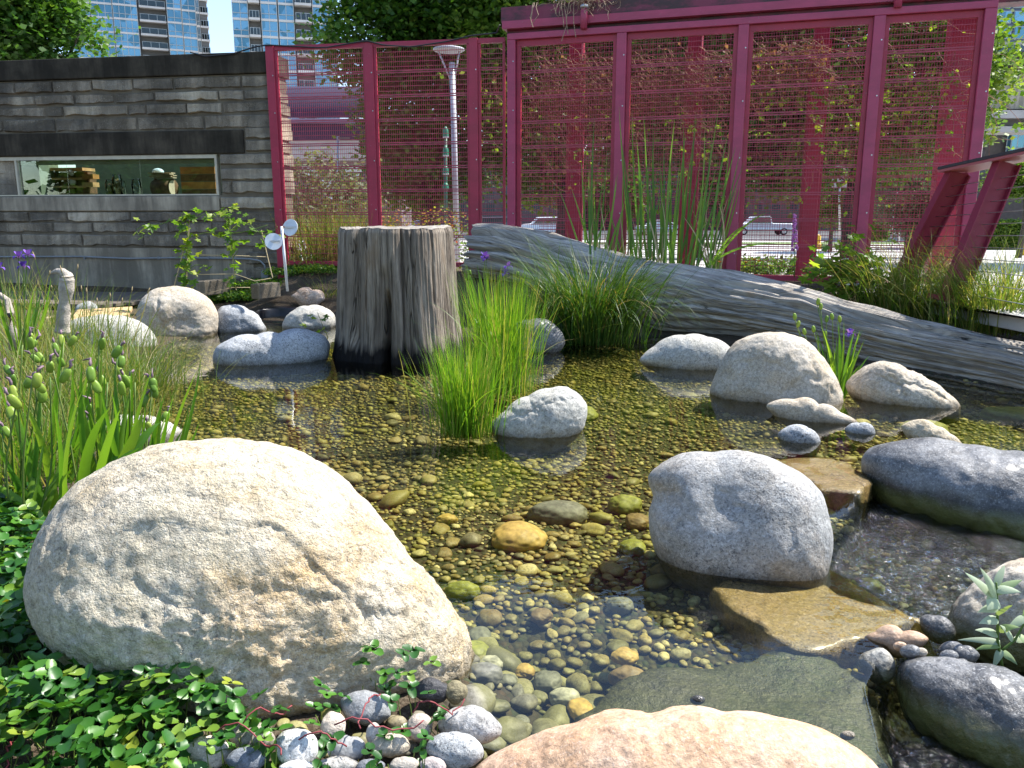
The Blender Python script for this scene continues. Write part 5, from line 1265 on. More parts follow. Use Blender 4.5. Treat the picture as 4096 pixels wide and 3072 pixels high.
L_RUSH = m_leaf('rush_green', [(0.0, (0.07, 0.19, 0.015)), (0.5, (0.14, 0.30, 0.02)), (0.85, (0.26, 0.38, 0.035)), (0.93, (0.36, 0.36, 0.08)), (1.0, (0.50, 0.42, 0.20))], 0.45, 0.4, tl=1.5)
L_SEDGE = m_leaf('sedge_green', [(0.0, (0.03, 0.085, 0.013)), (0.7, (0.06, 0.14, 0.018)), (0.92, (0.14, 0.19, 0.03)), (1.0, (0.36, 0.27, 0.12))], 0.35, 0.45)
L_CAT = m_leaf('cattail_green', [(0.0, (0.08, 0.19, 0.045)), (0.5, (0.12, 0.27, 0.05)), (0.9, (0.20, 0.36, 0.06)), (1.0, (0.24, 0.40, 0.07))], 0.45, 0.35, tl=1.4)
L_STRAW = m_leaf('dry_straw', [(0.0, (0.42, 0.33, 0.19)), (1.0, (0.55, 0.46, 0.30))], 0.3, 0.7)
L_IRIS = m_leaf('iris_leaf_green', [(0.0, (0.07, 0.19, 0.018)), (0.5, (0.12, 0.27, 0.025)), (1.0, (0.22, 0.36, 0.04))], 0.45, 0.35, use_obj=True)
L_POD = m_leaf('seed_pod_green', [(0.0, (0.13, 0.24, 0.03)), (0.6, (0.20, 0.32, 0.04)), (1.0, (0.28, 0.36, 0.05))], 0.2, 0.4, use_obj=True)
L_GRASS = m_leaf('bank_grass', [(0.0, (0.06, 0.14, 0.015)), (0.5, (0.14, 0.22, 0.03)), (0.85, (0.28, 0.28, 0.07)), (1.0, (0.42, 0.34, 0.17))], 0.4, 0.5)
L_STEM = m_leaf('stem_green', [(0.0, (0.09, 0.17, 0.03)), (1.0, (0.16, 0.22, 0.05))], 0.15, 0.5, use_obj=True)
L_HOP = m_leaf('hop_leaf', [(0.0, (0.07, 0.16, 0.02)), (0.6, (0.15, 0.28, 0.03)), (1.0, (0.30, 0.36, 0.05))], 0.5, 0.45, use_obj=True, tl=1.5)
L_SHRUB = m_leaf('shrub_leaf', [(0.0, (0.08, 0.18, 0.02)), (0.6, (0.14, 0.27, 0.03)), (1.0, (0.30, 0.38, 0.05))], 0.5, 0.4, use_obj=True, tl=1.5)
L_LOW = m_leaf('low_green', [(0.0, (0.04, 0.11, 0.015)), (0.6, (0.09, 0.20, 0.02)), (1.0, (0.24, 0.32, 0.04))], 0.4, 0.45)
L_STRAWB = m_leaf('strawberry_leaf', [(0.0, (0.018, 0.075, 0.010)), (0.5, (0.035, 0.13, 0.014)), (0.80, (0.07, 0.19, 0.02)), (0.965, (0.16, 0.25, 0.03)), (1.0, (0.33, 0.34, 0.04))], 0.22, 0.38, spec=0.45, use_obj=True, tl=1.5)
L_SILVER = m_leaf('silver_leaf', [(0.0, (0.34, 0.42, 0.30)), (0.6, (0.50, 0.58, 0.42)), (1.0, (0.25, 0.36, 0.12))], 0.3, 0.5, use_obj=True)
M_PURPLE = m_leaf('iris_purple', [(0.0, (0.12, 0.05, 0.45)), (1.0, (0.26, 0.13, 0.62))], 0.35, 0.6, use_obj=True, tl=1.2)
M_WITHER = m_plain('withered_purple_brown', (0.20, 0.13, 0.16), 0.8, var=0.5, scale=60)
M_REDSTEM = m_plain('red_runner', (0.22, 0.04, 0.045), 0.6)
M_ORANGE = m_plain('orange_petal', (0.75, 0.22, 0.02), 0.6)
M_STRING = m_plain('jute_string', (0.50, 0.40, 0.24), 0.9)

# ---- rushes in the middle of the pond
def rush(name, label, px, py, n, spread, h, z=-0.03, droop=28):
    c = onz(px, py, 0); t_ = thing(name, label, 'rush', (c[0], c[1], 0))
    a1 = tuft(c[0], c[1], z, n, spread, h, 0.0048, (0.0, 0.24), (0.0, 0.35), aniso=(1.2, 0.8), taper=2.5)
    a2 = tuft(c[0], c[1], z, droop, spread, h * 1.08, 0.0055, (0.25, 0.55), (0.5, 1.5), segs=9, taper=2.5)
    plant_mesh('blades', merge([a1, a2]), L_RUSH, t_, True)
    return t_
rush('rush_clump', 'bright green rush clump in the pond in front of the slanting pale boulder', 1865, 1728, 560, 0.064, 0.64)
rush('rush_clump', 'taller bright rush clump close to the right side of the stump', 2010, 1560, 560, 0.088, 0.98)

# ---- drooping sedges
def sedge(label, px, py, n, spread, h, z=0.0, mat=L_SEDGE, w=0.008, an=(1.2, 0.6), lean=(0.05, 0.45), curl=(0.5, 2.0)):
    c = onz(px, py, z); t_ = thing('sedge_tuft', label, 'sedge', c)
    plant_mesh('blades', tuft(c[0], c[1], c[2] - 0.02, n, spread, h, w, lean, curl, segs=9, aniso=an), mat, t_, True)
sedge('big drooping dark green sedge at the water edge in front of the log', 2360, 1368, 1000, 0.15, 1.35, w=0.011, an=(1.3, 0.6), lean=(0.0, 0.3), curl=(0.6, 2.6))
sedge('arching grass tuft behind the log left of the slanted bridge posts', 3640, 1275, 800, 0.17, 1.1, 0.25, L_GRASS, 0.008)
sedge('arching grass tuft behind the log at the right edge under the railing', 4010, 1320, 900, 0.2, 1.1, 0.25, L_GRASS, 0.008)
sedge('sparse wiry grass between the two tufts behind the log', 3820, 1295, 260, 0.18, 0.8, 0.25, L_GRASS, 0.005)
sedge('thin sunlit grass tuft tucked against the left side of the stump', 1310, 1225, 170, 0.06, 0.55, 0.12, L_GRASS, 0.006)

# ---- cattails behind the log
ct = thing('cattail_clump', 'tall upright cattail leaves behind the log in front of the red screen', 'cattail', ony(2650, 1060, 9.0))
def add_leaf(parent, name, base, tip, width, bend, mat, segs=9, taper=3.2, face=None, rnd=0.5, fold=True):
    """one strap leaf from base to tip, bowed sideways"""
    base = np.asarray(base, float); tip = np.asarray(tip, float); t = np.linspace(0, 1, segs + 1)[:, None]
    mid = np.asarray(bend, float)
    C = base + (tip - base) * t + mid * (4 * t * (1 - t)) * 0.5 + mid * 0
    d = np.gradient(C, axis=0); d /= np.linalg.norm(d, axis=1)[:, None]
    fc = np.array((0.2, -1, 0.25)) if face is None else np.asarray(face, float)
    s = np.cross(d, fc); s /= np.linalg.norm(s, axis=1)[:, None] + 1e-9
    nn = np.cross(s, d)
    w = width * np.clip(1 - t ** taper, 0.015, 1) * (0.6 + 0.4 * np.clip(t * 5, 0, 1)) / 2
    V = np.stack([C - s * w, C + nn * w * (0.35 if fold else 0), C + s * w], 1).reshape(-1, 3)
    k = np.arange(segs) * 3
    Q = np.vstack([np.stack([k, k + 1, k + 4, k + 3], -1), np.stack([k + 1, k + 2, k + 5, k + 4], -1)])
    return link(name, mesh_np(name, V, Q, mat, True, np.full(len(V), rnd)), parent)
tips = [(2476, 425), (2530, 450), (2575, 460), (2545, 540), (2615, 505), (2655, 560), (2700, 470), (2735, 475), (2742, 530), (2785, 445), (2775, 545), (2820, 500), (2850, 530), (2878, 415), (2855, 560), (2915, 525), (2920, 560), (2945, 580), (2965, 590), (2965, 725), (2980, 640), (2490, 600), (2510, 660), (2480, 530), (2378, 465), (2325, 625), (2420, 690), (2430, 580), (2465, 700), (2340, 745), (2600, 620), (2680, 600), (2640, 650), (2720, 640), (2760, 660), (2800, 640), (2830, 700), (2870, 650), (2890, 720), (2560, 640), (2585, 720), (2850, 790), (2915, 760), (2700, 700)]
for k, (tx, ty) in enumerate(tips):
    D_ = RNG.uniform(8.75, 9.35); bx = 2640 + (tx - 2640) * 0.62 + RNG.uniform(-30, 30)
    if tx < 2470: bx = 2375 + (tx - 2400) * 0.4
    b = ony(bx, 1075, D_); tp2 = ony(tx, ty, D_ + RNG.uniform(-0.1, 0.1))
    add_leaf(ct, 'leaf', b, tp2, RNG.uniform(0.019, 0.030), np.array((RNG.uniform(-0.08, 0.08), 0, 0)), L_CAT, rnd=RNG.random(), face=(RNG.uniform(-0.5, 0.5), -1, 0.2))
for k in range(34):                                                  # shorter filling leaves
    D_ = RNG.uniform(8.8, 9.4); bx = RNG.uniform(2380, 2880) if k % 4 else RNG.uniform(2340, 2420); h = RNG.uniform(180, 420)
    tx = bx + RNG.normal(0, 45)
    add_leaf(ct, 'leaf', ony(bx, 1085, D_), ony(tx, 1075 - h, D_), RNG.uniform(0.016, 0.026), np.array((RNG.uniform(-0.08, 0.08), 0, 0)), L_CAT, 7, rnd=RNG.random(), face=(RNG.uniform(-0.6, 0.6), -1, 0.2))
for k in range(26):
    D_ = RNG.uniform(8.8, 9.3); bx = RNG.choice([2440, 2500, 2630, 2860]) + RNG.normal(0, 28); h = RNG.uniform(90, 320)
    add_leaf(ct, 'dry_leaf', ony(bx, 1085, D_), ony(bx + RNG.normal(0, 60), 1075 - h, D_), RNG.uniform(0.012, 0.022), np.array((RNG.uniform(-0.15, 0.15), 0, 0)), L_STRAW, 6, rnd=RNG.random())
for (x0, y0, x1, y1) in ((2850, 1060, 3070, 850), (2840, 1070, 2990, 900), (2830, 1060, 3130, 980)):
    add_leaf(ct, 'leaf', ony(x0, y0, 8.9), ony(x1, y1, 8.5), 0.024, np.array((0.0, 0, 0.18)), L_CAT, rnd=0.8)

# ---- irises
def strap(parent, base, px_t, py_t, D_, w, bend, rnd, mat=L_IRIS): return add_leaf(parent, 'leaf', base, ony(px_t, py_t, D_), w, bend, mat, 9, 2.4, (RNG.uniform(-0.8, 0.8), -1, 0.3), rnd)
V5, F5 = ICO[3]
def pod(parent, p, tilt, L_=0.05, w=0.013, wither=True):
    """one swollen seed pod with its withered flower"""
    z = V5[:, 2]; prof = np.clip(1 - np.abs(z) ** 2.4, 0, 1) ** 0.5
    ang = np.arctan2(V5[:, 1], V5[:, 0]); rr = w * (1 + 0.10 * np.cos(3 * ang)) * np.hypot(V5[:, 0], V5[:, 1]) ** 0.7
    v = np.stack([rr * np.cos(ang), rr * np.sin(ang), z * L_ / 2], -1)
    Rm = np.array(Matrix.Rotation(tilt[0], 3, 'Y') @ Matrix.Rotation(tilt[1], 3, 'X'))
    v = v @ Rm.T; ax = Rm @ np.array((0, 0, 1))
    o = link('seed_pod', mesh_np('seed_pod', v + p + ax * L_ / 2, F5, L_POD, True, np.full(len(v), RNG.random())), parent)
    if wither:
        e = p + ax * L_; m = MB(); m.tube([e - ax * 0.003, e + ax * 0.012, e + ax * 0.022 + RNG.normal(0, 0.004, 3), e + ax * 0.03 + RNG.normal(0, 0.008, 3)], [0.003, 0.006, 0.005, 0.002], 6); m.build('withered_flower', M_WITHER, o, True)
    return o
def stem(parent, pts, r0=0.0045, r1=0.003, mat=L_STEM):
    m = MB(); P_ = np.array(pts); tt_ = np.linspace(0, len(P_) - 1, 10); P_ = np.stack([np.interp(tt_, np.arange(len(P_)), P_[:, k]) for k in range(3)], -1)
    m.tube(P_, np.linspace(r0, r1, 10), 6); return m.build('stem', mat, parent, True)
def iris_flower(parent, p, s=0.04):
    fl = None
    for k in range(6):
        a = k * math.pi / 3 + RNG.uniform(-0.2, 0.2); up = k % 2
        d = np.array((math.cos(a), math.sin(a), 0.0)); tip = p + d * s * (0.6 if up else 1.1) + ZV * s * (0.9 if up else -0.55)
        o = add_leaf(parent, 'petal', p, tip, s * 0.75, d * s * 0.5 + ZV * s * 0.6, M_PURPLE, 5, 3.5, d + ZV * 0.5, RNG.random(), False)

il = [('seed-pod iris nearest the left edge with broad leaves', 60, 2150, 2.85, [(40, 1640), (65, 1500), (150, 1560), (200, 1480), (128, 1500), (70, 1555), (10, 1700)]),
      ('seed-pod iris with fat green pods above the huge boulder', 430, 2060, 3.0, [(330, 1680), (355, 1620), (430, 1500), (470, 1380), (395, 1350), (360, 1480), (210, 1440)]),
      ('seed-pod iris leaning right over the low speckled rock', 560, 2020, 3.1, [(520, 1530), (590, 1545), (575, 1690), (480, 1470), (540, 1500), (610, 1510), (660, 1640)]),
      ('seed-pod iris at far left behind the others', 180, 2000, 3.5, [(90, 1350), (130, 1330), (240, 1370), (255, 1340), (30, 1450), (160, 1400), (245, 1420)])]
for label, bx, by, D_, pods in il:
    b0 = ony(bx, by, D_); t_ = thing('iris_plant', label, 'iris', b0)
    for k, (x, y) in enumerate(pods):
        tp2 = ony(x, y + 30, D_ + RNG.uniform(-0.15, 0.2)); bb = ony(bx + (x - bx) * 0.35 + RNG.uniform(-30, 30), by, D_ + RNG.uniform(-0.1, 0.1))
        stem(t_, [bb, (bb + tp2) / 2 + RNG.normal(0, 0.02, 3), tp2])
        for q in range(2 if k % 2 else 1):
            pod(t_, tp2 + np.array((RNG.normal(0, 0.014), RNG.normal(0, 0.014), -0.02 - 0.045 * q * RNG.random())), (RNG.uniform(-0.7, 0.7), RNG.uniform(-0.4, 0.4)), RNG.uniform(0.045, 0.062), RNG.uniform(0.012, 0.016))
    for k in range(16):
        x = bx + RNG.uniform(-260, 260); y = by - RNG.uniform(280, 680)
        strap(t_, ony(bx + (x - bx) * 0.3, by + RNG.uniform(0, 60), D_ + RNG.uniform(-0.15, 0.15)), x, y, D_ + RNG.uniform(-0.2, 0.2), RNG.uniform(0.022, 0.036), np.array((RNG.uniform(-0.06, 0.06), 0, 0.03)), RNG.random())
# extra broad leaves in front, over the shadowed bank
t_ = thing('iris_plant', 'clump of broad dark iris leaves left of the huge boulder', 'iris', ony(200, 2150, 2.6))
for (x0, y0, x1, y1) in ((190, 2130, 30, 1560), (230, 2120, 90, 1600), (150, 2160, -60, 1700), (240, 2100, 210, 1600), (260, 2080, 330, 1560), (200, 2140, -40, 1930), (170, 2150, 20, 1850), (330, 2000, 440, 1630), (380, 1960, 480, 1640), (450, 1920, 570, 1650), (350, 1980, 560, 1790), (480, 1900, 640, 1690), (280, 2040, 250, 1680), (120, 2150, -80, 2010), (210, 2120, 150, 1780), (300, 2020, 370, 1750)):
    D_ = 2.75 + RNG.uniform(-0.15, 0.25); strap(t_, ony(x0, y0, D_), x1, y1, D_ + RNG.uniform(-0.15, 0.1), RNG.uniform(0.026, 0.042), np.array((RNG.uniform(-0.05, 0.05), 0, 0.06)), RNG.random())
# flowering irises
def bloom_iris(label, bx, by, D_, leaves, blooms, pods=(), n=14, spread=120, h=(200, 380), w=0.022):
    t_ = thing('iris_plant', label, 'iris', ony(bx, by, D_))
    for k in range(n):
        x = bx + RNG.uniform(-spread, spread); y = by - RNG.uniform(*h)
        strap(t_, ony(bx + (x - bx) * 0.25, by, D_ + RNG.uniform(-0.1, 0.1)), x, y, D_ + RNG.uniform(-0.15, 0.15), w * RNG.uniform(0.8, 1.3), np.array((RNG.uniform(-0.05, 0.05), 0, 0.03)), RNG.random())
    for (x, y) in leaves: strap(t_, ony(bx + (x - bx) * 0.2, by, D_), x, y, D_, w, np.array((0, 0, 0.06)), RNG.random())
    for (x, y) in list(blooms) + list(pods):
        p = ony(x, y, D_); b = ony(bx + (x - bx) * 0.4, by, D_); stem(t_, [b, (b + p) / 2 + RNG.normal(0, 0.015, 3), p], 0.004, 0.003)
    for (x, y) in blooms: iris_flower(t_, ony(x, y, D_), 0.034 / 5 * D_ if D_ < 7 else 0.05)
    for (x, y) in pods: pod(t_, ony(x, y, D_), (RNG.uniform(-0.3, 0.3), 0), 0.05, 0.013, False)
bloom_iris('purple-flowering iris between the domed boulder and the ridged boulder', 3350, 1590, 5.7, [(3460, 1355), (3480, 1420), (3440, 1460)], [(3400, 1335)], [(3270, 1220), (3283, 1240), (3255, 1330), (3180, 1280), (3190, 1310), (3305, 1290), (3330, 1280), (3300, 1350), (3360, 1290), (3220, 1340)], 26, 110, (120, 330), 0.018)
bloom_iris('purple iris among grass at the left edge below the stone wall', 90, 1420, 5.2, [(30, 1180), (200, 1150), (140, 1140)], [(75, 1025), (92, 1065), (112, 1018), (-5, 1070)], [], 14, 120, (150, 330), 0.02)
bloom_iris('dark-leaved iris with purple flowers between the stump and the raised log end', 1970, 1390, 8.1, [], [(1938, 1025), (1945, 1035), (2030, 1065), (2020, 1095)], [(2070, 1105), (1870, 1120), (1880, 1100)], 34, 150, (140, 340), 0.034)
bloom_iris('second dark-leaved iris behind the taller rush clump', 2110, 1360, 8.3, [], [], [(2090, 1140)], 24, 110, (100, 280), 0.034)

# ---- bank grass on the left
bg_ = thing('bank_grass', 'loose mass of wild grass on the left bank around the irises', 'grass', ony(200, 1700, 4.3)); bg_['kind'] = 'stuff'
parts_ = []
for (x, y, n, h, sp) in ((60, 1750, 420, 0.75, 0.22), (300, 1700, 380, 0.6, 0.22), (480, 1600, 360, 0.62, 0.20), (150, 1500, 380, 0.7, 0.25), (420, 1480, 240, 0.62, 0.2), (560, 1560, 220, 0.5, 0.15), (20, 1350, 240, 0.8, 0.25), (260, 1400, 160, 0.75, 0.22), (330, 1850, 240, 0.5, 0.15), (90, 1950, 260, 0.5, 0.2)):
    c = onz(x, y, 0.03); parts_.append(tuft(c[0], c[1], max(0.0, gz(c[0], c[1])), n, sp, h, 0.0058, (0.0, 0.5), (0.1, 1.3), segs=6))
plant_mesh('blades', merge(parts_), L_GRASS, bg_, True)
# seed-headed grass stalks rising before the wall
gs = thing('grass_stalks', 'tall thin seeding grass stalks in front of the low whitish boulder', 'grass', ony(450, 1350, 5.5))
for (x0, y0, x1, y1) in ((215, 1250, 130, 1005), (220, 1240, 205, 1140), (290, 1250, 312, 1055), (330, 1330, 325, 1140), (350, 1330, 345, 1150), (390, 1330, 388, 1190), (450, 1330, 440, 1170), (500, 1340, 530, 1145), (520, 1330, 600, 1150), (470, 1340, 490, 1190), (560, 1350, 640, 1230), (300, 1300, 240, 1060), (180, 1240, 200, 1080), (600, 1360, 690, 1370), (380, 1340, 430, 1200)):
    add_leaf(gs, 'stalk', ony(x0, y0 + 60, 5.5), ony(x1, y1, 5.5), 0.006, np.array((RNG.uniform(-0.05, 0.05), 0, 0.02)), L_GRASS, 7, 6, rnd=RNG.uniform(0.5, 1.0))
    m = MB(); e = ony(x1, y1, 5.5); b = ony(x1 + (x0 - x1) * 0.14, y1 + (y0 - y1) * 0.14, 5.5); m.tube([b, (b + e) / 2, e], [0.002, 0.005, 0.001], 5); m.build('seed_head', L_STRAW, gs, True)

# ---- hop vine on canes and strings in front of the wall
def palm_leaf(lobes=5, r=1.0, depth=0.45):
    """lobed leaf, unit size, stalk at the origin pointing to +x"""
    P = [(0, 0)]; n = lobes * 4
    for k in range(n + 1):
        a = -2.5 + 5.0 * k / n; ph_ = (k / n) * lobes
        rad = r * (1 - depth * (0.5 + 0.5 * math.cos(2 * math.pi * ph_)) ** 1.2) * (0.62 + 0.38 * math.cos(a * 0.5))
        P.append((0.25 + rad * math.cos(a) * 0.75, rad * math.sin(a) * 0.75))
    V = np.array([(x, y, 0.10 * abs(y) - 0.12 * x * x) for x, y in P]); F = np.array([(0, k, k + 1) for k in range(1, len(P) - 1)])
    return V, F
HV, HF = palm_leaf(5, 1.0, 0.5)
hop_me = [mesh_np('leaf', HV * s, HF, L_HOP, False, np.full(len(HV), r_)) for s, r_ in ((1, 0.1), (1, 0.5), (1, 0.8))]
shrub_me = [mesh_np('leaf', HV * 1, HF, L_SHRUB, False, np.full(len(HV), r_)) for r_ in (0.1, 0.5, 0.9)]
def put_leaf(me, parent, p, size, droop=0.5, az=None):
    o = bpy.data.objects.new('leaf', me); COL.objects.link(o); o.parent = parent
    b = base_of(parent); o.location = (p[0] - b[0], p[1] - b[1], p[2] - b[2])
    o.rotation_euler = (RNG.uniform(-0.5, 0.5), droop + RNG.uniform(-0.4, 0.4), RNG.uniform(0, 6.28) if az is None else az); o.scale = (size, size, size)
    return o
hp = thing('hop_vine', 'sunlit hop vine climbing canes and strings before the stone wall', 'vine', ony(800, 1130, 9.4))
canes = [((745, 1140), (757, 880)), ((945, 1160), (915, 870)), ((695, 1150), (745, 960)), ((1090, 1110), (1045, 920))]
HD = 9.4
for a_, b_ in canes:
    m = MB(); m.tube([ony(*a_, HD), ony(*b_, HD)], 0.006, 6); m.build('cane', M_STRING, hp)
for L_ in ([(790, 1020), (940, 1022), (1068, 1028)], [(790, 1098), (940, 1096), (1020, 1124), (1090, 1112)], [(795, 1180), (930, 1150), (1000, 1150)]):
    m = MB(); m.tube([ony(x, y, HD) for x, y in L_], 0.004, 5); m.build('string', M_STRING, hp, True)
runs = [[(745, 1150), (740, 1040), (755, 960), (740, 900), (725, 862), (733, 848), (745, 860)], [(945, 1150), (935, 1050), (925, 960), (918, 880), (905, 860), (925, 830), (950, 825)], [(760, 950), (820, 930), (900, 935), (960, 930), (1010, 920), (1070, 900)], [(745, 875), (690, 880), (640, 898), (570, 905), (542, 920), (560, 945), (575, 935)], [(745, 860), (790, 870), (830, 850), (850, 870)], [(960, 890), (1000, 900), (1050, 940), (1090, 930), (1110, 905)], [(740, 1090), (780, 1060), (830, 1060)]]
for R_ in runs:
    m = MB(); P_ = np.array([ony(x, y, HD - 0.02) for x, y in R_]); tt_ = np.linspace(0, len(R_) - 1, 24); P_ = np.stack([np.interp(tt_, np.arange(len(R_)), P_[:, k]) for k in range(3)], -1)
    m.tube(P_, 0.004, 5); m.build('bine', L_STEM, hp, True)
    for q in range(26 if R_[0][1] > 1100 else 10):
        k = RNG.integers(1, 24); 
        for _ in range(2 if R_[0][1] > 1100 else 1): put_leaf(hop_me[RNG.integers(3)], hp, P_[k] + RNG.normal(0, 0.05, 3), RNG.uniform(0.055, 0.105) * (0.7 if k > 17 else 1), RNG.uniform(0.2, 0.9))
for (x, y) in ((730, 1010), (715, 1000), (760, 1020), (745, 1080), (730, 1110), (770, 1120), (720, 1060), (935, 1000), (950, 1010), (905, 1020), (960, 1080), (930, 1130), (740, 980), (770, 990), (620, 900), (690, 885), (600, 900), (1000, 915), (1040, 975), (980, 960), (850, 940), (880, 935)):
    put_leaf(hop_me[RNG.integers(3)], hp, ony(x, y, HD - RNG.uniform(0, 0.1)), RNG.uniform(0.07, 0.12), RNG.uniform(0.2, 0.9))

# ---- ground cover and low plants
def leaf_cloud(name, label, cat, spots, n, size, mat, zs=(0.02, 0.14), stuff=True, ell=2.0, parent=None):
    """many small leaves over a patch; spots: (px, py, z, radius m)"""
    Vs, Qs, Rs = [], [], []; o_ = 0
    for (x, y, z, r) in spots:
        c = onz(x, y, z) if not isinstance(z, tuple) else ony(x, y, z[0]); k = int(n)
        if not isinstance(z, tuple): c[2] = max(z - 0.06, gz(c[0], c[1]))
        a = RNG.uniform(0, 6.28, k); rad = r * np.sqrt(RNG.random(k)); cx = c[0] + rad * np.cos(a); cy = c[1] + rad * np.sin(a) * 0.8
        cz = c[2] + RNG.uniform(*zs, k) * (1 - 0.5 * (rad / r) ** 2)
        d1 = RNG.normal(0, 1, (k, 3)); d1[:, 2] = d1[:, 2] * 0.5 + 0.2; d1 /= np.linalg.norm(d1, axis=1)[:, None]
        d2 = np.cross(d1, RNG.normal(0, 0.5, (k, 3)) + ZV); d2 /= np.linalg.norm(d2, axis=1)[:, None]
        s = size * RNG.uniform(0.6, 1.4, k)[:, None]; C = np.stack([cx, cy, cz], -1)
        V = np.stack([C, C + d1 * s * 0.5 * ell / 2 + d2 * s * 0.32, C + d1 * s * ell / 2, C + d1 * s * 0.5 * ell / 2 - d2 * s * 0.32], 1)
        Vs.append(V.reshape(-1, 3)); Qs.append((np.arange(k) * 4)[:, None] + np.arange(4) + o_); Rs.append(np.repeat(RNG.random(k), 4)); o_ += 4 * k
    o = link(name, mesh_np(name, np.vstack(Vs), np.vstack(Qs), mat, False, np.concatenate(Rs)), parent)
    if parent is None: tag(o, label, cat, kind='stuff' if stuff else None)
    elif stuff: o['kind'] = 'stuff'
    return o
leaf_cloud('ground_cover', 'low creeping green ground cover on the bank before the stone wall', 'ground cover', [(880, 1180, 0.2, 0.35), (980, 1190, 0.2, 0.4), (1080, 1180, 0.22, 0.4), (1180, 1150, 0.3, 0.4), (1000, 1220, 0.12, 0.25), (1270, 1170, 0.25, 0.3), (830, 1200, 0.16, 0.2), (920, 1150, 0.3, 0.4), (1080, 1140, 0.3, 0.4), (1230, 1130, 0.35, 0.35), (1020, 1160, 0.25, 0.35)], 1300, 0.035, L_LOW, (0.0, 0.10))
leaf_cloud('ground_cover', 'sunny low leafy plants behind the log before the red screen', 'ground cover', [(2960, 1110, 0.4, 0.35), (3060, 1110, 0.4, 0.3), (3150, 1120, 0.4, 0.35), (3240, 1130, 0.4, 0.3), (3020, 1140, 0.35, 0.3), (3330, 1170, 0.35, 0.35), (2900, 1080, 0.45, 0.25)], 620, 0.055, L_LOW, (0.0, 0.22))
leaf_cloud('ground_cover', 'mixed weeds and dry grass under the red mesh fence behind the stump', 'ground cover', [(1250, 1110, 0.42, 0.4), (1350, 1090, 0.42, 0.4), (1880, 1010, 0.45, 0.35), (1950, 960, 0.5, 0.3)], 420, 0.04, L_GRASS, (0.0, 0.25))
for k, (x, y) in enumerate(((3015, 1040), (3035, 1046), (2985, 1052), (2880, 1050))):
    t_ = thing('orange_flower', ['right of two orange flowers behind the log', 'small orange flower just right of its twin behind the log', 'orange poppy-like flower left of the pair behind the log', 'yellow-orange flower beside the cattail leaves'][k], 'flower', ony(x, y, 8.6))
    stem(t_, [ony(x, 1110, 8.6), ony(x, y, 8.6)], 0.003, 0.002)
    for q in range(5):
        a = q * 1.257; p = ony(x, y, 8.6); add_leaf(t_, 'petal', p, p + np.array((math.cos(a), math.sin(a), 0.5)) * 0.028, 0.026, ZV * 0.01, M_ORANGE, 4, 4, (0, 0, 1), 0.5, False)
# ---- leafy shrub behind the log
sh = thing('leafy_shrub', 'bushy green shrub with lobed leaves in front of the right mesh panel', 'shrub', ony(3400, 1180, 8.2))
for k in range(9):
    b = ony(3400 + RNG.uniform(-40, 40), 1190, 8.2); e = ony(3410 + (k - 4) * 42 + RNG.uniform(-15, 15), 925 + abs(k - 4) ** 1.4 * 26, 8.2 + RNG.uniform(-0.2, 0.2))
    m = MB(); m.tube([b, (b + e) / 2 + RNG.normal(0, 0.03, 3), e], [0.01, 0.007, 0.004], 6); m.build('branch', M_WD, sh, True)
    for q in range(17):
        f_ = RNG.uniform(0.15, 1.0) ** 0.7; p = b + (e - b) * f_ + RNG.normal(0, 0.075, 3); put_leaf(shrub_me[2 if f_ > 0.85 else RNG.integers(3)], sh, p, RNG.uniform(0.06, 0.115), RNG.uniform(0.0, 0.8))
for q in range(120):
    p = ony(3400 + RNG.normal(0, 95), 1090 + RNG.normal(0, 55), 8.2 + RNG.normal(0, 0.2)); put_leaf(shrub_me[RNG.integers(2)], sh, p, RNG.uniform(0.06, 0.12), RNG.uniform(0.0, 0.9))
# lupin spike
lp = thing('lupin', 'pink lupin flower spike standing before the red column', 'lupin', ony(3178, 1100, 8.8))
stem(lp, [ony(3178, 1110, 8.8), ony(3178, 990, 8.8), ony(3180, 860, 8.8)], 0.006, 0.003)
Vv = []; m = MB()
for k in range(90):
    f_ = RNG.random(); p = ony(3179, 1000 - 145 * f_, 8.8); a = RNG.uniform(0, 6.28); r = 0.030 * (1 - 0.75 * f_); q = p + np.array((math.cos(a) * r, math.sin(a) * r, 0)); m.obox(q, (0.009, 0, 0.002), (0, 0.009, 0), (0, 0.002, 0.008))
bevel(m.build('blossoms', m_plain('lupin_pink', (0.55, 0.16, 0.42), 0.6, var=0.5, scale=60), lp), 0.003)['kind'] = 'stuff'

# ---- plants just behind the left fence
t_ = thing('reed_grass', 'dense tall yellow-green reed grass behind the first fence panel', 'grass', A(1260, 1040) - NW * 0.5)
cs = A(1270, 1050) - NW * 0.45
plant_mesh('blades', merge([tuft(cs[0] + dx, cs[1], 0.42, 260, 0.16, 1.15, 0.012, (0.0, 0.35), (0.1, 0.9), segs=6) for dx in (-0.25, 0.05, 0.35, 0.6)]), L_GRASS, t_, True)
t_ = thing('autumn_shrub', 'small red-and-yellow-leaved shrub behind the second fence panel', 'shrub', A(1690, 1000) - NW * 0.4)
L_AUT = m_leaf('autumn_leaf', [(0.0, (0.10, 0.18, 0.03)), (0.45, (0.28, 0.30, 0.05)), (0.7, (0.42, 0.28, 0.06)), (1.0, (0.42, 0.10, 0.05))], 0.5, 0.5)
for k in range(7):
    b = A(1690 + RNG.uniform(-60, 60), 1010) - NW * 0.4; e = A(1540 + k * 55, 835 + RNG.uniform(-10, 40)) - NW * 0.4; m = MB(); m.tube([b, (b + e) / 2 + RNG.normal(0, 0.03, 3), e], [0.009, 0.006, 0.003], 5); m.build('branch', M_WD, t_, True)
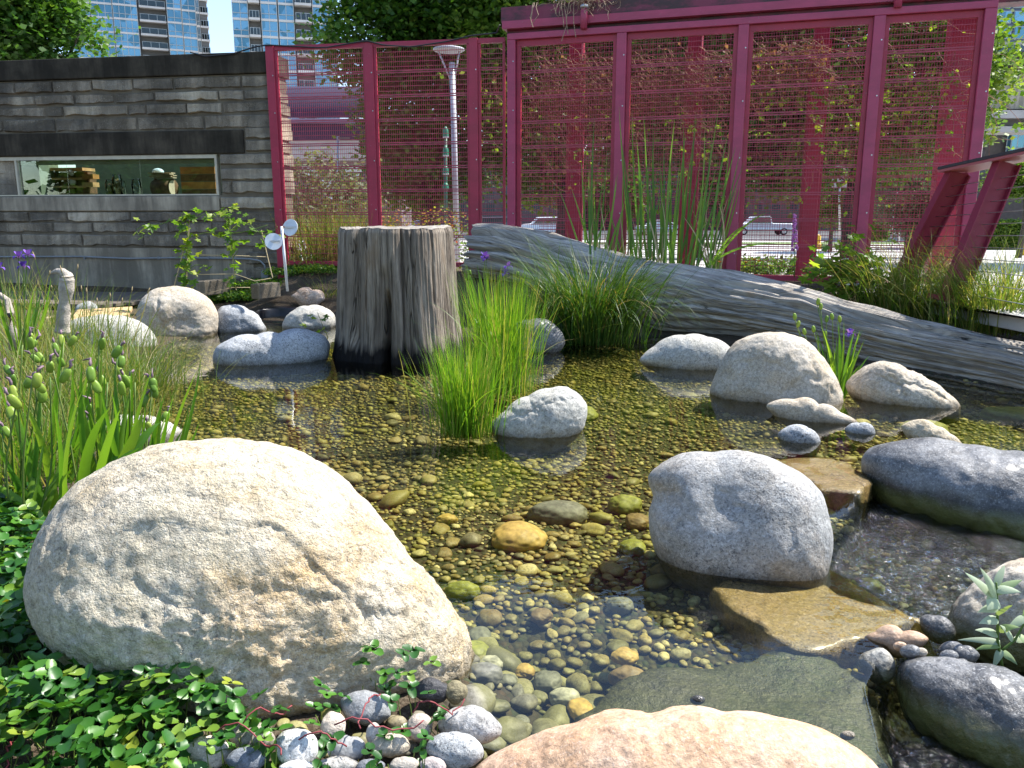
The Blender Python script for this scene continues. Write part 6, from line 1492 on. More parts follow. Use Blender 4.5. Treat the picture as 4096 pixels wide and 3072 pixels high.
leaf_cloud('leaves', '', '', [(x, y, (10.95,), 0.24) for x, y in ((1560, 900), (1620, 890), (1690, 890), (1750, 880), (1810, 890), (1860, 900), (1650, 950), (1760, 950))], 90, 0.05, L_AUT, (-0.2, 0.2), True, 1.5, t_)
t_ = thing('yellow_shrub', 'yellow-green weedy shrub behind the fence between stump and log', 'shrub', A(1900, 1050) - NW * 0.4)
stem(t_, [A(1880, 1060) - NW * 0.4, A(1885, 960) - NW * 0.4, A(1860, 890) - NW * 0.4], 0.01, 0.004)
leaf_cloud('leaves', '', '', [(x, y, (10.85,), 0.22) for x, y in ((1860, 950), (1885, 1020), (1930, 1050), (1860, 1080))], 130, 0.05, L_HOP, (-0.2, 0.2), True, 1.5, t_)

# ---- beach strawberry over the near bank
def leaflet(teeth=6, L_=1.0, W=0.78, fold=0.16):
    P = []; n = teeth
    for k in range(n + 1):
        t = k / n; w = W / 2 * math.sin(math.pi * min(1, t ** 0.72 * 0.93 + 0.0)) ** 0.75 if t < 1 else 0.1
        P.append((t * L_, w)); 
        if k < n and t > 0.3: P.append((t * L_ + 0.5 / n * L_, w * 0.93))
    V = [(0, 0, 0), (L_ * 0.35, 0, -fold * 0.5), (L_ * 0.7, 0, -fold * 0.55), (L_ * 0.96, 0, -fold * 0.3)]
    b = len(V); R_ = [(x, y, fold * (y / (W / 2)) ** 2 * 0.6 - 0.25 * (x / L_) ** 2 * fold) for x, y in P]; V += R_; c = b + len(R_); V += [(x, -y, z) for x, y, z in R_]
    F = []
    def mids(x): return 0 if x < 0.22 * L_ else 1 if x < 0.55 * L_ else 2 if x < 0.86 * L_ else 3
    for o_, flip in ((b, 0), (c, 1)):
        for k in range(len(R_) - 1):
            a_, d_ = mids(R_[k][0]), mids(R_[k + 1][0]); q = [(a_, o_ + k, o_ + k + 1)] + ([(a_, o_ + k + 1, d_)] if a_ != d_ else [])
            F += [t[::-1] if flip else t for t in q]
    return np.array(V), np.array(F)
LV, LF = leaflet()
def trifol(seed):
    r_ = np.random.default_rng(seed); Vs, Fs = [], []; o_ = 0
    for k, a in enumerate((0, 1.95, -1.95)):
        a += r_.normal(0, 0.15); s = 1.0 if k == 0 else 0.94; v = LV * s
        ty = 0.10 + r_.normal(0, 0.22); v = np.stack([v[:, 0] * math.cos(ty), v[:, 1], v[:, 2] + v[:, 0] * math.sin(ty)], -1)
        v = np.stack([v[:, 0] * math.cos(a) - v[:, 1] * math.sin(a), v[:, 0] * math.sin(a) + v[:, 1] * math.cos(a), v[:, 2]], -1); Vs.append(v); Fs.append(LF + o_); o_ += len(v)
    return np.vstack(Vs), np.vstack(Fs)
TRI = [trifol(k) for k in range(7)]
def m_strawmesh(k, r): return mesh_np('leaf', TRI[k][0], TRI[k][1], L_STRAWB, True, np.full(len(TRI[k][0]), r))
tri_me = [m_strawmesh(k, r) for k, r in zip(range(7), (0.0, 0.12, 0.3, 0.45, 0.6, 0.7, 0.05))]
# where the plants grow: density over the near-left bank, read as (px, py) polygons
PATCH = [(-250, 2000), (110, 2030), (150, 2200), (150, 2350), (230, 2450), (420, 2600), (600, 2700), (880, 2830), (1020, 2880), (1100, 2960), (960, 2980), (780, 3000), (720, 3140), (-250, 3140)]
PATCHW = [tuple(onz(*p, 0.10)[:2]) for p in PATCH]
sb = thing('strawberry_patch', 'glossy green strawberry ground cover spreading at the lower left round the huge boulder', 'strawberry patch', (*PATCHW[5], 0.08))
xs = RNG.uniform(-2.1, 0.1, 26000); ys = RNG.uniform(1.2, 3.4, 26000); k_ = poly_sd(PATCHW, xs, ys) > -0.01; xs, ys = xs[k_], ys[k_]
kp = dart(xs, ys, np.full(len(xs), 0.0125) * RNG.uniform(0.95, 1.05, len(xs)), 0.05)
pts_ = [(xs[i], ys[i]) for i in kp]
extra = [(1280, 2790), (1330, 2800), (1310, 2840), (1260, 2830), (1380, 2790), (1500, 2700), (1450, 2720), (1480, 2690), (1540, 2740), (1590, 2760), (1620, 2700), (1660, 2720), (1640, 2790), (1560, 2720), (1610, 2870), (1570, 2900), (1540, 2910), (1640, 2840), (1300, 2910), (1250, 2930), (1330, 2960), (1280, 3020), (1310, 3030), (1510, 3020), (1550, 3030), (1480, 3030), (1660, 2960), (1700, 3000), (1690, 3010), (1750, 2870), (1720, 2890), (1770, 2850), (1070, 2960), (1020, 2940), (1060, 3020), (900, 2880), (880, 2960), (980, 2850), (1120, 2900), (950, 2930), (840, 3060), (1540, 2650 + 40), (1730, 2690 + 10), (1040, 2860), (930, 2860)]
n_main = len(pts_)
pts_ += [tuple(onz(*p, 0.10)[:2]) for p in extra]
order = sorted(range(len(pts_)), key=lambda i: math.hypot(pts_[i][0], pts_[i][1]) if i < n_main else 0)
Vm, Fm, Rm_ = [], [], []; o_ = 0; cnt = 0
for i in order:
    x, y = pts_[i]; d_ = math.hypot(x, y); small = i >= n_main
    z = max(0.02, gz(x, y)) + RNG.uniform(0.03, 0.15) + (0.03 if small else 0.0) + 0.05 * (vnoise([[x * 4, y * 4, 1]])[0])
    s = RNG.uniform(0.030, 0.046) * (0.72 if small else 1.0)
    k = int(RNG.integers(7)); rot = (RNG.normal(0.0, 0.32), RNG.normal(0, 0.32), RNG.uniform(0, 6.28))
    inf = abs(x) < d_ * 0.66 and d_ < 3.2
    if cnt < 300 and inf:
        o = bpy.data.objects.new('leaf', tri_me[k]); COL.objects.link(o); o.parent = sb; b = sb.location
        o.location = (x - b[0], y - b[1], z - b[2]); o.rotation_euler = rot; o.scale = (s, s, s); cnt += 1
    else:
        V = TRI[k][0] * s; Rm = np.array(Matrix.Rotation(rot[2], 3, 'Z') @ Matrix.Rotation(rot[1], 3, 'Y') @ Matrix.Rotation(rot[0], 3, 'X'))
        Vm.append(V @ Rm.T + (x, y, z)); Fm.append(TRI[k][1] + o_); Rm_.append(np.full(len(V), RNG.uniform(0, 0.85))); o_ += len(V)
if Vm: link('far_leaves', mesh_np('far_leaves', np.vstack(Vm), np.vstack(Fm), L_STRAWB, True, np.concatenate(Rm_)), sb)['kind'] = 'stuff'
# leaf stalks as one mass, red runners singly
P1, P2 = [], []
m = MB()
for i in order[:700]:
    x, y = pts_[i]; z = gz(x, y); m.tube([(x + RNG.normal(0, 0.02), y + RNG.normal(0, 0.02), z - 0.01), (x, y, z + 0.07)], 0.0013, 3, cap=False)
m.build('leaf_stalks', L_STEM, sb)['kind'] = 'stuff'
for R_ in ([(870, 2915), (960, 2920), (1060, 2945), (1100, 2980), (1130, 3050)], [(970, 2890), (1050, 2860), (1110, 2830), (1170, 2815)], [(20, 3072), (50, 3000), (75, 2940)], [(1650, 2850), (1720, 2835), (1800, 2820), (1860, 2800)], [(360, 2560), (365, 2480), (378, 2390)], [(1340, 2900), (1440, 2900), (1600, 2890), (1700, 2880)], [(1430, 2910), (1480, 2820), (1540, 2750)], [(1200, 2960), (1300, 2960), (1380, 2950)]):
    P_ = np.array([onz(x, y, 0.13) for x, y in R_]); tt_ = np.linspace(0, len(R_) - 1, 14); P_ = np.stack([np.interp(tt_, np.arange(len(R_)), P_[:, k]) for k in range(3)], -1) + RNG.normal(0, 0.0025, (14, 3)); P_[:, 2] += 0.02 * np.sin(tt_ * 2.1); m = MB(); m.tube(P_, 0.0017, 6); m.build('runner', M_REDSTEM, sb, True)

# ---- silver-leaved plant at the right edge
sv_ = thing('silver_plant', 'pale silver-leaved seedling in front of the brown-grey boulder at right', 'plant', onz(4020, 2650, 0.0))
D_ = 2.12
stem(sv_, [ony(4010, 2680, D_), ony(3990, 2560, D_), ony(3990, 2420, D_), ony(3985, 2330, D_)], 0.005, 0.003)
stem(sv_, [ony(4010, 2600, D_), ony(4060, 2560, D_), ony(4110, 2470, D_)], 0.004, 0.003)
for (x0, y0, x1, y1, w, r_) in ((3985, 2400, 3860, 2290, 0.034, 0.5), (3985, 2390, 3920, 2270, 0.030, 0.9), (3985, 2400, 3950, 2440, 0.05, 0.4), (3990, 2430, 3910, 2450, 0.03, 0.5), (3990, 2480, 3915, 2495, 0.03, 0.4), (3985, 2370, 4090, 2320, 0.03, 0.4), (3985, 2360, 4085, 2370, 0.028, 0.9), (3995, 2520, 4080, 2510, 0.026, 0.5), (3990, 2540, 3900, 2520, 0.026, 0.3), (4000, 2570, 3830, 2560, 0.022, 0.95), (4000, 2580, 3900, 2600, 0.022, 0.9), (4005, 2600, 3970, 2680, 0.024, 0.95), (4010, 2610, 4070, 2660, 0.024, 0.9), (4060, 2560, 4130, 2560, 0.024, 0.5), (4050, 2560, 4000, 2500, 0.024, 0.9), (4100, 2470, 4020, 2530, 0.026, 0.95), (4100, 2470, 4150, 2400, 0.03, 0.6), (4080, 2540, 4140, 2620, 0.024, 0.4), (3985, 2340, 4020, 2260, 0.026, 0.6), (3990, 2460, 4050, 2420, 0.03, 0.4)):
    add_leaf(sv_, 'leaf', ony(x0, y0, D_), ony(x1, y1, D_ + RNG.uniform(-0.05, 0.05)), w, np.array((0, 0, 0.008)), L_SILVER, 6, 2.0, (RNG.uniform(-0.4, 0.4), -1, 0.9), r_)
# small weeds on the stump and left of it
t_ = thing('weed', 'small leafy weed between the long boulder and the stump foot', 'weed', onz(1300, 1330, 0))
stem(t_, [onz(1310, 1345, 0), ony(1290, 1300, 7.3), ony(1270, 1250, 7.3)], 0.004, 0.002)
for (x, y) in ((1200, 1300), (1215, 1295), (1240, 1260), (1260, 1270), (1290, 1275), (1300, 1310), (1310, 1330), (1280, 1320), (1300, 1260)): put_leaf(shrub_me[RNG.integers(3)], t_, ony(x, y, 7.3), 0.05, 0.4)
# ================================================================== BEYOND THE FENCE
# ---- trees
L_TREE = m_leaf('maple_leaf', [(0.0, (0.022, 0.07, 0.01)), (0.5, (0.045, 0.12, 0.014)), (0.85, (0.09, 0.18, 0.02)), (1.0, (0.16, 0.24, 0.03))], 0.42, 0.5, tl=1.6, wave=False)
L_TREEY = m_leaf('yellow_green_leaf', [(0.0, (0.04, 0.10, 0.012)), (0.5, (0.09, 0.17, 0.02)), (1.0, (0.20, 0.26, 0.04))], 0.42, 0.5, tl=1.6, wave=False)
L_TREEG = m_leaf('grey_green_leaf', [(0.0, (0.07, 0.11, 0.05)), (1.0, (0.20, 0.23, 0.12))], 0.35, 0.6, wave=False)
M_BARK = m_plain('tree_bark', (0.075, 0.06, 0.045), 0.9, var=0.4, scale=12, bump=0.8)
def tree(name, label, base, lobes, n, leaf, mat, trunk_r=0.22, clump=0.55, per=46, group=None, flat=0.6, cat='tree'):
    """lobes: list of (dx, dy, z, rx, rz); leaves in clumps near the surface of the lobes, limbs run to them"""
    base = np.asarray(base, float); t_ = thing(name, label, cat, base, group)
    rg = np.random.default_rng(int(abs(base[0] * 131 + base[1] * 17)) + len(label))
    vol = np.array([l[3] ** 2 * l[4] for l in lobes]); vol = vol / vol.sum()
    m = MB(); zt = min(l[2] for l in lobes)
    top = base + np.array((0, 0, 0)); tc = np.array([base[0], base[1], zt])
    m.tube([base - ZV * 0.3, base + (tc - base) * 0.5 + rg.normal(0, 0.08, 3), tc], [trunk_r * 1.25, trunk_r, trunk_r * 0.75], 10)
    for (dx, dy, z, rx, rz) in lobes:
        c = np.array((base[0] + dx, base[1] + dy, z)); m.tube([tc - ZV * 0.2, (tc + c) / 2 + rg.normal(0, 0.25, 3), c], [trunk_r * 0.6, trunk_r * 0.4, trunk_r * 0.15], 7)
        for q in range(4):
            e = c + rg.normal(0, 1, 3) * np.array((rx, rx, rz)) * 0.5; m.tube([c, (c + e) / 2 + rg.normal(0, 0.1, 3), e], [trunk_r * 0.2, trunk_r * 0.13, 0.015], 5)
    m.build('trunk', M_BARK, t_, True)
    nc = max(1, n // per); li = rg.choice(len(lobes), nc, p=vol); Lb = np.array(lobes)[li]
    d = rg.normal(0, 1, (nc, 3)); d /= np.linalg.norm(d, axis=1)[:, None]; rad = 0.55 + 0.5 * rg.random(nc) ** 0.6
    CC = np.column_stack([base[0] + Lb[:, 0] + d[:, 0] * Lb[:, 3] * rad, base[1] + Lb[:, 1] + d[:, 1] * Lb[:, 3] * rad, Lb[:, 2] + d[:, 2] * Lb[:, 4] * rad])
    cs = clump * rg.uniform(0.6, 1.3, nc); tone = rg.random(nc)
    P = (CC[:, None, :] + rg.normal(0, 1, (nc, per, 3)) * (cs[:, None, None] * np.array((0.55, 0.55, 0.30)))).reshape(-1, 3); k = len(P)
    d1 = rg.normal(0, 1, (k, 3)); d1[:, 2] = d1[:, 2] * flat - 0.15; d1 /= np.linalg.norm(d1, axis=1)[:, None]
    d2 = np.cross(d1, rg.normal(0, 0.55, (k, 3)) + ZV); d2 /= np.linalg.norm(d2, axis=1)[:, None]
    s = leaf * rg.uniform(0.6, 1.3, k)[:, None]
    V = np.stack([P, P + d1 * s * 0.5 + d2 * s * 0.42, P + d1 * s, P + d1 * s * 0.5 - d2 * s * 0.42], 1).reshape(-1, 3)
    R = np.clip(np.repeat(tone, per) * 0.6 + rg.random(k) * 0.4, 0, 1)
    link('crown', mesh_np('crown', V, np.arange(4 * k).reshape(-1, 4), mat, False, np.repeat(R, 4)), t_)
    return t_
def gb(px, D_, z=None):
    p = ony(px, 870, D_); return np.array((p[0], p[1], gz(p[0], p[1]) if z is None else z))
tree('street_tree', 'dense dark leafy tree above the left end of the stone wall', gb(40, 20), [(-0.6, 0, 6.9, 2.4, 2.6), (0.6, -0.3, 5.4, 1.5, 1.0), (-2.5, 0, 6.0, 2.4, 2.2), (1.7, 0.2, 4.85, 1.1, 0.6), (0.9, 0, 6.2, 1.5, 1.2)], 60000, 0.15, L_TREE, 0.3)
tree('street_tree', 'broad dark green tree above the fence behind the lamp post', gb(1720, 23), [(0.4, 0, 7.4, 2.4, 2.3), (-1.1, -0.6, 5.7, 1.6, 1.2), (1.9, -0.4, 6.8, 1.8, 2.3), (0.4, 0, 3.7, 2.1, 1.9), (-0.5, 0.3, 2.6, 1.5, 1.1)], 76000, 0.15, L_TREE, 0.28)
tree('street_tree', 'yellow-green tree behind the first panels of the roofed screen', gb(2250, 21), [(0, 0, 5.6, 2.2, 2.6), (-1.2, 0.2, 4.8, 1.5, 1.8), (1.6, 0, 5.2, 1.8, 2.2), (0.3, 0, 3.2, 1.8, 1.1), (-0.6, 0.4, 2.4, 1.3, 0.9)], 54000, 0.14, L_TREEY, 0.24)
tree('street_tree', 'shady tree behind the middle panels of the roofed screen', gb(2760, 20), [(0, 0, 5.2, 2.4, 2.4), (1.4, 0, 4.4, 1.8, 1.7), (-1.4, 0.2, 4.7, 1.6, 1.8), (0.2, 0, 2.9, 1.9, 1.0), (1.9, 0.3, 2.9, 1.4, 1.1)], 58000, 0.14, L_TREE, 0.24)
tree('street_tree', 'tree with drooping pale leaves behind the right panels of the roofed screen', gb(3420, 19), [(0, 0, 4.9, 2.4, 2.2), (1.5, 0, 4.0, 1.6, 1.4), (-1.5, 0.2, 4.3, 1.6, 1.6), (0.4, 0, 3.0, 1.5, 1.0), (-1.3, 0, 2.6, 1.3, 0.9)], 52000, 0.13, L_TREEY, 0.2)
tree('street_tree', 'bright leafy branches of a tree at the top right corner beyond the screen', gb(4400, 14), [(0.2, 0, 5.6, 1.0, 0.8), (-0.55, -0.1, 4.75, 0.42, 0.38), (0.7, 0.2, 6.1, 1.3, 0.8)], 5000, 0.13, L_TREEY, 0.12)
tree('small_tree', 'grey-green small-leaved bush behind the last mesh panel', gb(3640, 26, 0.0), [(0, 0, 2.1, 1.1, 1.3), (0.5, 0, 1.3, 0.9, 0.8)], 14000, 0.10, L_TREEG, 0.08, 0.4)
tree('small_tree', 'airy grey-green bush behind the first fence panel', gb(1300, 14.5), [(0, 0, 1.5, 0.75, 0.75), (-0.45, 0, 1.2, 0.5, 0.5), (0.5, 0, 1.3, 0.5, 0.6)], 5200, 0.07, L_TREEG, 0.04, 0.3)
tree('small_tree', 'low light green tree by the brick building at the right edge', gb(4090, 33), [(0, 0, 2.9, 1.3, 0.7), (-0.8, 0, 2.5, 0.7, 0.5)], 9000, 0.12, L_TREEY, 0.1, 0.4)
tree('small_tree', 'sunlit young tree standing between parked cars behind the third screen panel', gb(3330, 40), [(0, 0, 3.0, 1.2, 1.6), (0, 0, 1.6, 0.9, 0.9)], 12000, 0.13, L_TREEY, 0.1, 0.45)
for k, (px, D_, s, lab) in enumerate(((2450, 105, 7, 'far tree above the parked cars behind the second screen panel'), (2830, 112, 8, 'far tree behind the white pickup truck'), (1600, 100, 7, 'far dark tree beyond the street behind the second fence panel'), (1850, 108, 8, 'far dark tree beyond the street behind the lamp post'), (3080, 118, 9, 'far tall tree behind the third screen panel'), (3760, 120, 9, 'far tree behind the last screen panel'), (4000, 118, 7, 'far tree beside the brick building'))):
    tree('far_tree', lab, gb(px, D_, -0.45), [(0, 0, s * 0.62, s * 0.42, s * 0.42), (s * 0.25, 0, s * 0.45, s * 0.3, s * 0.25)], 9000, 0.5, L_TREE, 0.3, 1.3, group='far trees beyond the street')
# trees at the photographer's back: seen in the window and the water only
for k, (x, y, lab) in enumerate(((-15, -1.5, 'left tree behind the viewer'), (-20, -6, 'middle tree behind the viewer'), (-14, -9, 'right tree behind the viewer'))):
    tree('garden_tree', lab + ', mirrored in the display window', (x, y, 0.0), [(0, 0, 3.2, 3.4, 2.8), (1.5, 0, 2.4, 2.6, 2.2)], 16000, 0.34, L_TREE, 0.2, 0.9, group='trees behind the viewer')

# ---- glass towers
t = NT('tower_glass'); p = t.pos()
c = t.mix(t.ramp(t.voro(t.mapping(p, (0.45, 0.02, 0.38)), 1.0, 'F1', 1), [(0.2, 0.0), (0.8, 1.0)]), (0.06, 0.17, 0.23), (0.16, 0.34, 0.46))  # teal tones paint the reflected sky into the panes
t.col(c); t.rough(0.06); t.spec(0.9); t.b.inputs['Metallic'].default_value = 0.55; T_GLASS = t.m
T_CONC = m_plain('tower_concrete', (0.66, 0.62, 0.58), 0.8, var=0.08, scale=0.5); T_MULL = m_plain('tower_mullion', (0.40, 0.44, 0.45), 0.5); T_DARK = m_plain('balcony_recess', (0.16, 0.15, 0.14), 0.8); T_RAIL = m_glass('balcony_glass', (0.45, 0.55, 0.58), 1.6)
def tower(label, D_, px0, px1, y_ref, dpx, bays, nup, ndn, turn=0.0, depth=16):
    """bays: (px from, px to, kind, depth offset m); floors repeat every dpx pixels"""
    cx = (px0 + px1) / 2; root = thing('glass_tower', label, 'tower', (*ony(cx, 870, D_)[:2], -0.45))
    x_ = lambda px: float(ony(px, 300, D_)[0] - root.location[0]); zr = float(ony(cx, y_ref, D_)[2]); fh = float(ony(cx, y_ref - dpx, D_)[2] - zr)
    z0 = zr - ndn * fh; zt = zr + nup * fh; rz = root.location[2]
    m = MB(); m.box((x_(px0) + 0.3, 0.9, -1), (x_(px1) - 0.3, depth, zt - rz)); m.build('core', T_DARK, root, loc=(0, 0, 0))
    proto = {}
    for f_ in range(-ndn, nup):
        zb = zr + f_ * fh - rz
        m_ = proto.get('slab')
        if m_ is None:
            m = MB()
            for (a, b, kind, off) in bays: m.box((x_(a), off - (0.9 if kind == 'b' else 0.06), -0.16), (x_(b) - 0.01, off + 1.2, 0.16))
            o = m.build('floor_slab', T_CONC, root, loc=(0, 0, zb)); proto['slab'] = o.data
        else: link('floor_slab', m_, root, loc=(0, 0, zb))
        for bi, (a, b, kind, off) in enumerate(bays):
            if kind == 'w':
                if bi not in proto:
                    xa, xb = x_(a), x_(b); n_ = max(2, int(round((xb - xa) / 1.05))); m = MB(); h0, h1 = 0.161, fh - 0.161
                    for q in range(n_ + 1):
                        xx = xa + 0.05 + (xb - xa - 0.1) * q / n_; m.box((xx - 0.05, off - 0.02, h0), (xx + 0.05, off + 0.25, h1))
                    m.box((xa + 0.1, off - 0.015, h0 + 0.62), (xb - 0.1, off + 0.2, h0 + 0.72))
                    g = MB(); g.box((xa + 0.06, off + 0.08, h0), (xb - 0.06, off + 0.14, h1))
                    proto[bi] = (m.build('window', T_MULL, root, loc=(0, 0, zb)).data, None)
                    w = COL.objects[-1] if False else bpy.context.scene.collection.objects[-1]
                    pn = g.build('pane', T_GLASS, w, loc=(0, 0, 0)); proto[bi] = (w.data, pn.data)
                else:
                    w = link('window', proto[bi][0], root, loc=(0, 0, zb)); link('pane', proto[bi][1], w, loc=(0, 0, 0))
            elif kind == 'b':
                if bi not in proto:
                    xa, xb = x_(a), x_(b); m = MB(); m.box((xa + 0.1, off - 0.86, 0.2), (xb - 0.1, off - 0.82, 1.05)); r1 = m.build('balcony_rail', T_RAIL, root, loc=(0, 0, zb))
                    m = MB(); m.box((xa + 0.05, off - 0.88, 1.051), (xb - 0.05, off - 0.80, 1.11))
                    for q in range(4): xx = xa + 0.1 + (xb - xa - 0.2) * q / 3; m.box((xx - 0.03, off - 0.87, 0.161), (xx + 0.03, off - 0.81, 1.05))
                    h = m.build('handrail', T_MULL, r1, loc=(0, 0, 0))
                    g = MB(); g.box((xa + 0.1, off + 1.15, 0.161), (xb - 0.1, off + 1.19, fh - 0.161)); dr = g.build('balcony_door', T_GLASS, root, loc=(0, 0, zb)); proto[bi] = (r1.data, h.data, dr.data)
                else:
                    r1 = link('balcony_rail', proto[bi][0], root, loc=(0, 0, zb)); link('handrail', proto[bi][1], r1, loc=(0, 0, 0)); link('balcony_door', proto[bi][2], root, loc=(0, 0, zb))
    root.rotation_euler = (0, 0, turn)
    return root
tower('left pale glass apartment tower with stacked balconies behind the dark tree', 150, 330, 838, 133, 56, [(330, 400, 'w', 0.5), (402, 478, 'w', 0.3), (480, 568, 'w', 0.0), (575, 672, 'b', 0.6), (676, 730, 'w', -0.6), (732, 785, 'w', -0.3), (787, 800, 'w', 0.6), (802, 836, 'b', 1.6)], 8, 4, 0.42)
tower('right blue glass apartment tower with balconies behind the red fence', 125, 950, 1350, 150, 68, [(952, 1012, 'w', 0.4), (1014, 1056, 'b', 0.5), (1060, 1122, 'w', 0.0), (1126, 1186, 'w', 0.0), (1190, 1254, 'b', 0.2), (1258, 1318, 'w', 0.0), (1320, 1350, 'w', 0.6)], 8, 6, 0.27)

# ---- station with its dark blue vaulted roof, seen through the first fence panel
M_BLUE = m_plain('indigo_roof', (0.012, 0.011, 0.035), 0.7); M_MAUVE = m_plain('mauve_brick', (0.12, 0.09, 0.10), 0.85, var=0.2, scale=3); M_GREYW = m_plain('grey_render', (0.34, 0.32, 0.31), 0.8, var=0.15, scale=1)
SD = 38.0
def fx(px, py, D_): return ony(px, py, D_)
stn = thing('station_building', 'low grey station building with a dark indigo vaulted roof behind the first fence panel', 'building', gb(1330, SD, -0.45))
def pbox(name, parent, px0, px1, py0, py1, D_, depth, mat):
    a, b = ony(px0, py1, D_), ony(px1, py0, D_); m = MB(); m.box((min(a[0], b[0]), D_, a[2]), (max(a[0], b[0]), D_ + depth, b[2])); return m.build(name, mat, parent)
a, b = ony(1080, 480, SD), ony(1500, 480, SD); m = MB(); n_ = 16; V = []
for k in range(n_ + 1):
    an_ = math.pi * 0.5 * k / n_; V += [(a[0], SD - 0.8 + 3.4 * (1 - math.cos(an_)), a[2] + 1.75 * math.sin(an_)), (b[0] - 0.9 * (k / n_) ** 2, SD - 0.8 + 3.4 * (1 - math.cos(an_)), a[2] + 1.75 * math.sin(an_))]
m.add(V, [(2 * k, 2 * k + 1, 2 * k + 3, 2 * k + 2) for k in range(n_)]); m.build('vaulted_roof', M_BLUE, stn, True)
pbox('roof_edge', stn, 1080, 1500, 474, 492, SD - 0.85, 0.4, m_plain('pale_roof_edge', (0.16, 0.15, 0.22), 0.5)); pbox('fascia', stn, 1090, 1490, 494, 560, SD - 0.6, 2, M_BLUE)
pbox('concrete_band', stn, 1085, 1495, 561, 640, SD - 0.5, 3, M_GREYW); pbox('soffit', stn, 1100, 1480, 641, 662, SD, 3, T_DARK); w_ = pbox('wall', stn, 1090, 1600, 663, 960, SD + 0.2, 4, M_MAUVE)
for (x0, x1, y0, y1) in ((1210, 1268, 664, 705), (1370, 1450, 668, 688), (1370, 1440, 694, 704), (1290, 1345, 720, 800)): pbox('window', stn, x0, x1, y0, y1, SD + 0.1, 0.15, m_plain('pale_station_pane', (0.45, 0.50, 0.52), 0.2))
# ---- street beyond
def m_asph():
    t = NT('asphalt'); p = t.pos(); t.col(t.mix(t.noise(p, 1.2, 5), (0.045, 0.045, 0.048), (0.075, 0.073, 0.072))); t.rough(0.85); return t.m
M_WHITE = m_plain('white_road_paint', (0.75, 0.75, 0.73), 0.7); M_LAWN = m_plain('mown_lawn', (0.10, 0.15, 0.035), 0.9, var=0.3, scale=2)
m = MB(); m.box((-200, 62, -0.48), (200, 94, -0.442)); tag(m.build('road', m_asph()), kind='structure')
for k in range(14):
    x0 = -60 + k * 9.0; m = MB(); m.box((x0, 76.0, -0.44), (x0 + 4, 76.15, -0.437)); tag(m.build('road_marking', M_WHITE), kind='structure')
m = MB(); m.box((-200, 61.6, -0.5), (200, 61.98, -0.32)); tag(bevel(m.build('kerb', M_GREYW), 0.03), kind='structure')
m = MB(); m.box((-200, 94.02, -0.5), (200, 94.4, -0.32)); tag(bevel(m.build('kerb', M_GREYW), 0.03), kind='structure')
for (y0, y1) in ((52, 56), (97, 103)):
    m = MB(); m.box((-12 if y0 < 60 else -200, y0, -0.5), (60 if y0 < 60 else 200, y1, -0.436)); tag(m.build('lawn_strip', M_LAWN), kind='structure')
# ---- parked cars
def car_mesh(kind):
    if kind == 'sedan': body = [(-2.25, 0.32), (-2.3, 0.62), (-2.2, 0.86), (-1.35, 0.95), (-0.75, 1.40), (0.55, 1.44), (1.35, 1.02), (2.1, 0.93), (2.28, 0.66), (2.25, 0.32)]; glass = [(-1.18, 0.97), (-0.68, 1.35), (0.5, 1.38), (1.14, 1.02)]
    elif kind == 'pickup': body = [(-2.75, 0.45), (-2.78, 0.75), (-2.65, 1.02), (-1.55, 1.10), (-0.95, 1.75), (0.65, 1.78), (0.85, 1.10), (2.75, 1.08), (2.8, 0.5)]; glass = [(-1.38, 1.12), (-0.88, 1.68), (0.55, 1.70), (0.68, 1.12)]
    else: body = [(-2.35, 0.38), (-2.4, 0.8), (-2.2, 1.08), (-1.45, 1.12), (-0.9, 1.68), (1.9, 1.72), (2.3, 1.1), (2.35, 0.4)]; glass = [(-1.28, 1.13), (-0.82, 1.6), (1.75, 1.62), (2.1, 1.13)]
    return body, glass
CARG = m_plain('car_window', (0.03, 0.04, 0.05), 0.08, spec=0.8); TYRE = m_plain('tyre_rubber', (0.02, 0.02, 0.02), 0.8); RIM = m_plain('wheel_rim', (0.5, 0.5, 0.52), 0.3, 0.8); LAMPM = m_plain('headlight_glass', (0.75, 0.75, 0.72), 0.15); TAILM = m_plain('tail_light', (0.45, 0.02, 0.02), 0.2)
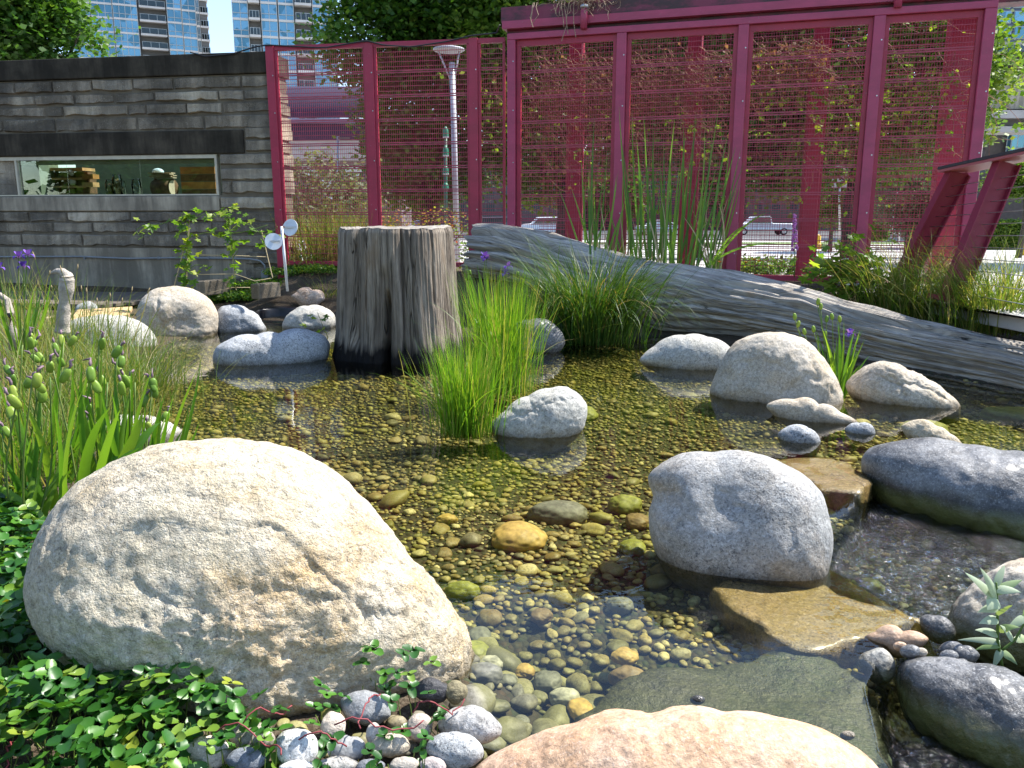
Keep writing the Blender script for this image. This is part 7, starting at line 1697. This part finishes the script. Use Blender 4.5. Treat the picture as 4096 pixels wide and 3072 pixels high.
def car(kind, label, colour, loc, rz=0.0):
    root = thing('parked_' + ('pickup' if kind == 'pickup' else 'car'), label, 'pickup' if kind == 'pickup' else 'car', loc, 'vehicles parked along the street', rz)
    body, glass = car_mesh(kind); paint = m_plain('car_paint', colour, 0.25, spec=0.6, var=0.03)
    def extr(P, y0, y1, name, mat, inset=0.0, bev=0.0, parent=root):
        n = len(P); V = [(x, y0 + (inset * (z > 1.0)), z) for x, z in P] + [(x, y1 - (inset * (z > 1.0)), z) for x, z in P]
        me = bpy.data.meshes.new(name); me.from_pydata(V, [], [tuple(range(n)), tuple(range(2 * n - 1, n - 1, -1))] + [((k + 1) % n, k, n + k, n + (k + 1) % n) for k in range(n)]); me.materials.append(mat); o = link(name, me, parent, loc=(0, 0, 0))
        return bevel(o, bev, 3) if bev else o
    bd = extr(body, -0.9, 0.9, 'body', paint, 0.12, 0.08)
    for s in (-1, 1):
        extr(glass, s * 0.80 - 0.015, s * 0.80 + 0.015, 'side_window', CARG)
        for x in (body[0][0] + 0.85, body[-1][0] - 0.85):
            m = MB(); m.tube([(x, s * 0.72, 0.33), (x, s * 0.93, 0.33)], 0.33, 18); w = m.build('wheel', TYRE, root, loc=(0, 0, 0)); m = MB(); m.tube([(x, s * 0.935, 0.33), (x, s * 0.945, 0.33)], 0.2, 14); m.build('rim', RIM, w, loc=(0, 0, 0))
        m = MB(); x = body[2][0]; m.box((x - 0.1, s * 0.62 - 0.16, 0.68), (x + 0.05, s * 0.62 + 0.16, 0.84)); m.build('headlight', LAMPM, root, loc=(0, 0, 0))
        m = MB(); x = body[-2][0]; m.box((x - 0.04, s * 0.7 - 0.12, 0.72), (x + 0.06, s * 0.7 + 0.12, 0.92)); m.build('tail_light', TAILM, root, loc=(0, 0, 0))
    g = glass; m = MB(); m.hexa([(g[0][0] - 0.12, -0.7, g[0][1]), (g[0][0] - 0.12, 0.7, g[0][1]), (g[0][0] - 0.06, 0.7, g[0][1]), (g[0][0] - 0.06, -0.7, g[0][1]), (g[1][0] - 0.12, -0.66, g[1][1]), (g[1][0] - 0.12, 0.66, g[1][1]), (g[1][0] - 0.04, 0.66, g[1][1]), (g[1][0] - 0.04, -0.66, g[1][1])]); m.build('windscreen', CARG, root, loc=(0, 0, 0))
    return root
def cloc(px, D_): p = ony(px, 900, D_); return (p[0], p[1], -0.44)
car('pickup', 'white pickup truck parked beyond the third screen panel', (0.75, 0.75, 0.75), cloc(3045, 80))
car('sedan', 'white sedan parked beyond the last screen panel', (0.72, 0.74, 0.78), cloc(3640, 82))
car('van', 'white van parked beyond the first panel of the roofed screen', (0.76, 0.76, 0.76), cloc(2190, 72), 0.05)
car('sedan', 'silver sedan parked between the cattail leaves and the white pickup', (0.6, 0.62, 0.64), cloc(2640, 78))
car('sedan', 'blue-grey sedan parked behind the second fence panel', (0.14, 0.18, 0.26), cloc(1700, 74))
car('van', 'dark grey van parked left of the white van', (0.10, 0.10, 0.11), cloc(1960, 84))
car('van', 'black car parked at the right edge behind the hedge', (0.03, 0.03, 0.04), cloc(4000, 75))
car('sedan', 'white sedan parked behind the autumn shrub', (0.7, 0.7, 0.7), cloc(1430, 60))
# ---- bollards, lamp, signs, hedge
M_YEL = m_plain('yellow_bollard_paint', (0.70, 0.42, 0.02), 0.5, var=0.15)
def bollard(label, px, py0, py1, D_):
    b, e = ony(px, py1, D_), ony(px, py0, D_); t_ = thing('bollard', label, 'bollard', b, 'yellow bollards'); r = 0.16; h = e[2] - b[2]
    m = MB(); m.lathe(b, [(0.0, 0), (r * 1.5, 0.0), (r * 1.5, h * 0.3), (r * 1.1, h * 0.36), (r, h * 0.37)], 14); m.build('foot', M_YEL, t_, True)
    m = MB(); m.lathe(b, [(r, h * 0.37), (r, h * 0.92), (r * 0.7, h * 0.98), (0, h)], 14); m.build('tube', M_YEL, t_, True)
bollard('yellow bollard right of the pickup behind the third screen panel', 3268, 938, 995, 44); bollard('slim yellow bollard in front of the white sedan', 3651, 930, 985, 50); bollard('yellow bollard between the slanted railing posts', 3878, 938, 1015, 37); bollard('yellow bollard at the right edge by the hedge', 4090, 938, 1025, 36)
pole = thing('street_lamp', 'white lamp post with a flat disc head behind the second fence panel', 'lamp post', gb(1825, 13.5))
PD = 13.5; M_WP = m_plain('white_metal_post', (0.40, 0.40, 0.43), 0.45); b = gb(1828, PD); e = ony(1808, 250, PD)
m = MB(); m.tube([b, e], 0.046, 16); m.build('post', M_WP, pole, True); hc = ony(1795, 200, PD)
for s in (-1, 1):
    m = MB(); m.tube([e + np.array((s * 0.03, 0, -0.25)), hc + np.array((s * 0.17, 0, 0.0))], 0.014, 8); m.build('arm', M_WP, pole, True)
m = MB(); m.lathe(hc, [(0, 0.06), (0.10, 0.055), (0.24, 0.02), (0.25, 0.0), (0.22, -0.02), (0, -0.03)], 28); m.build('lamp_disc', M_WP, pole, True)
gs_ = thing('green_sign', 'tall narrow green sign with rounded tops beside the white lamp post', 'sign', ony(1783, 800, 15)); M_GRN = m_plain('green_sign_paint', (0.012, 0.17, 0.10), 0.5); M_GRD = m_plain('dark_green_panel', (0.01, 0.09, 0.06), 0.5)
m = MB(); m.tube([ony(1783, 1000, 15), ony(1783, 520, 15)], 0.03, 8); m.build('post', M_GRD, gs_, True)
for k, (y0, y1) in enumerate(((505, 552), (582, 625), (662, 698), (730, 758))):
    p0, p1 = ony(1783, y1, 14.95), ony(1783, y0, 14.95); h = p1[2] - p0[2]; r = 0.052
    m = MB(); m.lathe(p0, [(r, 0), (r, h * 0.55), (r * 0.8, h * 0.78), (r * 0.4, h * 0.94), (0, h)], 12); c_ = m.build('green_cap', M_GRN, gs_, True)
    m = MB(); m.lathe(p0 - ZV * 0.002, [(0, 0), (r * 1.04, 0), (r * 1.04, h * 0.12)], 12); m.build('white_band', M_WP, c_, True)
def signpost(label, px, py0, py1, D_, boards):
    b, e = ony(px, py1, D_), ony(px, py0, D_); t_ = thing('street_sign', label, 'sign', b); m = MB(); m.tube([b, e], 0.035, 8); m.build('post', M_BOLT, t_, True)
    for (x0, x1, y0, y1, mat) in boards:
        o = pbox('board', t_, x0, x1, y0, y1, D_ - 0.08, 0.03, mat)
    return t_
M_SIGNW = m_plain('sign_white', (0.75, 0.75, 0.75), 0.5); M_SIGNR = m_plain('sign_red', (0.55, 0.03, 0.05), 0.5)
sg = signpost('white no-stopping sign on a thin pole behind the last screen panel', 3597, 765, 985, 40, [(3581, 3607, 770, 802, M_SIGNW)])
c0 = ony(3594, 784, 39.9); m = MB()
ang = np.linspace(0, 2 * math.pi, 25); m.tube([c0 + np.array((0.11 * math.cos(a_), -0.01, 0.11 * math.sin(a_))) for a_ in ang], 0.018, 6, cap=False); m.bar(c0 + np.array((-0.08, -0.01, 0.08)), c0 + np.array((0.08, -0.01, -0.08)), 0.03, 0.012); m.build('red_ring', M_SIGNR, sg)
m = MB()                                                              # the S of the sign
Sx = [0.045 * math.cos(a_) for a_ in np.linspace(0.3, math.pi * 1.5, 9)] + [0.045 * math.cos(a_) for a_ in np.linspace(math.pi * 0.5, -math.pi * 0.85, 9)]; Sz = [0.04 + 0.04 * math.sin(a_) for a_ in np.linspace(0.3, math.pi * 1.5, 9)] + [-0.04 + 0.04 * math.sin(a_) for a_ in np.linspace(math.pi * 0.5, -math.pi * 0.85, 9)]
m.tube([c0 + np.array((x, -0.012, z)) for x, z in zip(Sx, Sz)], 0.012, 5); m.build('letter', m_plain('sign_black', (0.03, 0.03, 0.03), 0.5), sg)
signpost('small white plate on a thin pole left of the no-stopping sign', 3571, 815, 985, 42, [(3560, 3582, 826, 848, M_SIGNW)])
signpost('large blank grey board on a pole behind the fourth screen panel', 3358, 640, 990, 30, [(3328, 3396, 645, 752, M_GREYW)])
signpost('dark post with a small arm behind the first fence panel', 1352, 545, 900, 24, [(1352, 1400, 548, 556, T_DARK)])
lp_ = thing('light_pole', 'slender pale pole leaning behind the railing handrail', 'pole', ony(3885, 890, 30)); m = MB(); m.tube([ony(3883, 890, 30), ony(3925, 562, 30)], [0.09, 0.07], 10); m.build('pole', M_GREYW, lp_, True)
def hedge(label, px0, px1, py0, py1, D_, n, leaf):
    a, b = ony(px0, py1, D_), ony(px1, py0, D_); t_ = thing('hedge', label, 'hedge', ((a[0] + b[0]) / 2, D_, a[2])); m = MB(); m.box((a[0] + 0.15, D_ + 0.15, a[2] - 0.3), (b[0] - 0.15, D_ + 1.0, b[2] - 0.15)); m.build('inner_twigs', m_plain('hedge_inside', (0.02, 0.04, 0.01), 0.9), t_)
    P = np.column_stack([RNG.uniform(a[0], b[0], n), RNG.uniform(D_, D_ + 1.1, n), RNG.uniform(a[2] - 0.2, b[2], n)]); P[: n // 2, 1] = D_ + RNG.normal(0, 0.05, n // 2); P[n // 2: 3 * n // 4, 2] = b[2] + RNG.normal(0, 0.06, 3 * n // 4 - n // 2)
    d1 = RNG.normal(0, 1, (n, 3)); d1 /= np.linalg.norm(d1, axis=1)[:, None]; d2 = np.cross(d1, RNG.normal(0, 1, (n, 3))); d2 /= np.linalg.norm(d2, axis=1)[:, None]
    V = np.stack([P, P + d1 * leaf * 0.5 + d2 * leaf * 0.4, P + d1 * leaf, P + d1 * leaf * 0.5 - d2 * leaf * 0.4], 1).reshape(-1, 3); link('leaves', mesh_np('leaves', V, np.arange(4 * n).reshape(-1, 4), L_TREEY, False, np.repeat(RNG.random(n), 4)), t_)
hedge('clipped hedge behind the railing at the right edge', 3870, 4150, 890, 1000, 43, 9000, 0.12); hedge('low clipped hedge behind the last column of the screen', 3480, 3560, 885, 945, 50, 3000, 0.12)
# ---- buildings across the street
S_GLASS = m_plain('dim_street_glass', (0.03, 0.045, 0.055), 0.25, spec=0.5); S_FRAME = m_plain('dim_frame', (0.16, 0.15, 0.15), 0.6)
def block(label, px0, px1, py_top, D_, mat, wins, depth=10, base_py=960, cat='building'):
    a, b = ony(px0, base_py, D_), ony(px1, py_top, D_); t_ = thing('brick_building', label, cat, ((a[0] + b[0]) / 2, D_, -0.45)); m = MB(); m.box((a[0], D_, -0.6), (b[0], D_ + depth, b[2])); m.build('wall', mat, t_)
    m = MB(); m.box((a[0] - 0.2, D_ - 0.25, b[2] + 0.003), (b[0] + 0.2, D_ + depth, b[2] + 0.35)); m.build('cornice', M_GREYW, t_)
    for (x0, x1, y0, y1) in wins:
        f_ = pbox('window', t_, x0, x1, y0, y1, D_ - 0.06, 0.3, S_FRAME); pbox('pane', f_, x0 + 2.5, x1 - 2.5, y0 + 2.5, y1 - 2.5, D_ - 0.08, 0.1, S_GLASS)
    return t_
grid_ = lambda x0, x1, y0, y1, nx_, ny_, g=0.35: [(x0 + (x1 - x0) * (i + g / 2) / nx_, x0 + (x1 - x0) * (i + 1 - g / 2) / nx_, y0 + (y1 - y0) * (j + g / 2) / ny_, y0 + (y1 - y0) * (j + 1 - g / 2) / ny_) for i in range(nx_) for j in range(ny_)]
block('pinkish-mauve low building behind the first panel of the roofed screen', 1480, 2330, 640, 104, M_MAUVE, grid_(1500, 2300, 670, 860, 13, 3))
block('dark plum building across the street behind the middle screen panels', 2345, 2960, 610, 110, m_plain('plum_wall', (0.07, 0.055, 0.065), 0.85, var=0.2, scale=2), grid_(2370, 2940, 640, 860, 9, 4))
block('brown brick building with teal windows behind the right screen panels', 2980, 3860, 560, 106, m_plain('brown_brick', (0.11, 0.085, 0.08), 0.85, var=0.2, scale=3), grid_(3000, 3840, 590, 860, 12, 4, 0.45))
bb = block('dark brick building with a curved glazed bay at the right edge', 3900, 4500, 505, 70, m_plain('dark_brick', (0.12, 0.095, 0.085), 0.85, var=0.2, scale=3), [(3912, 3955, 542, 590), (3908, 3948, 640, 690), (3960, 4000, 700, 750), (4020, 4090, 690, 760), (4120, 4200, 560, 640)])
bc = ony(4075, 650, 69.6); h = ony(4075, 540, 69.6)[2] - bc[2]
for k in range(7):
    a0, a1 = math.pi * (1 + k / 7.0), math.pi * (1 + (k + 1) / 7.0); q = [bc + np.array((1.15 * math.cos(a_), 0.9 * math.sin(a_), 0)) for a_ in (a0 + 0.03, a1 - 0.03)]
    m = MB(); m.add([q[0], q[1], q[1] + ZV * h, q[0] + ZV * h], [(0, 1, 2, 3)]); m.build('bay_pane', T_GLASS, bb)
    m = MB(); m.tube([bc + np.array((1.17 * math.cos(a0), 0.92 * math.sin(a0), 0)), bc + np.array((1.17 * math.cos(a0), 0.92 * math.sin(a0), h))], 0.04, 6); m.build('bay_mullion', T_MULL, bb)
for zz in (0.0, h * 0.5, h):
    m = MB(); m.tube([bc + np.array((1.18 * math.cos(a_), 0.93 * math.sin(a_), zz)) for a_ in np.linspace(math.pi, 2 * math.pi, 15)], 0.05, 6); m.build('bay_rail', T_MULL, bb)
# concrete parking deck / overpass at the top right
ov = thing('concrete_overpass', 'grey concrete parking deck with glass parapet at the right edge', 'overpass', (*ony(4200, 500, 46)[:2], -0.45)); OD = 46
pbox('beam', ov, 3920, 4700, 287, 436, OD, 1.2, m_conc('overpass_concrete', (0.36, 0.36, 0.34), (0.24, 0.24, 0.23), 0.4, pits=0)); pbox('dark_band', ov, 3915, 4700, 206, 286, OD - 0.25, 1.2, M_DARKC); pbox('ledge', ov, 3912, 4700, 440, 472, OD - 0.3, 1.5, M_GREYW); pbox('recess', ov, 3925, 4700, 473, 504, OD + 0.4, 1.2, T_DARK); pbox('lower_beam', ov, 3912, 4700, 505, 529, OD - 0.3, 1.5, M_GREYW)
pbox('parapet_rail', ov, 3915, 4700, 168, 178, OD - 0.2, 0.15, M_GREYW)
for k in range(6): pbox('parapet_glass', ov, 3916 + k * 55, 3966 + k * 55, 179, 205, OD - 0.15, 0.05, T_RAIL); pbox('parapet_post', ov, 3967 + k * 55, 3971 + k * 55, 179, 205, OD - 0.2, 0.1, M_GREYW)
for k in range(3): pbox('pier', ov, 4180 + k * 260, 4230 + k * 260, 530, 960, OD + 0.1, 0.8, M_GREYW)
off = thing('office_building', 'blue glass office building above the concrete deck at the top right', 'building', (*ony(4300, 300, 62)[:2], -0.45))
pbox('wall', off, 3985, 4800, -250, 320, 62, 10, m_plain('navy_facade', (0.05, 0.07, 0.13), 0.4, spec=0.6))
for i in range(6):
    for j in range(6): f_ = pbox('window', off, 3992 + i * 62, 4048 + i * 62, 105 - j * 62, 155 - j * 62, 61.9, 0.3, T_MULL); pbox('pane', f_, 3995 + i * 62, 4045 + i * 62, 108 - j * 62, 152 - j * 62, 61.85, 0.1, T_GLASS)

# ================================================================== VINES ON THE SCREEN, LAST THINGS
def m_twig(): return m_plain('dry_vine', (0.26, 0.14, 0.085), 0.85, var=0.5, scale=30)
M_TWIG = m_twig()
def vine(label, px0, px1, py0, py1, n, ofs, drop=(0.3, 1.2), leafn=0, name='dry_vine', mat=M_TWIG, leafmat=None, r=0.0035):
    c = pp(ps_((px0 + px1) / 2, py0)[0], ps_((px0 + px1) / 2, py0)[1], ofs); t_ = thing(name, label, 'vine', c); m = MB(); ends = []
    for k in range(n):
        s, z = ps_(RNG.uniform(px0, px1), RNG.uniform(py0, py1)); L_ = RNG.uniform(*drop); steps = 14; P_ = [pp(s, z, ofs + RNG.normal(0, 0.06))]; a = RNG.uniform(-2.2, -0.9); 
        for q in range(steps):
            a += RNG.normal(0, 0.55); a = max(-3.6, min(0.5, a * 0.9 - 0.157)); P_.append(P_[-1] + EP * math.cos(a) * L_ / steps + ZV * math.sin(a) * L_ / steps + NP_ * RNG.normal(0, 0.012))
        m.tube(P_, np.linspace(r, r * 0.5, steps + 1), 3, cap=False); ends += P_[3::3]
    m.build('stems', mat, t_)['kind'] = 'stuff'
    if leafn:
        E_ = np.array(ends); ch = E_[RNG.integers(0, len(E_), leafn)] + RNG.normal(0, 0.012, (leafn, 3)); d1 = RNG.normal(0, 1, (leafn, 3)); d1[:, 2] -= 0.4; d1 /= np.linalg.norm(d1, axis=1)[:, None]; d2 = np.cross(d1, RNG.normal(0, 1, (leafn, 3))); d2 /= np.linalg.norm(d2, axis=1)[:, None]; s = 0.06 * RNG.uniform(0.6, 1.3, leafn)[:, None]
        V = np.stack([ch, ch + d1 * s * 0.5 + d2 * s * 0.45, ch + d1 * s, ch + d1 * s * 0.5 - d2 * s * 0.45], 1).reshape(-1, 3); link('leaves', mesh_np('leaves', V, np.arange(4 * leafn).reshape(-1, 4), leafmat, False, np.repeat(RNG.random(leafn), 4)), t_)['kind'] = 'stuff'
L_DEAD = m_leaf('dead_leaf', [(0.0, (0.16, 0.085, 0.06)), (1.0, (0.32, 0.18, 0.12))], 0.4, 0.7)
vine('dense brown dead vine stems behind the first roofed panel', 2070, 2470, 160, 420, 300, -0.5, (0.4, 1.5), 120, leafmat=L_DEAD)
vine('dense brown dead vine stems behind the second roofed panel', 2500, 2930, 140, 330, 280, -0.5, (0.4, 1.1), 110, leafmat=L_DEAD)
vine('rusty dead vine leaves at the top of the third roofed panel', 2990, 3300, 100, 240, 140, -0.5, (0.2, 0.7), 240, leafmat=L_DEAD)
vine('greening vine with yellow leaves behind the third and fourth panels', 3000, 3900, 100, 330, 110, -0.6, (0.6, 2.0), 620, leafmat=L_HOP)
vine('thin vine with fresh yellow leaves behind the second roofed panel', 2300, 2900, 300, 560, 60, -0.6, (0.6, 1.6), 300, leafmat=L_HOP)
vine('leafy vine on the narrow panel beside the roofed screen', 1925, 2025, 170, 400, 30, -0.3, (0.5, 1.6), 160, leafmat=L_HOP)
# tangle of dead twigs over the roof beam
tg = thing('twig_tangle', 'tangle of dead twigs hanging over the roof beam at the downpipe', 'twigs', pp(ps_(2330, 40)[0], 3.65, 0.05)); m = MB()
for k in range(150):
    p = pp(ps_(2320 + RNG.normal(0, 45), 40)[0], 3.64 + abs(RNG.normal(0, 0.06)), RNG.uniform(-0.1, 0.06)); P_ = [p]; d = RNG.normal(0, 1, 3)
    for q in range(7): d = d * 0.6 + RNG.normal(0, 0.7, 3) + np.array((0, 0, -0.18)); P_.append(P_[-1] + d / np.linalg.norm(d) * 0.05)
    m.tube(P_, 0.0028, 3, cap=False)
for (x, dy) in ((2140, 0.28), (2150, 0.25), (2135, 0.2), (2250, 0.3), (2300, 0.42), (2280, 0.38), (2262, 0.45)):
    p = pp(ps_(x, 50)[0], 3.63, 0.02); m.tube([p, p + NP_ * 0.05 - ZV * 0.06, p + NP_ * 0.06 - ZV * dy * 0.6 + EP * RNG.normal(0, 0.03), p + NP_ * 0.06 - ZV * dy + EP * RNG.normal(0, 0.04)], 0.004, 4)
m.build('twigs', m_plain('pale_twig', (0.34, 0.24, 0.16), 0.85, var=0.4, scale=40), tg)['kind'] = 'stuff'

# white post with two discs (garden spinner) by the hop vine
ds = thing('disc_post', 'slim white metal post with two round white discs beside the hop vine', 'garden ornament', ony(1148, 1150, 9.0)); QD = 9.0; M_DISC = m_plain('brushed_white_disc', (0.66, 0.68, 0.70), 0.35, 0.2)
m = MB(); m.tube([ony(1150, 1165, QD), ony(1126, 905, QD)], 0.016, 10); m.build('post', M_DISC, ds, True)
for (x, y, r_, tilt) in ((1094, 966, 33, 0.25), (1161, 910, 33, -0.35)):
    c0 = ony(x, y, QD - 0.05); n_ = np.array((tilt, -1.0, 0.25)); n_ /= np.linalg.norm(n_); rr = r_ / FPX * QD
    m = MB(); m.tube([c0 + n_ * 0.004, c0 - n_ * 0.004], rr, 28); d_ = m.build('disc', M_DISC, ds)
    m = MB(); m.bar(c0 - EW * rr * 0.7 + n_ * 0.012, c0 + EW * rr * 0.8 + n_ * 0.012, 0.012, 0.02); m.build('arm', M_DISC, d_)
    m = MB(); m.tube([c0 - EW * rr * 0.68 + n_ * 0.02, c0 - EW * rr * 0.68 + n_ * 0.026], 0.011, 10); m.build('rust_cap', m_plain('rusty_cap', (0.16, 0.06, 0.03), 0.8), d_)
